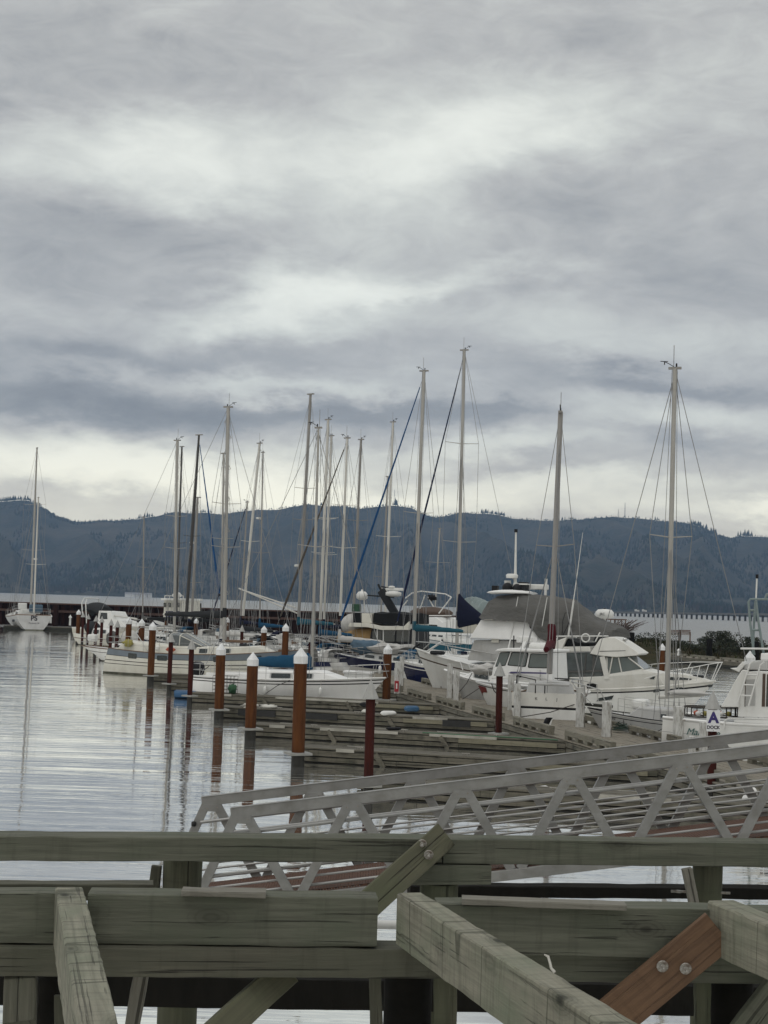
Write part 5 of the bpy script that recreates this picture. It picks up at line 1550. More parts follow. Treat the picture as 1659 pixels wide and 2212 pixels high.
# B5 beige cruiser with black canopy
b = Boat('motor_boat', 'beige cabin cruiser with a black canopy and white arch against the breakwater', 'motor boat', (300, 166), (176, 170), 3.4)
b.hull(1.5, 1.4, 1.9, ((0, .06, 1), (.06, 1, 0), (1, 1.5, 2)), [G_beige, G_white, G_black], tr=.9, flare=1.3, full=2.4, deck=G_white)
x0, x1 = b.xz(226, 1345)[0], b.xz(290, 1350)[0]
b.house([(x0, 1.45), (x1, 1.75), (x1 - .8, 2.35), (b.xz(262, 1330)[0], 2.55), (b.xz(255, 1322)[0], 3.35), (x0 + .2, 3.4)], 1.45, G_white, 'cabin', .06)
b.hwin([(x0 + .4, 2.5), (b.xz(250, 1330)[0], 2.5), (b.xz(248, 1330)[0], 3.2), (x0 + .5, 3.2)])
rings = []
for f in range(9):
    q = f / 8.0; x_ = b.xz(180 + 50 * q, 1318)[0]; zt = 3.55 + .75 * math.sin(q * math.pi * .85)
    rings.append([Vector((x_, 1.5 * k, zt - .8 * abs(k) ** 2.5 * (1 if abs(k) > .5 else .6))) for k in (-1, -.7, -.3, 0, .3, .7, 1)] + [Vector((x_, 1.46 * k, zt - .8 * abs(k) ** 2.5 - .05)) for k in (1, .3, -.3, -1)])
MB().loft(rings, 0, True).build('canopy', C_char, b.root)
xq = b.xz(200, 1340)[0]
b.tubes('arch', [[Vector((xq, -1.5, 1.6)), Vector((xq - .4, -1.45, 4.2)), Vector((xq - .3, -1.2, 4.7)), Vector((xq - .3, 1.2, 4.7)), Vector((xq - .4, 1.45, 4.2)), Vector((xq, 1.5, 1.6))], [Vector((xq + .5, -1.5, 1.6)), Vector((xq + .15, -1.45, 4.2)), Vector((xq + .1, -1.2, 4.6))]], .06, white_p)
b.pulpit(.7, 1.6)
b.tubes('long_pole', [[b.V(214, 1325, .9), b.V(296, 1337, .9)]], .10, M_white)
# PS ketch seen from astern
b = Boat('sailboat', 'white two masted sailboat seen from astern with letters on its transom at far left', 'sailboat', (34, 222), (73, 208.5), 5.4)
b.hull(2.15, 1.8, 2.4, ((0, .06, 1), (.06, 1, 0), (1, 1.5, 2)), [G_grey, teak, C_navy], over=-.75, tr=.86, full=1.9, soft=(1.8, 1.0), deck=G_deck)
b.trunk(-2.0, 3.4, 1.35, .9, .75, G_white)
for k in range(3): b.side_win(-1.6 + k * 1.3, -.9 + k * 1.3, .3, .8)
MB().box((-4.2, 0, 2.5), (1.6, 2.6, .6)).build('cockpit_coaming', G_white, b.root, bevel=.1)
MB().box((-5.6, -.55, 2.95), (.5, 1.8, 1.1)).build('blue_weather_cloth', C_dust, b.root, bevel=.15)
MB().box((-3.9, 1.0, 3.2), (1.5, 1.0, .9)).build('deck_box', G_white, b.root, bevel=.1)
b.pulpit(.8, 1.8, aft=True); b.pulpit(.8, 1.5); b.lifelines(.75, 6)
b.mast(66, 1325, 80, 968, .15, M_alu, spread=(.38, .655), sw=1.9, gear=0, fore=None, taper=.7)
b.mast(73, 1325, 83, 1075, .12, M_white, spread=(.42,), sw=1.7, gear=0, fore=False, name='mizzen_mast', radar=.46)
for sg in (1, -1):
    for k in range(3): MB().tube([Vector((-2 + k * 1.8, sg * 2.0, 2.0)), Vector((-1.5 + k * 1.6, sg * 1.6, 6.5))], .012, 4).build('shroud', sst, b.root)
pz_ = b.sec(0, .3)
o = text_mesh('PS', .95, 'lettering', sgk, b.root, (-b.L / 2 - .30, 0, 1.62), (math.pi / 2, 0, -math.pi / 2), bold=.02)
text_mesh('Portland OR', .28, 'hailing_port', sgk, b.root, (-b.L / 2 - .52, 0, .98), (math.pi / 2, 0, -math.pi / 2))
for k in (0, 1):
    p = b.sec(.14 + k * .045, .35)
    MB().lathe([(.24, 0), (.24, .04)], 14).build('porthole', G_black, b.root, (p.x, p.y + .0, p.z)).rotation_euler = (-math.pi / 2, 0, 0)

# ---- far rows, masts as surveyed
simple_sail('dark hulled sailboat with two black masts in the far rows', (290, 148), (440, 142), 3.4, dict(pos=(402, 1338, 430, 940), r_=.16, m=M_black, spread=(.45,), sw=.8, gear=0, taper=.55, back=True), G_navy, cover=C_black, boomz=3.0, boomln=5.5, dirx=1, fore=(476, 1300), furl=F_blue)
simple_sail('far white sailboat with a dark mast just right of the left pale mast', (320, 171), (450, 166), 3.1, dict(pos=(381, 1338, 393, 965), r_=.12, m=M_black, spread=(.44,), sw=.9, gear=0, fore=None), G_white, cover=C_navy, boomz=2.6, boomln=4)
simple_sail('far grey sailboat with a dull grey mast joining the black masts', (350, 160), (490, 155), 3.1, dict(pos=(414, 1338, 427, 1075), r_=.15, m=M_grey, spread=(.3,), sw=.9, gear=0, radar=.62), G_grey, cover=C_black, boomz=2.8, boomln=4)
simple_sail('small sailboat whose short pale mast stands alone left of the tall cluster', (240, 186), (350, 181), 2.8, dict(pos=(308, 1335, 311, 1117), r_=.085, m=M_grey, spread=(.5,), sw=.7, gear=0, fore=(275, 1336)), G_white, cover=C_grey, boomz=2.4, boomln=3.5)
simple_sail('sailboat with a pale mast tucked just left of the stepped mast', (420, 128), (560, 124), 3.0, dict(pos=(478, 1350, 483, 980), r_=.10, m=M_alu, spread=(.5,), sw=.9, gear=0), G_white, cover=C_white, boomz=2.2)
simple_sail('sailboat with a cream mast leaning right, right of the stepped mast', (480, 141), (610, 136), 3.0, dict(pos=(525, 1330, 561, 958), r_=.125, m=M_white, spread=(.43,), sw=.85, gear=-1, fore=(470, 1345)), G_white, cover=C_char, boomz=2.4, boomln=4.2)
simple_sail('far sailboat with a dull thin mast right of the leaning cream mast', (515, 163), (650, 158), 3.0, dict(pos=(561, 1340, 568, 978), r_=.09, m=M_grey, spread=(.4,), sw=.9, gear=1, radar=.6), G_white, cover=C_blue, boomz=2.4, boomln=4)
simple_sail('far sailboat with a short dark mast and a dark furled jib slanting left', (455, 178), (590, 173), 2.9, dict(pos=(520, 1330, 534, 1085), r_=.10, m=M_grey, spread=(.5,), sw=.8, gear=1), G_white, cover=C_navy, boomz=2.4, boomln=3.4, furl=F_navy, fore=(457, 1333))
t9 = simple_sail('sailboat with a tall grey two tone mast and raised white poles, centre left', (590, 126), (740, 121), 3.4, dict(pos=(645, 1338, 671, 852), r_=.135, m=M_grey, spread=(.44, .58), sw=.9, gear=0, radar=.23, fore=(545, 1345)), G_white, cover=C_teal, boomz=3.4, boomln=4.0)
t9.tubes('spinnaker_pole', [[t9.V(516, 1271), t9.V(643, 1325)], [t9.V(519, 1273), t9.V(640, 1313)]], .06, M_white)
simple_sail('sailboat with the taller of two white masts left of centre, blue mast cover', (655, 124), (780, 119.5), 3.0, dict(pos=(692, 1338, 709, 907), r_=.125, m=M_white, spread=(.33, .5), sw=.95, gear=-1, fore=(610, 1362)), G_white, cover=C_blue, boomz=2.6, boomln=3.8)
simple_sail('sailboat with the shorter white mast of the close pair left of centre', (668, 133), (800, 128.5), 3.0, dict(pos=(700, 1338, 716, 942), r_=.11, m=M_white, spread=(.35, .55), sw=.9, gear=1), G_white, cover=C_navy, boomz=3.0, boomln=3.8)
simple_sail('sailboat with a white mast and a brown furled jib slanting far to the left', (599, 115), (790, 110.5), 3.3, dict(pos=(735, 1330, 750, 947), r_=.105, m=M_white, spread=(.38, .62), sw=1.0, gear=1, fore=(599, 1350)), G_cream, cover=C_white, boomz=2.4, boomln=4.0, furl=C_brown)
simple_sail('sailboat with a grey mast and blue mast collar left of the tan canvas', (700, 134), (840, 129), 3.1, dict(pos=(763, 1340, 780, 950), r_=.12, m=M_grey, spread=(.55,), sw=.9, gear=-1), G_white, cover=C_blue, boomz=2.6, boomln=3.8)
simple_sail('sailboat with a cream mast behind the black canopied trawler', (790, 142), (920, 137), 3.2, dict(pos=(832, 1340, 849, 912), r_=.125, m=M_white, spread=(.42,), sw=1.15, gear=-1), G_white, cover=C_white, boomz=2.6, boomln=4)
simple_sail('far sailboat with a short brownish mast beside the cream one', (770, 158), (900, 153), 3.0, dict(pos=(822, 1340, 838, 1030), r_=.10, m=M_grey, spread=(.3,), sw=.9, gear=0), G_white, cover=C_grey, boomz=2.4, boomln=3.5)
simple_sail('most distant faint sailboat between the navy and grey covers', (890, 198), (1010, 193), 3.0, dict(pos=(939, 1335, 950, 1142), r_=.10, m=M_alu, spread=(.62,), sw=1.6, gear=0), G_white, cover=C_grey, boomz=2.4, boomln=3.5)
simple_sail('low white sailboat hull with a bare pole between the cream bow and tan canvas', (655, 108), (760, 104.5), 2.7, None, G_white, cabin=.5)
simple_sail('white sailboat hull at anchor-end of the far row under the slanted poles', (555, 152), (650, 148), 2.8, None, G_white, cabin=.55)

simple_sail('white sailboat hull tucked behind the foot of the stepped mast', (470, 114), (600, 110.5), 2.9, None, G_white, cabin=.55)
simple_sail('white sailboat hull just behind the bow of the big cream sailboat', (585, 107), (700, 103.8), 2.9, None, G_white, cabin=.5, band=(.3, G_navy))
simple_sail('cream sailboat hull in the row behind the slanted white poles', (500, 133), (620, 129.5), 3.0, None, G_cream, cabin=.55)
simple_sail('white sailboat hull with a dark band in front of the yellow wheelhouse', (330, 140), (440, 136.5), 2.9, None, G_white, cabin=.5, band=(.3, G_black))
simple_sail('white hull close under the blue covers left of the tan canvas', (640, 121), (740, 118), 2.9, None, G_white, cabin=.5)
# ================================================================== B6 navy-striped sailboat
b = simple_sail('white sailboat with navy topside band, blue furled jib and teal sail cover', (719, 105.5), (985, 101.5), 3.3,
                dict(pos=(893, 1395, 916, 802), r_=.125, m=M_alu, spread=(.48,), sw=1.05, gear=1, fore=(727, 1368), taper=.85), G_white, (1.35, 1.30, 1.75), C_teal, 3.5, 3.7, F_blue, band=(.42, G_navy))
MB().blob((b.xz(795, 1395)[0], .3, 2.2), (1.15, .7, .5), 0, 11, .3, freq=2.4).build('dusty_blue_cover', C_dust, b.root)
MB().blob((b.xz(840, 1396)[0], .2, 2.15), (1.9, .95, .34), 0, 12, .45, freq=2.6).build('grey_tarp', C_white, b.root)
# B7 navy hull by the extinguisher post
b = Boat('sailboat', 'dark navy hulled sailboat bow behind the red extinguisher post', 'sailboat', (868, 97), (1060, 94), 2.9)
b.hull(1.45, 1.40, 1.65, ((0, .10, 1), (.10, .2, 0), (.2, .24, 1), (.24, 1, 0), (1, 1.5, 2)), [G_navy, G_white, G_black], rake=.7, over=-.3, tr=.65, deck=G_white)
b.trunk(-b.L * .2, b.L * .3, 1.0, .6, .5, G_white)
for k in range(3): b.side_win(-b.L * .15 + k * .9, -b.L * .15 + .6 + k * .9, .3, .75)
b.pulpit(.6, 1.2); b.lifelines(.55, 4)
# sailboat behind, navy cover and navy furled jib
b = simple_sail('sailboat with the tallest central mast, navy furled jib and navy sail bag', (850, 113), (1150, 108.5), 3.4,
                dict(pos=(987, 1392, 1003, 757), r_=.125, m=M_alu, spread=(.345, .68), sw=1.3, gear=-1, fore=(851, 1372), taper=.8), G_white, (1.3, 1.2, 1.6), C_navy, 4.2, 2.1, F_navy, collar=True)
# hanging navy sail bag beside the mast
rings = []
for k in range(9):
    q = k / 8.0; x_ = b.mb.x - .05 - q * 1.85; zt = 6.15 - 1.55 * q ** .8; zb_ = 3.55 + .45 * q
    rings.append([Vector((x_, .28 * math.sin(a) * (1 - .4 * q), (zt + zb_) / 2 + (zt - zb_) / 2 * math.cos(a))) for a in [i * 2 * math.pi / 12 for i in range(12)]])
MB().loft(rings, 0, True).build('sail_bag', C_navy, b.root)

# ================================================================== B8 dark trawler with tan canvas
b = Boat('trawler', 'dark trawler yacht with white flybridge, black canvas and tan side cover', 'trawler', (700, 123), (930, 119), 4.0)
b.hull(1.6, 1.4, 2.0, ((0, .10, 1), (.10, 1, 0), (1, 1.5, 1)), [G_brown, teak], tr=.85, deck=teak)
P_ = lambda u, v: b.xz(u, v, 1.4)
b.house([P_(893, 1405), P_(893, 1358), P_(806, 1358), P_(798, 1405)], 1.75, G_black, 'deckhouse', .03)
for ua, ub_ in ((808, 828), (832, 856), (860, 888)):
    b.hwin([P_(ua, 1386), P_(ub_, 1386), P_(ub_, 1362), P_(ua, 1362)], glass)
for u in (815, 828): b.tubes('stanchion_post', [[b.V(u, 1395, 1.7), b.V(u, 1353, 1.7)]], .05, white_p)
b.house([P_(758, 1352), P_(762, 1345.5), P_(800, 1346), P_(826, 1352), P_(878, 1353), P_(889, 1342), P_(890, 1361), P_(830, 1361), P_(800, 1355), P_(759, 1354)], 1.9, G_cream, 'flybridge', .0)
b.house([P_(764, 1345), P_(765, 1323.5), P_(781, 1323.5), P_(783, 1345)], 1.6, C_black, 'canvas_front', .03)
b.house([P_(784, 1345.5), P_(783, 1324.5), P_(805, 1325), P_(807, 1346)], 1.62, G_cream, 'bridge_screen', .03)
rings = []
for k in range(8):
    q = k / 7.0; x_ = P_(809 + 84 * q, 1340)[0]; zt = P_(850, 1325.5)[1] - .12 * math.sin(q * 9) * .4; zb_ = P_(850, 1346 + 5 * math.sin(q * math.pi))[1]
    rings.append([Vector((x_, -1.65, zb_)), Vector((x_, -1.55, zt)), Vector((x_, 0, zt + .12)), Vector((x_, 1.55, zt)), Vector((x_, 1.65, zb_))])
MB().loft(rings, 0, False).build('black_canvas', C_black, b.root)
# tan canvas draped forward
rings = []
for k in range(9):
    q = k / 8.0; u_ = 716 + 86 * q
    zt = P_(u_, 1366 - 13 * math.sin(min(1, q * 1.25) * math.pi * .5))[1]; zb_ = P_(u_, 1388)[1]; x_ = P_(u_, 1370)[0]
    w_ = .5 + 1.1 * min(1, q * 2)
    rings.append([Vector((x_, -w_, zb_)), Vector((x_, -w_ * .86, zb_ + (zt - zb_) * .75)), Vector((x_, 0, zt)), Vector((x_, w_ * .86, zb_ + (zt - zb_) * .75)), Vector((x_, w_, zb_))])
MB().loft(rings, 0, True).build('tan_canvas', C_tan, b.root)
MB().blob((P_(745, 1350)[0], .2, P_(745, 1350)[1]), (.95, .9, .85), 0, 15, .06).build('dinghy_cover', C_white, b.root)
a_, c_ = b.V(855, 1328), b.V(823, 1275)
MB().bar(a_, c_, .32, .62, up=(1, 0, 0)).build('raked_mast', C_char, b.root, bevel=.05)
b.tubes('mast_tip', [[c_, b.V(817, 1262)]], .09, C_char)
b.tubes('mast_platform', [[b.V(824, 1267), b.V(845, 1271)], [b.V(794, 1286), b.V(851, 1290)]], .06, C_char)
for (u, v, r0) in ((850, 1283, .62), (846, 1268, .25)):
    p = b.V(u, v)
    MB().lathe([(r0 * .5, -r0 * .35), (r0, -r0 * .2), (r0, r0 * .2), (r0 * .5, r0 * .36), (0, r0 * .4)], 14).build('radar_dome', white_p, b.root, p)
p = b.V(853, 1273); MB().box(p, (1.5, .18, .22)).build('radar_scanner', white_p, b.root, bevel=.05)
p = b.V(782, 1287); MB().lathe([(.2, -.35), (.44, -.2), (.46, .1), (.3, .32), (.1, .36), (.08, .5)], 14).build('satellite_dome', white_p, b.root, p)
b.tubes('dome_post', [[b.V(786, 1287), b.V(788, 1326)]], .05, white_p)
MB().box(b.V(770, 1313), (.62, .5, .62)).build('green_lamp_box', mat('lamp_green', (.01, .07, .03), rough=.4), b.root, bevel=.04)
b.tubes('bow_rail', [[b.V(718, 1380, 1.2), b.V(745, 1385, 1.6), b.V(790, 1393, 1.8)], [b.V(716, 1390, 1.0), b.V(745, 1394, 1.6)]], .035, ss)
# boats behind it
b = Boat('motor_boat', 'white cabin boat with a brown upturned dinghy and white rails behind the teal cover', 'motor boat', (885, 138), (1042, 133), 3.8)
b.hull(1.9, 1.8, 2.3, ((0, .3, 1), (.3, 1, 0), (1, 1.5, 2)), [G_bright, C_teal, G_black], tr=.9, deck=G_white, full=2.6)
P_ = lambda u, v: b.xz(u, v, 1.3)
b.house([P_(905, 1370), P_(905, 1334), P_(945, 1333), P_(960, 1345), P_(985, 1336), P_(988, 1372)], 1.7, G_bright, 'cabin', .04)
b.hwin([P_(912, 1362), P_(950, 1362), P_(950, 1350), P_(912, 1348)], glass)
p = b.V(932, 1324)
o = MB().blob(p, (2.3, .95, .55), 0, 1, .02).build('upturned_dinghy', G_brown, b.root)
b.tubes('bridge_rail', [[b.V(900, 1330, 1.3), b.V(975, 1330, 1.3)], [b.V(876, 1292, 1.2), b.V(890, 1281, 1.2), b.V(910, 1277, 1.2), b.V(962, 1283, 1.2), b.V(975, 1290, 1.2)], [b.V(975, 1290, 1.2), b.V(948, 1325, 1.2)], [b.V(880, 1297, 1.2), b.V(870, 1310, 1.2)], [b.V(918, 1285, .6), b.V(905, 1322, .6)], [b.V(925, 1290, 0), b.V(940, 1318, 0)]], .055, white_p)
MB().blob(b.V(933, 1291), (.42, .22, .26), 0, 3, .5, freq=3).build('fishing_reel_bundle', G_black, b.root)
# cream wheelhouse boat far left
b = Boat('fishing_boat', 'fishing boat with a tall cream wheelhouse far behind the left masts', 'fishing boat', (330, 192), (420, 188), 3.6)
b.hull(1.5, 1.5, 2.3, ((0, .2, 1), (.2, 1, 0), (1, 1.5, 1)), [G_navy, C_navy], tr=.8)
P_ = lambda u, v: b.xz(u, v, 1.4)
b.house([P_(356, 1338), P_(358, 1297), P_(396, 1297), P_(396, 1338)], 1.7, G_cream, 'wheelhouse', .01)
b.house([P_(354, 1297), P_(354, 1292.5), P_(398, 1292.5), P_(398, 1297)], 1.95, white_p, 'roof', .0)
for ua in (360, 370, 380, 389): b.hwin([P_(ua, 1312), P_(ua + 6, 1312), P_(ua + 6, 1302), P_(ua, 1302)], glass)
b.tubes('rail', [[b.V(356, 1287, 1.5), b.V(396, 1287, 1.5)]] + [[b.V(u, 1293, 1.5), b.V(u, 1287, 1.5)] for u in (356, 366, 376, 386, 396)], .05, white_p)
MB().lathe([(.25, 0), (.55, .1), (.58, .4), (.3, .65), (0, .7)], 14).build('radar_dome', white_p, b.root, b.V(382, 1291))
b.tubes('antenna', [[b.V(382, 1287), b.V(382, 1268)]], .05, white_p)
MB().prism([(P_(393, 1334)[0], 1.72, P_(393, 1334)[1]), (P_(362, 1334)[0], 1.72, P_(362, 1334)[1]), (P_(362, 1320)[0], 1.72, P_(362, 1320)[1]), (P_(393, 1320)[0], 1.72, P_(393, 1320)[1])], Vector((0, .03, 0))).build('navy_stripe', G_navy, b.root)

# ================================================================== B9 large white motor yacht under a grey cover
b = Boat('motor_yacht', 'large white motor yacht with tall flared bow and grey canvas over its bridge', 'motor yacht', (901, 87.5), (1352, 82.6), 4.6)
b.hull(1.75, 1.75, 2.68, ((0, .17, 0), (.17, .205, 1), (.205, 1, 0), (1, 1.5, 2)), [G_white, G_brown, C_navy], rake=1.35, over=-.1, tr=.9, full=2.3, flare=1.5, deck=G_white, rail=G_white, railr=.05, camber=.12)
p = b.sec(.93, .12)
b.plate(round_poly([Vector((p.x - .55, b.sec(.885, .13).y + .02, p.z - .0)), Vector((p.x - .95, b.sec(.855, .13).y + .02, p.z - .04)), Vector((p.x - .95, b.sec(.855, .2).y + .02, p.z - .24)), Vector((p.x - .55, b.sec(.885, .2).y + .02, p.z - .2))], .9), .03, 'hawse_hole', G_black)
P_ = lambda u, v: b.xz(u, v, 1.5)
b.house([P_(1013, 1426), P_(1026, 1383), P_(1150, 1384), P_(1250, 1384), P_(1252, 1432), P_(1140, 1430)], 1.75, G_grey, 'deck_saloon', .05)
b.house([P_(1019.5, 1378), P_(1041, 1339), P_(1141, 1341), P_(1153, 1361), P_(1200, 1388), P_(1168, 1388), P_(1144, 1383)], 1.9, G_bright, 'bridge_front', .10)
MB().box(b.V(1139, 1382, 1.9), (1.2, .1, .35)).build('side_brow', G_bright, b.root, bevel=.03)
b.house([P_(1148, 1352), P_(1149, 1348), P_(1162, 1352), P_(1162, 1360), P_(1150, 1358)], 1.92, G_black, 'side_vent', .0)
# canvas over the flybridge: wrinkled, sagging
top = [(1040, 1318), (1050, 1300), (1062, 1286.5), (1105, 1284), (1146, 1285.5), (1185, 1287), (1217, 1291.5), (1238, 1310), (1258, 1326), (1277, 1339), (1300, 1348), (1326, 1356.5)]
bot = [(1040, 1332), (1050, 1339), (1062, 1339.5), (1105, 1340.5), (1146, 1345), (1168, 1376), (1190, 1388), (1225, 1389), (1255, 1385), (1277, 1384), (1300, 1382), (1326, 1379)]
rings = []
for k in range(len(top) * 4 - 3):
    i, f = divmod(k, 4); f /= 4.0
    i2 = min(i + 1, len(top) - 1)
    xt, zt = P_(top[i][0] * (1 - f) + top[i2][0] * f, top[i][1] * (1 - f) + top[i2][1] * f)
    xb_, zb_ = P_(bot[i][0] * (1 - f) + bot[i2][0] * f, bot[i][1] * (1 - f) + bot[i2][1] * f)
    rg = []
    M_ = 18
    for j in range(M_ + 1):
        a = j / M_; s_ = 2 * a - 1
        sh_ = 1 - abs(s_) ** 2.6
        w_ = 2.0 * math.copysign(abs(s_) ** .55, s_)
        wr_ = .13 * noise.noise(Vector((xt * 1.3 + a * 3.2, a * 5, 3.0))) + .09 * noise.noise(Vector((xt * 2.3 - a * 3, a * 3, 8)))
        rg.append(Vector((xt + (xb_ - xt) * (1 - sh_) + wr_ * .4, w_ * (1 + wr_ * .5), zb_ + (zt - zb_) * sh_ + wr_)))
    rings.append(rg)
MB().loft(rings, 0, True, closed=False).build('bridge_cover', C_grey, b.root)
MB().add(rings[0], [tuple(range(len(rings[0])))]).build('cover_front', C_grey, b.root)
MB().add(rings[-1], [tuple(range(len(rings[-1])))]).build('cover_end', C_grey, b.root)
c0_, c1_ = b.V(1063, 1281), b.V(1151, 1282.5)
rings = []
for k in range(9):
    q = k / 8.0; w_ = 1.55 * math.sin(math.pi * (.12 + .76 * q)) ** .5; c = c0_.lerp(c1_, q); h_ = .22 * math.sin(math.pi * (.08 + .84 * q)) ** .6
    rings.append([c + Vector((0, -w_, 0)), c + Vector((0, -w_ * .6, h_ * .8)), c + Vector((0, 0, h_)), c + Vector((0, w_ * .6, h_ * .8)), c + Vector((0, w_, 0)), c + Vector((0, 0, -.06))])
MB().loft(rings, 0, True).build('hardtop', G_bright, b.root)
b.tubes('signal_mast', [[b.V(1113, 1278), b.V(1113.5, 1215), b.V(1114.5, 1150)]], [.10, .07, .05], white_p, 8)
MB().lathe([(.55, 0), (.18, .18), (.12, .5)], 10).build('mast_foot', white_p, b.root, b.V(1113, 1278))
b.tubes('mast_light', [[b.V(1114.5, 1150), b.V(1114.5, 1143)]], .10, G_black, 8)
MB().lathe([(.32, -.1), (.34, .08), (.25, .14), (0, .15)], 14).build('radar_dome', white_p, b.root, b.V(1106, 1245))
b.tubes('radar_arm', [[b.V(1107, 1248), b.V(1113, 1253)]], .05, ss)
for k, (u, v, r0) in enumerate(((1096, 1270, .30), (1107, 1271, .22), (1117, 1271, .26), (1122, 1271, .24))):
    MB().blob(b.V(u, v, .3 * (-1) ** k), (r0, r0, r0), 0, k, .02).build('horn', G_black, b.root)
MB().box(b.V(1131, 1267), (.5, .5, .5)).build('light_bracket', C_char, b.root, bevel=.05); MB().box(b.V(1131, 1262), (.62, .6, .07)).build('light_cap', white_p, b.root)
MB().box(b.V(1070, 1272), (.34, .3, .36)).build('lamp', G_black, b.root, bevel=.03)
for u in (1093, 1098, 1102): b.tubes('flag_roll', [[b.V(u, 1265), b.V(u - 1, 1254)]], .07, white_p)
MB().box(b.V(1163, 1268, -.5), (1.15, .3, .30)).build('radar_scanner', white_p, b.root, bevel=.06); b.tubes('scanner_post', [[b.V(1178, 1286), b.V(1179, 1262), b.V(1180, 1250)]], .08, white_p)
for (ua, v0, ub_, v1_) in ((1099, 1402, 1119, 1289), (1164, 1392, 1182, 1290)):
    b.tubes('whip_antenna', [[b.V(ua, v0, 1.9), b.V(ub_, v1_, 1.7)]], [.035, .02], white_p)
b.tubes('tall_whip_antenna', [[b.V(1228, 1373, 2.0), b.V(1238, 1305, 2.0), b.V(1239, 1297, 2.0)]], [.06, .05, .05], white_p); b.tubes('tall_whip_antenna', [[b.V(1239, 1297, 2.0), b.V(1259, 1150, 2.0)]], [.028, .012], white_p)
MB().box(b.V(1072, 1334, 1.2), (.32, .3, .38)).build('searchlight', white_p, b.root, bevel=.06); MB().box(b.V(1070, 1384, 1.7), (.42, .1, .2)).build('deck_light', G_cream, b.root)
lp = MB(); pts = [b.V(1214, 1372, 2.02), b.V(1216, 1340, 2.02), b.V(1221, 1324, 2.0), b.V(1228, 1322, 2.0), b.V(1231, 1335, 2.03), b.V(1226, 1352, 2.05), b.V(1216, 1372, 2.05)]
lp.tube(pts, .02, 6); lp.build('hanging_rope', G_black, b.root)
b.tubes('bow_rail', [[b.V(899, 1386, .2), b.V(930, 1388, .8), b.V(990, 1399, 1.6), b.V(1070, 1413, 1.95)], [b.V(915, 1402, .6), b.V(930, 1388, .8)], [b.V(973, 1412, 1.4), b.V(966, 1394, 1.4)], [b.V(1018, 1411, 1.7), b.V(1021, 1404, 1.7)], [b.V(1061, 1425, 1.9), b.V(1060, 1411, 1.9)]], .03, ss)
b.tubes('anchor', [[b.V(896, 1397, 0), b.V(910, 1400, .1), b.V(925, 1404, .2)], [b.V(892, 1402, 0), b.V(899, 1396, 0), b.V(907, 1391, 0)]], .06, G_black)
b.tubes('bow_pole', [[b.V(917, 1411, .5), b.V(955, 1386, .5)]], .06, white_p)
MB().box(b.V(945, 1410, 1.0), (.8, .5, .22)).build('anchor_windlass_box', C_char, b.root, bevel=.1)

# ================================================================== B10 grey hull boat
b = Boat('motor_boat', 'small grey hulled boat with white gunwale and green bottom, bow over the walkway', 'motor boat', (963, 79), (1180, 76.6), 2.5)
b.hull(1.35, 1.40, 1.88, ((0, .07, 1), (.07, .86, 0), (.86, 1.5, 2)), [G_grey, G_bright, G_green], rake=1.7, tr=.85, flare=1.4, full=2.0, deck=G_white, rail=G_bright, railr=.05)
b.trunk(-b.L * .1, b.L * .28, .9, .5, .55, G_bright)
b.side_win(0, .8, .3, .75)
b.tubes('bow_rail', [[b.V(995, 1430, .2), b.V(1025, 1440, .9), b.V(1070, 1452, 1.15)], [b.V(994, 1429, .0), b.V(1000, 1448, .3)], [b.V(1013, 1437, .7), b.V(1018, 1451, .8)], [b.V(1035, 1443, .9), b.V(1028, 1455, .9)], [b.V(1040, 1440, .6), b.V(1060, 1461, .6)]], .022, ss)
b.tubes('mooring_line', [[b.V(1020, 1453, 1.0), b.V(1008, 1476, 1.3), b.V(990, 1497, 1.6)], [b.V(1058, 1470, 1.0), b.V(1030, 1490, 1.3), b.V(998, 1511, 1.6)]], .02, mr)
# ================================================================== pilothouse boat with red bow
b = Boat('pilothouse_boat', 'white pilothouse boat with large framed windows and a dark red stem', 'motor boat', (1033, 73.6), (1262, 71.2), 2.5)
b.hull(1.35, 1.35, 1.58, ((0, .06, 0), (.06, .09, 1), (.09, 1, 2), (1, 1.5, 1)), [G_bright, G_black, G_white], rake=.9, tr=.9, flare=1.3, deck=G_white, rail=G_bright, railr=.05)
b.plate([b.sec(t_, q_) + Vector((.0, .02, 0)) for t_, q_ in ((.88, .10), (.94, .10), (.985, .10), (1.0, .12), (1.0, .42), (.985, .34), (.94, .28), (.88, .26))], .03, 'red_stem', G_red)
P_ = lambda u, v: b.xz(u, v, 1.0)
b.house([P_(1062, 1466), P_(1066, 1441), P_(1080, 1407), P_(1192, 1410), P_(1194, 1470)], 1.08, G_bright, 'pilothouse', .05)
for q in ([(1072, 1438.5), (1081, 1411), (1101, 1409.5), (1092, 1436.5)], [(1099, 1436), (1107, 1410), (1140, 1411.5), (1135, 1439)], [(1143, 1441), (1148, 1413), (1183, 1414), (1183, 1442)]):
    b.hwin([P_(*k) for k in q], glass_l, .22, frame=G_black)
b.fwin(P_(1066, 1441), P_(1080, 1407))
b.house([P_(1072, 1406.5), P_(1078, 1402), P_(1092, 1400), P_(1196, 1403.5), P_(1196, 1409)], 1.22, G_bright, 'roof', .0)
b.hwin([P_(1102, 1454), P_(1184, 1455.5), P_(1184, 1452.5), P_(1108, 1450.5)], mat('stripe_violet', (.06, .05, .16), rough=.4), .1, 'stripe')
b.hwin([P_(1119, 1463), P_(1130, 1463), P_(1130, 1459), P_(1119, 1459)], G_black, .1, 'vent')
MB().box(b.V(1136, 1381, .2), (.62, .3, .24)).build('radar_scanner', white_p, b.root, bevel=.05)
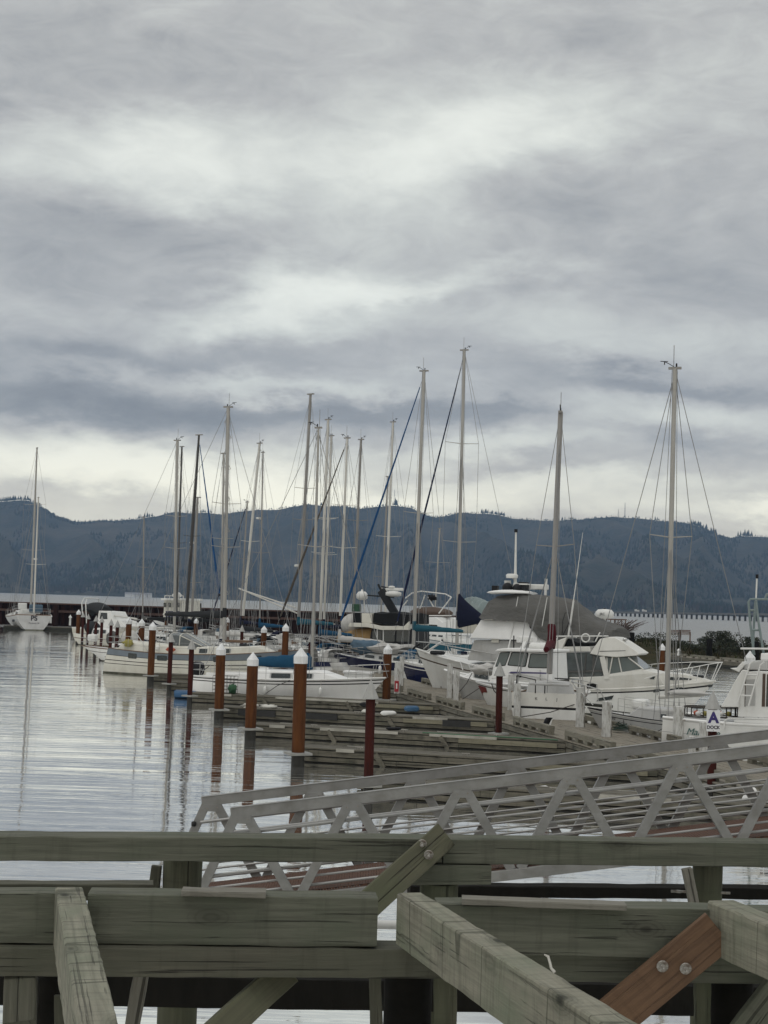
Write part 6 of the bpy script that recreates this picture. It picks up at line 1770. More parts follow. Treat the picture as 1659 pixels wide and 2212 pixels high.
MB().prism([b.V(1125, 1402, .2), b.V(1133, 1402, .2), b.V(1140, 1385, .2), b.V(1134, 1385, .2)], Vector((0, .2, 0))).build('radar_post', G_bright, b.root)
rings = []
for k in range(13):
    q = k / 12.0; r_ = .19 * (1 + .09 * (k % 2)) * (.75 if k in (0, 12) else 1); c = b.V(1145 + 42 * q, 1396.5 + .8 * q, .3)
    rings.append([c + Vector((0, r_ * math.cos(a), r_ * math.sin(a))) for a in [i * 2 * math.pi / 10 for i in range(10)]])
MB().loft(rings, 0, True).build('life_raft_canister', white_p, b.root)
b.tubes('antenna', [[b.V(1110, 1401), b.V(1110, 1373)]], .03, G_black); b.tubes('antenna', [[b.V(1098, 1400), b.V(1103, 1380)]], .035, white_p)
b.tubes('bow_rail', [[b.V(1034, 1459, .1), b.V(1056, 1447, .8), b.V(1118, 1456, 1.15), b.V(1180, 1467, 1.2)], [b.V(1056, 1447, .8), b.V(1055, 1472, .85)], [b.V(1117.5, 1447, 1.15), b.V(1118, 1478, 1.15)], [b.V(1167, 1448, 1.15), b.V(1167, 1472, 1.15)], [b.V(1036, 1446, .2), b.V(1048, 1462, .6)]], .022, ss)
MB().blob(b.V(1052, 1446, .3), (.75, .5, .24), 0, 2, .3, freq=2.5).build('white_canvas_heap', C_white, b.root)
b.tubes('mooring_line', [[b.V(1062, 1477, .9), b.V(1067, 1492, 1.0), b.V(1078, 1503, 1.1)]], .025, mr)

# ================================================================== B11 stubby cream hull, stern on
b = Boat('sailboat', 'cream sailboat lying stern on, with grey mast and dark red sail cover', 'sailboat', (1208, 71.0), (1186, 65.0), 3.05)
b.hull(1.62, 1.45, 1.6, ((0, .36, 1), (.36, .42, 2), (.42, .72, 0), (.72, .74, 2), (.74, 1, 0), (1, 1.5, 2)), [G_white, G_ivory, G_black], tr=.98, over=-.12, full=2.2, deck=G_deck, rail=teak, railr=.04)
rr_ = MB()
b.trunk(-1.4, 2.2, 1.1, .7, .55, G_grey)
for k in range(2): b.side_win(-.9 + k * 1.2, -.1 + k * 1.2, .3, .75)
b.mast(1187, 1455, 1211, 892, .125, M_grey, spread=(.475,), sw=1.35, gear=-1, fore=None, taper=.9)
f = b.mdr.normalized()
zc = PY(1190, 1372, 68).z
c = b.mb + b.mdr * ((zc - b.mb.z) / b.mdr.z)
MB().tube([c - f * .55, c - f * .3 + Vector((0, -.03, 0)), c + f * .1 + Vector((0, -.04, 0)), c + f * .42, c + f * .5], [.19, .20, .19, .18, .15], 10).build('red_sail_cover', C_red, b.root)
MB().tube([c - f * .35, c - f * .5 + Vector((-2.4, 0, -.05))], [.22, .12], 10).build('boom_cover', C_red, b.root)
b.tubes('pushpit', [[Vector((-b.L / 2 + .1, -1.3, 1.6)), Vector((-b.L / 2, -1.3, 2.25)), Vector((-b.L / 2, -.3, 2.25))], [Vector((-b.L / 2, .5, 1.6)), Vector((-b.L / 2, .5, 2.15)), Vector((-b.L / 2, 1.3, 2.3)), Vector((-b.L / 2 + .3, 1.35, 1.6))], [Vector((-b.L / 2, .1, 1.6)), Vector((-b.L / 2, .1, 2.0))]], .025, G_black)
MB().box((-b.L / 2 + .15, -.1, 1.98), (.55, 1.7, .10)).build('stern_seat', G_grey, b.root, bevel=.03)
for k, y_ in enumerate((.45, .02, -.42)):
    text_mesh('KLJ'[k], .17, 'lettering', C_char, b.root, (-b.L / 2 - .03, y_, 1.36), (math.pi / 2, 0, -math.pi / 2))
b.tubes('mooring_line', [[Vector((-b.L / 2, -1.2, 1.2)), Vector((-b.L / 2 - .5, -.2, .85)), Vector((-b.L / 2 - .9, 1.0, .62))]], .02, mr)

# ================================================================== B12 express cruiser, bow to the right
b = Boat('cabin_cruiser', 'cream cabin cruiser with raked windscreen, hardtop and white bow rails pointing right', 'motor boat', (1548, 75.0), (1183, 78.0), 3.1)
b.hull(1.15, 1.35, 1.92, ((0, .10, 1), (.10, .15, 2), (.15, 1, 0), (1, 1.5, 3)), [G_white, G_ivory, G_black, C_navy], rake=1.6, over=-.1, tr=.92, flare=1.5, full=2.4, deck=G_ivory, rail=G_ivory, railr=.05)
P_ = lambda u, v: b.xz(u, v, 1.1)
b.house([P_(1229, 1500), P_(1231, 1463), P_(1300, 1461), P_(1312, 1458), P_(1390, 1446.5), P_(1416, 1453), P_(1470, 1457), P_(1508, 1465), P_(1535, 1474), P_(1437, 1484), P_(1300, 1499)], 1.18, G_ivory, 'trunk_cabin', .12, wf=lambda x, z: min(1.22, max(.25, (b.L * .5 - x) * .48)) - .10 * max(0, z - 1.6))
b.hwin([P_(1521 - 60, 1463), P_(1521 - 30, 1467), P_(1488, 1470), P_(1460, 1469)], glass, .3)
b.hwin([P_(1402, 1467), P_(1412, 1461), P_(1455, 1463), P_(1456, 1470)], glass, .3)
hwf = lambda x, z: 1.12 - .06 * max(0, z - 2)
b.hw = hwf
b.hwin([P_(1313, 1457), P_(1313, 1421), P_(1357, 1420), P_(1388, 1445.5)], glass_l, .05, 'windscreen_side')
b.tubes('windscreen_frame', [[b.V(1312, 1458, 1.12), b.V(1311, 1420, 1.12)], [b.V(1312, 1458, 1.12), b.V(1390, 1446, 1.12)], [b.V(1357, 1420, 1.12), b.V(1390, 1446, 1.12)], [b.V(1316, 1457, 1.14), b.V(1323, 1420, 1.14)], [b.V(1343, 1453, 1.14), b.V(1336, 1420, 1.14)]], .035, G_ivory)
xw0, zw0 = P_(1390, 1446); xw1, zw1 = P_(1357, 1420)
MB().prism([Vector((xw0, -1.1, zw0)), Vector((xw0, 1.1, zw0)), Vector((xw1, 1.08, zw1)), Vector((xw1, -1.08, zw1))], Vector((.02, 0, .02))).build('windscreen', glass_l, b.root)
MB().bar(b.V(1312, 1467, 1.16), b.V(1301, 1418, 1.16), .10, .26, up=(1, 0, 0)).build('pillar', G_ivory, b.root); MB().bar(b.V(1312, 1467, -1.16), b.V(1301, 1418, -1.16), .10, .26, up=(1, 0, 0)).build('pillar', G_ivory, b.root)
b.house([P_(1275, 1412), P_(1296, 1380), P_(1312, 1376), P_(1327, 1377), P_(1344, 1386), P_(1382.6, 1412), P_(1377, 1416), P_(1333, 1419.5), P_(1298, 1416.5)], 1.25, G_ivory, 'bridge_cowl', .14)
b.hwin([P_(1296, 1407.5), P_(1352, 1406), P_(1352, 1405), P_(1296, 1406.2)], C_char, .1, 'seam', out=.004)
b.house([P_(1187.5, 1411), P_(1197, 1387), P_(1225, 1376), P_(1220, 1390), P_(1212, 1409)], 1.25, G_ivory, 'aft_bracket', .10)
b.house([P_(1211, 1408), P_(1212, 1397), P_(1274, 1396.5), P_(1276, 1407)], 1.15, G_ivory, 'bridge_floor', .0)
b.house([P_(1216, 1396), P_(1226, 1379), P_(1246, 1388), P_(1270, 1389), P_(1271, 1396)], 1.0, C_black, 'seat_canvas', .05)
b.house([P_(1278, 1386), P_(1283, 1371), P_(1298, 1373), P_(1302, 1384)], .8, C_char, 'console', .05)
b.tubes('bridge_rail', [[b.V(1199, 1374.5, 1.1), b.V(1314, 1374, 1.1)], [b.V(1202, 1384, 1.1), b.V(1205, 1374.5, 1.1)], [b.V(1286, 1386, 1.1), b.V(1296, 1366, 1.1)]], .035, white_p)
c = b.V(1265, 1378, 1.15)
MB().tube([c + Vector((.20 * math.cos(a), 0, .20 * math.sin(a))) for a in [k * 2 * math.pi / 20 for k in range(21)]], .035, 8, cap=False).build('life_ring', white_p, b.root)
# canvas and vinyl enclosure
b.hw = lambda x, z: 1.10
b.hwin([P_(1188, 1463), P_(1200, 1412), P_(1300, 1410), P_(1302, 1462)], vinyl, .02, 'clear_curtain')
for ua, va_, ub_, vb_, w_ in ((1189, 1463, 1198, 1411, .10), (1208, 1478, 1212, 1410, .07), (1219, 1495, 1222, 1410, .10), (1262, 1470, 1266, 1412, .06), (1281, 1460, 1283, 1412, .12)):
    MB().bar(b.V(ua, va_, 1.13), b.V(ub_, vb_, 1.13), .03, w_, up=(1, 0, 0)).build('canvas_strip', C_grey, b.root)
MB().bar(b.V(1190, 1452, 1.14), b.V(1300, 1449, 1.14), .03, .10).build('canvas_hem', C_grey, b.root)
b.hwin([P_(1198, 1478), P_(1302, 1466), P_(1302, 1461), P_(1193, 1462)], C_grey, .02, 'lower_curtain')
b.hw = lambda x, z: 1.21
b.hwin([P_(1269, 1490), P_(1289, 1489), P_(1289, 1476), P_(1269, 1477)], G_black, .2, 'side_opening')
for ua, va_, ub_, vb_ in ((1413, 1488, 1428, 1496), (1458, 1485, 1473, 1493), (1524, 1480, 1533, 1486)):
    pts = []
    for u, v in ((ua, (va_ + vb_) / 2 + 3.6), (ub_ - 2, (va_ + vb_) / 2 + 2.4), (ub_, va_), (ua + 2, va_ + 1)):
        x_, z_ = b.xz(u, v, 1.0); t_ = (x_ + b.L / 2) / b.L; q = 1 - z_ / b.zsh(min(1, t_)); p = b.sec(min(.985, t_), max(0, q)); pts.append(Vector((x_, p.y + .015, z_)))
    b.plate(round_poly(pts, .25), .03, 'hull_window', glass)
pts = [Vector((b.xz(u, v, 1.4)[0], 1.47, b.xz(u, v, 1.4)[1])) for u, v in ((1289, 1515), (1296, 1504), (1328, 1500), (1322, 1511))]
b.plate(pts, .03, 'hull_vent', glass)
p = b.sec(.9, .35)
text_mesh('OR 847', .16, 'registration_number', C_char, b.root, (p.x - .1, -p.y - .05, p.z + .15), (math.pi / 2 + .25, 0, R(18)))
b.tubes('bow_rail', [[b.V(1377, 1438, -1.2), b.V(1430, 1433, -1.1), b.V(1500, 1430, -.7), b.V(1561, 1430.5, 0)], [b.V(1446, 1449.5, 1.25), b.V(1500, 1441, 1.0), b.V(1530, 1435, .6), b.V(1553, 1431.5, .2), b.V(1561, 1430.5, 0)],
                    [b.V(1392, 1466, 1.3), b.V(1446, 1449.5, 1.25)], [b.V(1440, 1476, 1.2), b.V(1456, 1447.5, 1.2)], [b.V(1464, 1476, 1.1), b.V(1471, 1446, 1.15)], [b.V(1486, 1473, 1.0), b.V(1496, 1442, 1.0)], [b.V(1503, 1474, .8), b.V(1512, 1438.5, .8)], [b.V(1519, 1473, .5), b.V(1531, 1435, .6)], [b.V(1536, 1472, .3), b.V(1552, 1432, .2)], [b.V(1540, 1471, .1), b.V(1560, 1431, 0)], [b.V(1403, 1448, -1.2), b.V(1409, 1435, -1.15)], [b.V(1480, 1455, -1), b.V(1493, 1431, -.8)]], .022, white_p)
MB().box(b.V(1508, 1462, 0), (.5, .5, .16)).build('deck_hatch', C_char, b.root, bevel=.04)
MB().lathe([(.03, 0), (.03, .25), (.12, .27), (.12, .35), (.05, .4)], 10).build('spotlight', ss, b.root, b.V(1350, 1395, .4))

# ================================================================== B13 grey sailboat with number by the bow
b = Boat('sailboat', 'light grey sailboat with dark bowsprit, black numbers and the tallest right hand mast', 'sailboat', (1274, 61.2), (1650, 58.6), 2.35)
b.hull(1.02, 1.0, 1.30, ((0, .05, 1), (.05, .12, 0), (.12, .15, 2), (.15, 1, 0), (1, 1.5, 2)), [G_grey, G_white, G_black], rake=.85, over=-.1, tr=.75, full=1.7, deck=G_grey, rail=G_black, railr=.022)
b.trunk(b.xz(1520, 1520)[0], b.xz(1360, 1520)[0], .85, .55, .50, G_grey, front=.5, back=.3)
b.side_win(b.xz(1448, 1520)[0], b.xz(1434, 1520)[0], .35, .62, glass)
MB().box((b.xz(1384, 1520)[0], 0, 1.55), (.62, .8, .40)).build('cabin_hatch', G_white, b.root, bevel=.12)
MB().bar(b.V(1258, 1520.5), b.V(1322, 1527), .26, .11).build('bowsprit', W_dark, b.root)
MB().bar(b.V(1256, 1519), b.V(1262, 1531), .07, .12).build('anchor_roller', G_black, b.root)
b.mast(1441, 1508, 1458, 797, .10, M_alu, spread=(.485,), sw=.95, gear=1, fore=(1262, 1521), taper=.9)
b.tubes('boom', [[b.V(1422, 1506), b.V(1522, 1500)]], .085, M_white, 10)
MB().blob(b.V(1487, 1497), (.85, .22, .12), 0, 4, .2).build('rolled_sail', C_white, b.root)
b.tubes('pulpit', [[b.V(1252, 1468, -.5), b.V(1236, 1469, 0), b.V(1234, 1472, .2), b.V(1265, 1481, .6), b.V(1296, 1490, .8)], [b.V(1252, 1468, -.5), b.V(1290, 1478, -.7)], [b.V(1234, 1472, .2), b.V(1281, 1523, .45)], [b.V(1262, 1480, .55), b.V(1266, 1520, .4)], [b.V(1296, 1490, .8), b.V(1311, 1523, .75)], [b.V(1290, 1478, -.7), b.V(1292, 1515, -.7)], [b.V(1236, 1469, 0), b.V(1258, 1518, 0)]], .022, ss)
b.lifelines(.62, 5, .05, .80)
p = b.sec(.845, .18)
text_mesh('OR 393 57', .165, 'registration_number', sgk, b.root, (p.x, b.sg * (p.y + .035), p.z), (math.pi / 2 + .12, 0, math.pi - R(11)), extrude=.003)
b.tubes('mooring_line', [[b.V(1440, 1548, .95), b.V(1430, 1575, 1.1), b.V(1395, 1592, 1.3)], [b.V(1442, 1548, .95), b.V(1436, 1580, 1.1), b.V(1452, 1590, 1.2)], [b.V(1346, 1537, .6), b.V(1347, 1552, .62), b.V(1347, 1565, .64)]], .016, mr)

# ================================================================== B14 fishing boat at the right edge
b = Boat('fishing_boat', 'white fishing boat with crab pots and a white ladder at the right edge', 'fishing boat', (2020, 52.0), (1462, 56.2), 3.1)
b.hull(1.44, 1.42, 1.9, ((0, .09, 1), (.09, .34, 0), (.34, .355, 2), (.355, 1, 0), (1, 1.5, 2)), [G_white, G_bright, G_grey], tr=.92, over=-.1, full=2.6, deck=G_grey, rail=G_bright, railr=.06)
P_ = lambda u, v: b.xz(u, v, 1.1)
b.house([P_(1596, 1548), P_(1600, 1452), P_(1640, 1449), P_(1900, 1462), P_(1930, 1560)], 1.28, G_white, 'cabin', .02)
b.hwin([P_(1612, 1524), P_(1614, 1468), P_(1634, 1467), P_(1634, 1524)], G_grey, .05, 'door')
b.hwin([P_(1611, 1526), P_(1612, 1467), P_(1614, 1467), P_(1613, 1526)], G_brown, .05, 'door_frame'); b.hwin([P_(1648, 1526), P_(1650, 1455), P_(1656, 1455), P_(1655, 1526)], G_brown, .05, 'door_frame')
b.hwin([P_(1657, 1526), P_(1659, 1456), P_(1700, 1457), P_(1700, 1527)], glass, .05, 'window')
b.house([P_(1561, 1527), P_(1592, 1470), P_(1607, 1446), P_(1620, 1448), P_(1602, 1500), P_(1600, 1527)], 1.40, G_white, 'wing_panel', .0, wf=lambda x, z: 1.36)
b.house([P_(1580, 1443), P_(1594, 1443), P_(1608, 1428), P_(1612, 1436), P_(1600, 1452)], 1.34, G_white, 'roof_edge', .0)
b.house([P_(1606, 1446), P_(1612, 1434), P_(1648, 1425), P_(1659, 1426), P_(1660, 1448)], 1.2, G_grey, 'roof_hatch', .04)
b.house([P_(1641, 1426), P_(1642, 1411), P_(1900, 1420), P_(1900, 1434)], 1.0, G_bright, 'upper_bridge', .0)
b.tubes('ladder', [[b.V(1630, 1427, 1.5), b.V(1620, 1434, 1.5), b.V(1592, 1524, 1.5)], [b.V(1651, 1430, 1.5), b.V(1643, 1436, 1.5), b.V(1617, 1525, 1.5)], [b.V(1613, 1457, 1.5), b.V(1637, 1458, 1.5)], [b.V(1607, 1479, 1.5), b.V(1630, 1480, 1.5)], [b.V(1600, 1502, 1.5), b.V(1624, 1503, 1.5)]], .030, white_p)
pipe_g = mat('painted_pipe', (.13, .19, .19), (.22, .25, .25), rough=.5, scale=(6, 6, 6))
b.tubes('gantry', [[b.V(1629, 1415, .8), b.V(1620, 1340, .8), b.V(1617, 1300, .8), b.V(1621, 1294, .8), b.V(1720, 1295, .8)], [b.V(1650, 1415, .8), b.V(1638, 1340, .8), b.V(1633, 1297, .8)], [b.V(1632, 1298, .2), b.V(1629, 1345, .2), b.V(1626, 1412, .2)], [b.V(1620, 1318, .8), b.V(1630, 1318.5, .8)], [b.V(1624, 1361, .8), b.V(1639, 1361, .8)], [b.V(1653, 1294, .8), b.V(1656, 1284, .8), b.V(1670, 1280, .8)]], .045, pipe_g)
b.tubes('gantry_bar', [[b.V(1600, 1401, .9), b.V(1720, 1402, .9)]], .04, white_p)
b.tubes('antenna', [[b.V(1633, 1297, .2), b.V(1635, 1250, .2)]], .03, white_p); MB().box(b.V(1635.5, 1245, .2), (.09, .08, .14)).build('antenna_head', G_black, b.root)
b.tubes('side_rail', [[b.V(1563, 1575, 1.6), b.V(1566, 1557, 1.6), b.V(1573, 1551.5, 1.6), b.V(1700, 1553, 1.6)], [b.V(1664, 1572, 1.6), b.V(1664, 1553, 1.6)]], .028, white_p)
MB().box(b.V(1632, 1558, 1.35), (1.4, .5, .16)).build('side_box', G_bright, b.root, bevel=.04)
p = b.sec(.055, .62)
t_ = mat('lettering_teal', (.04, .13, .12), rough=.5)
q = b.V(1517, 1583, 1.56); tx_ = (b.xz(1517, 1583, 1.5)[0] + b.L / 2) / b.L; pp = b.sec(max(0, tx_), .45)
text_mesh('Mari Lee', .34, 'boat_name', t_, b.root, (q.x + .0, b.sg * (pp.y + .05), q.z), (math.pi / 2, 0, math.pi if b.sg > 0 else 0), extrude=.004, shear=.35)
MB().lathe([(.045, 0), (.05, .03), (0, .05)], 10).build('hull_fitting', galv, b.root, b.V(1478, 1557, 1.6))
# crab pots on deck
iron = mat('pot_iron', (.025, .024, .022), (.05, .04, .03), rough=.7)
def crab_pot(bo, u, v, r_, h_, label, off):
    p = bo.c + Matrix.Rotation(bo.rz, 3, 'Z') @ bo.V(u, v, off)
    c = MB()
    for z in (0, h_): c.tube([Vector((r_ * math.cos(a), r_ * math.sin(a), z)) for a in [k * 2 * math.pi / 24 for k in range(25)]], .028, 6, cap=False)
    for k in range(8):
        a = k * math.pi / 4; c.tube([Vector((r_ * math.cos(a), r_ * math.sin(a), 0)), Vector((r_ * math.cos(a), r_ * math.sin(a), h_))], .022, 6)
    for k in range(4):
        a = k * math.pi / 4; c.tube([Vector((r_ * math.cos(a), r_ * math.sin(a), h_)), Vector((-r_ * math.cos(a), -r_ * math.sin(a), h_))], .010, 4)
    t_ = thing('crab_pot', label, 'crab pot', p, 0, 'crab pots on the fishing boat'); c.build('frame', iron, t_)
    for k in range(3):
        MB().blob((.35 * r_ * math.cos(k * 2.1), .35 * r_ * math.sin(k * 2.1), h_ * .3), (.11, .09, .09), 0, k, .05).build('float', [yellow_m, orange_b, white_p][k], t_)
    return t_
crab_pot(b, 1512, 1547, .55, .34, 'round black crab pot left of the A dock sign', .3)
crab_pot(b, 1562, 1548, .52, .34, 'round black crab pot just right of the A dock sign', .3)
crab_pot(b, 1628, 1550, .66, .36, 'largest round black crab pot below the ladder', .4)
# ================================================================== right hand float by the bank
A, Bq = P(1383, 1411, .62), P(1640, 1435, .62)
d = (Bq - A); d.z = 0; n_ = Vector((d.y, -d.x, 0)).normalized()
if n_.y < 0: n_ = -n_
dn = d.normalized(); A2 = A - dn * 14
A2.z = 0
deck_unit('bank_float', A2 + n_ * 2.2, dn, Vector((dn.y, -dn.x, 0)), d.length + 30, 2.2, .62, 'long grey float with square scuppers in front of the grassy bank', 'dock', None, 5, [(.34, 0, W_side), (.22, .02, W_dark)], W_deck, W_side, .2)
for k in range(7):
    o = timber('bull_rail', A2 + dn * (1 + k * 6.2) + n_ * .15 + Vector((0, 0, .86)), A2 + dn * (6.2 + k * 6.2) + n_ * .15 + Vector((0, 0, .86)), .2, .2, W_rail, ['left end', 'second', 'third', 'fourth', 'fifth', 'sixth', 'seventh'][k] + ' rail along the float by the grassy bank', 'bull rail', 'rails along the bank float', seed=k)
    for j in range(4):
        MB().box((.4 + j * 1.45, 0, -.16), (.35, .18, .14)).build('block', W_rail, o)
def lantern(u, vb, vt, y, label):
    q, t2 = PY(u, vb, y), PY(u, vt, y)
    h = t2.z - q.z
    t_ = thing('dock_pedestal', label, 'pedestal', q, 0, 'white dock pedestals')
    MB().lathe([(.16, 0), (.13, h * .55), (.13, h * .72)], 12).build('post', white_p, t_)
    MB().lathe([(.25, h * .72), (.22, h * .8), (.13, h * .86), (.04, h)], 12).build('lamp_head', white_p, t_)
lantern(1466, 1416, 1401, 158, 'white dock pedestal on the float below the bench')
lantern(151, 1351, 1328, 214, 'white dock pedestal by the breakwater right of the stern on ketch')
lantern(109, 1346, 1327, 216, 'white dock pedestal just behind the stern on ketch')
# float by the breakwater
a, c = P(-40, 1356, .4), P(172, 1358, .4)
deck_unit('breakwater_float', Vector((a.x, 212, 0)), Vector((1, 0, 0)), Vector((0, -1, 0)), (c.x - a.x), 3.0, .5, 'low dark float along the breakwater at far left', 'dock', None, 6, [(.3, 0, W_dark), (.2, .02, W_dark)], W_side, W_dark, .3)
# far walkway between the outer rows
a = wk(S1 - 4)
# dark posts standing in front of the breakwater
for k, (u, lab) in enumerate(((120, 'dark rust post on the breakwater behind the ketch'), (252, 'dark rust post on the breakwater behind the black canopy'), (470, 'dark rust post on the breakwater right of the black masts'))):
    q = PY(u, 1340, 238.6)
    o = MB().lathe([(.4, -.5), (.4, 3.3)], 12).build('breakwater_post', rust_wall, None, (q.x, 238.6, 0)); tag(o, lab, 'post', 'posts along the breakwater')

# ================================================================== small gear on the docks
def on_finger(k, x, y=.3, z=.47):     # x metres from the walkway, y across
    f = fingers[k]
    return f.location + Matrix.Rotation(f.rotation_euler.z, 3, 'Z') @ Vector((x, -y, z))
# white dock box behind the bow of the small sailboat
q = PY(774, 1465, 80)
t_ = thing('dock_box', 'white dock box with rounded lid behind the small sailboat bow', 'dock box', (q.x, 80, .5), -.27)
MB().box((0, 0, .5), (1.35, .7, 1.0)).build('box', white_p, t_, bevel=.04)
MB().box((0, 0, 1.05), (1.5, .8, .16)).build('lid', G_bright, t_, bevel=.06)
# wire crab trap and green net bag at the small sailboat stern
q = PY(486, 1492, 76.3)
t_ = thing('wire_trap', 'square wire crab trap on the finger at the small sailboat stern', 'crab trap', (q.x, 76.3, .50), -.27)
c = MB()
for k in range(7):
    x = -.55 + k * 1.1 / 6
    for y in (-.3, .3): c.tube([(x, y, 0), (x, y, .85)], .009, 4)
for k in range(6):
    z = .85 * k / 5
    c.tube([(-.55, -.3, z), (.55, -.3, z), (.55, .3, z), (-.55, .3, z), (-.55, -.3, z)], .009, 4)
c.build('wire_mesh', iron, t_)
o = MB().blob((0, 0, .24), (.22, .16, .22), 0, 3, .35, freq=2.5).build('net_bag', green_m, None, PY(503, 1489, 75.9)); o.location.z = .5; tag(o, 'green net bag beside the wire crab trap', 'bag')
# blue plastic dinghy by the thin pile
q = PY(452, 1490, 78.6)
o = MB().loft([[Vector((x, w_ * k, z)) for k, z in ((-1, .36), (-.8, .05), (0, -.05), (.8, .05), (1, .36), (0, .26))] for x, w_ in ((-1.0, .3), (-.7, .42), (0, .46), (.7, .4), (1.05, .1))], 0, True).build('blue_dinghy', mat('blue_plastic', (.03, .11, .24), rough=.5), None, PY(420, 1496, 78.8))
o.location.z = .05; tag(o, 'small blue plastic dinghy between the thin red pile and the outboard motor', 'dinghy')
# fenders and floats lying around
def fend(p, r_, ln, m, label, rz=0, tilt=math.pi / 2):
    o = MB().lathe([(.02, -ln / 2 - .05), (r_ * .7, -ln / 2), (r_, -ln * .36), (r_, ln * .36), (r_ * .7, ln / 2), (.02, ln / 2 + .05)], 12).build('fender', m, None, p)
    o.rotation_euler = (0, tilt, rz); tag(o, label, 'fender', 'fenders on the docks')
blue_f = mat('fender_blue', (.03, .10, .20), rough=.4)
fend(on_finger(3, 4.6, .1, .56), .10, .6, white_p, 'white fender lying on the tyre strip finger', .3)
fend(on_finger(4, 1.3, -.14, .25), .14, .7, blue_f, 'blue fender hanging on the finger by the thin piled cone cap', .25)
fend(on_finger(4, 3.4, -.14, .34), .11, .9, G_black, 'black fender on the finger in front of the small sailboat', .27)
fend(on_finger(0, 4.5, 1.28, .20), .17, 1.0, mat('fender_slate', (.06, .07, .10), rough=.5), 'slate grey fender hanging on the finger behind the gangway', -.27, 1.2)
fend(on_finger(0, 1.2, 1.3, .35), .16, .8, white_p, 'white fender standing behind the gangway top rail', 0, .5)
fend(on_finger(0, 6.6, 1.3, .3), .15, .8, white_p, 'white fender low on the finger seen through the gangway truss', .8)
fend(on_finger(0, 7.8, 1.3, .2), .2, .6, blue_f, 'blue float on the finger seen through the gangway truss', .2)
fend(on_finger(2, 6.5, .5, .55), .06, .5, G_black, 'small black fender on the green hose finger', .3)
# shells and rope heaps on the tyre-strip finger
for k, (x, lab) in enumerate(((10.9, 'pale heap of shells and rope at the end of the tyre strip finger'), (10.1, 'small pale rope heap next to the shell heap'), (5.6, 'grey rope coil on the tyre strip finger'))):
    o = MB().blob((0, 0, .05), (.42 - k * .08, .25, .14), 0, 20 + k, .35, freq=2.6).build('rope_heap', rope_w, None, on_finger(3, x, .45, .47)); tag(o, lab, 'rope heap', 'rope heaps on the docks')
hose = mat('green_hose', (.02, .13, .05), rough=.5)
pts = [on_finger(2, .3 + k * .5, .12 + .12 * noise.noise(Vector((k * .5, 2, 0))), .495) for k in range(11)]
tag(MB().tube([p - pts[0] for p in pts], .022, 6).build('garden_hose', hose, None, pts[0]), 'green hose lying along the second finger edge', 'hose')
q = wk(12.6, WW - .75, ZD)
q = P(1345, 1583, ZD)
c = MB()
for k in range(26):
    a = rnd.random() * 6.28; r_ = .15 + .3 * rnd.random()
    c.tube([(r_ * math.cos(a + j * .7), r_ * math.sin(a + j * .7) * .7, .05 + .28 * max(0, 1 - r_ * 2) + .02 * j * (k % 3)) for j in range(6)], .012, 4)
tag(c.build('hose_coil', mat('hose_dark', (.02, .045, .03), rough=.6), None, q), 'dark green coil of hose at the foot of the white post on the walkway', 'hose')
q = P(1178, 1577, ZD)
t_ = thing('mooring_bumper', 'black and white padded bumper leaning on the left bull rail', 'bumper', (q.x, q.y, .5), .2)
MB().loft([[Vector((.12 * k[0] + dx, .06 * k[1], z)) for k in ((-1, -1), (1, -1), (1, 1), (-1, 1))] for z, dx in ((0, 0), (.2, .02), (.42, .10), (.5, .16))], 0, True).build('pad', G_black, t_)
MB().tube([(.08, -.03, 0), (.16, -.03, .22), (.26, -.03, .5)], [.03, .05, .03], 8).build('white_edge', white_p, t_)
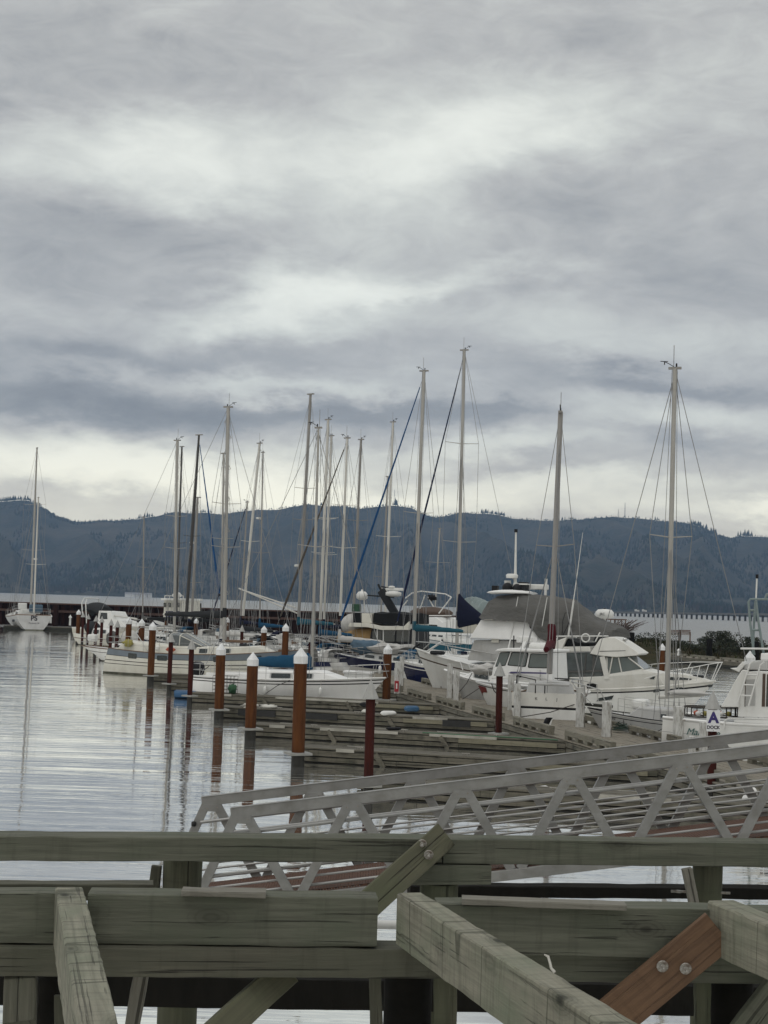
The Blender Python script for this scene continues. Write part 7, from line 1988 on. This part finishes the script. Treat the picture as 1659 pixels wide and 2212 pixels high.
# clear ribbed canopy behind the navy sail bag
cv = mat('clear_canopy', (.20, .25, .25), (.14, .18, .18), rough=.3, scale=(2, 2, 2))
q0, q1 = PY(992, 1308, 118), PY(1046, 1311, 116)
t_ = Boat('canopy_boat', 'boat under a pale ribbed plastic canopy behind the yacht bow', 'boat', (975, 118.5), (1060, 116), 2.6)
t_.hull(1.5, 1.5, 1.9, ((0, 1, 0), (1, 1.5, 1)), [G_white, G_black], tr=.9)
t_.house([t_.xz(985, 1368, 1.1), t_.xz(985, 1326, 1.1), t_.xz(1048, 1328, 1.1), t_.xz(1050, 1368, 1.1)], 1.15, G_beige, 'deckhouse', .02)
for ua in (992, 1012, 1030): t_.hwin([t_.xz(ua, 1350, 1.1), t_.xz(ua + 12, 1350, 1.1), t_.xz(ua + 12, 1336, 1.1), t_.xz(ua, 1336, 1.1)], glass)
rings = []
for k in range(29):
    q = k / 28.0; x, z0_ = t_.xz(993 + 53 * q, 1329, .6); zt = t_.xz(1015, 1290 + 12 * abs(q - .35) ** 1.5 * 2, .6)[1]; r_ = (1 + .06 * math.cos(k * math.pi * .5)) * min(1, .7 + 3 * min(q, 1 - q))
    rings.append([Vector((x, 1.1 * math.cos(a) * r_, z0_ + (zt - z0_) * r_ * math.sin(a))) for a in [math.pi * i / 10 for i in range(11)]])
MB().loft(rings, 0, True, closed=False).build('ribbed_canopy', cv, t_.root)
# radar post at the yacht's stern
q0 = PY(1304, 1400, 88)
t_ = Boat('motor_boat', 'boat with a white radar dome on a post behind the yacht stern', 'motor boat', (1230, 93), (1345, 91), 2.8)
t_.hull(1.3, 1.3, 1.8, ((0, 1, 0), (1, 1.5, 1)), [G_white, G_black], tr=.9)
t_.trunk(-2.0, 1.5, 1.0, .7, .8, G_white)
t_.side_win(-1.5, .5, .3, .8)
t_.tubes('radar_post', [[t_.V(1302, 1410), t_.V(1306, 1333)]], .08, ss)
MB().lathe([(.30, -.25), (.55, -.18), (.55, .12), (.40, .28), (0, .32)], 16).build('radar_dome', white_p, t_.root, t_.V(1306, 1327))
text_mesh('JRC', .22, 'lettering', C_char, t_.root, t_.V(1310, 1327) + Vector((0, t_.sg * .56, 0)), (math.pi / 2, 0, math.pi if t_.sg > 0 else 0))
t_.tubes('lamp', [[t_.V(1306, 1320), t_.V(1306, 1314)]], .07, G_black)
# brown railing on the bank behind the cover
q = PY(1326, 1352, 186)
t_ = thing('wooden_railing', 'reddish wooden railing on the bank behind the bare bush', 'railing', (q.x, 186, bank_z(q.x, 186)), 0)
h = PY(1326, 1338, 186).z - bank_z(q.x, 186)
for k in range(7): MB().box((-1.3 + k * .45, 0, h / 2), (.10, .1, h)).build('baluster', bench_w, t_)
MB().box((0, 0, h), (3.1, .14, .14)).build('top_rail', bench_w, t_)
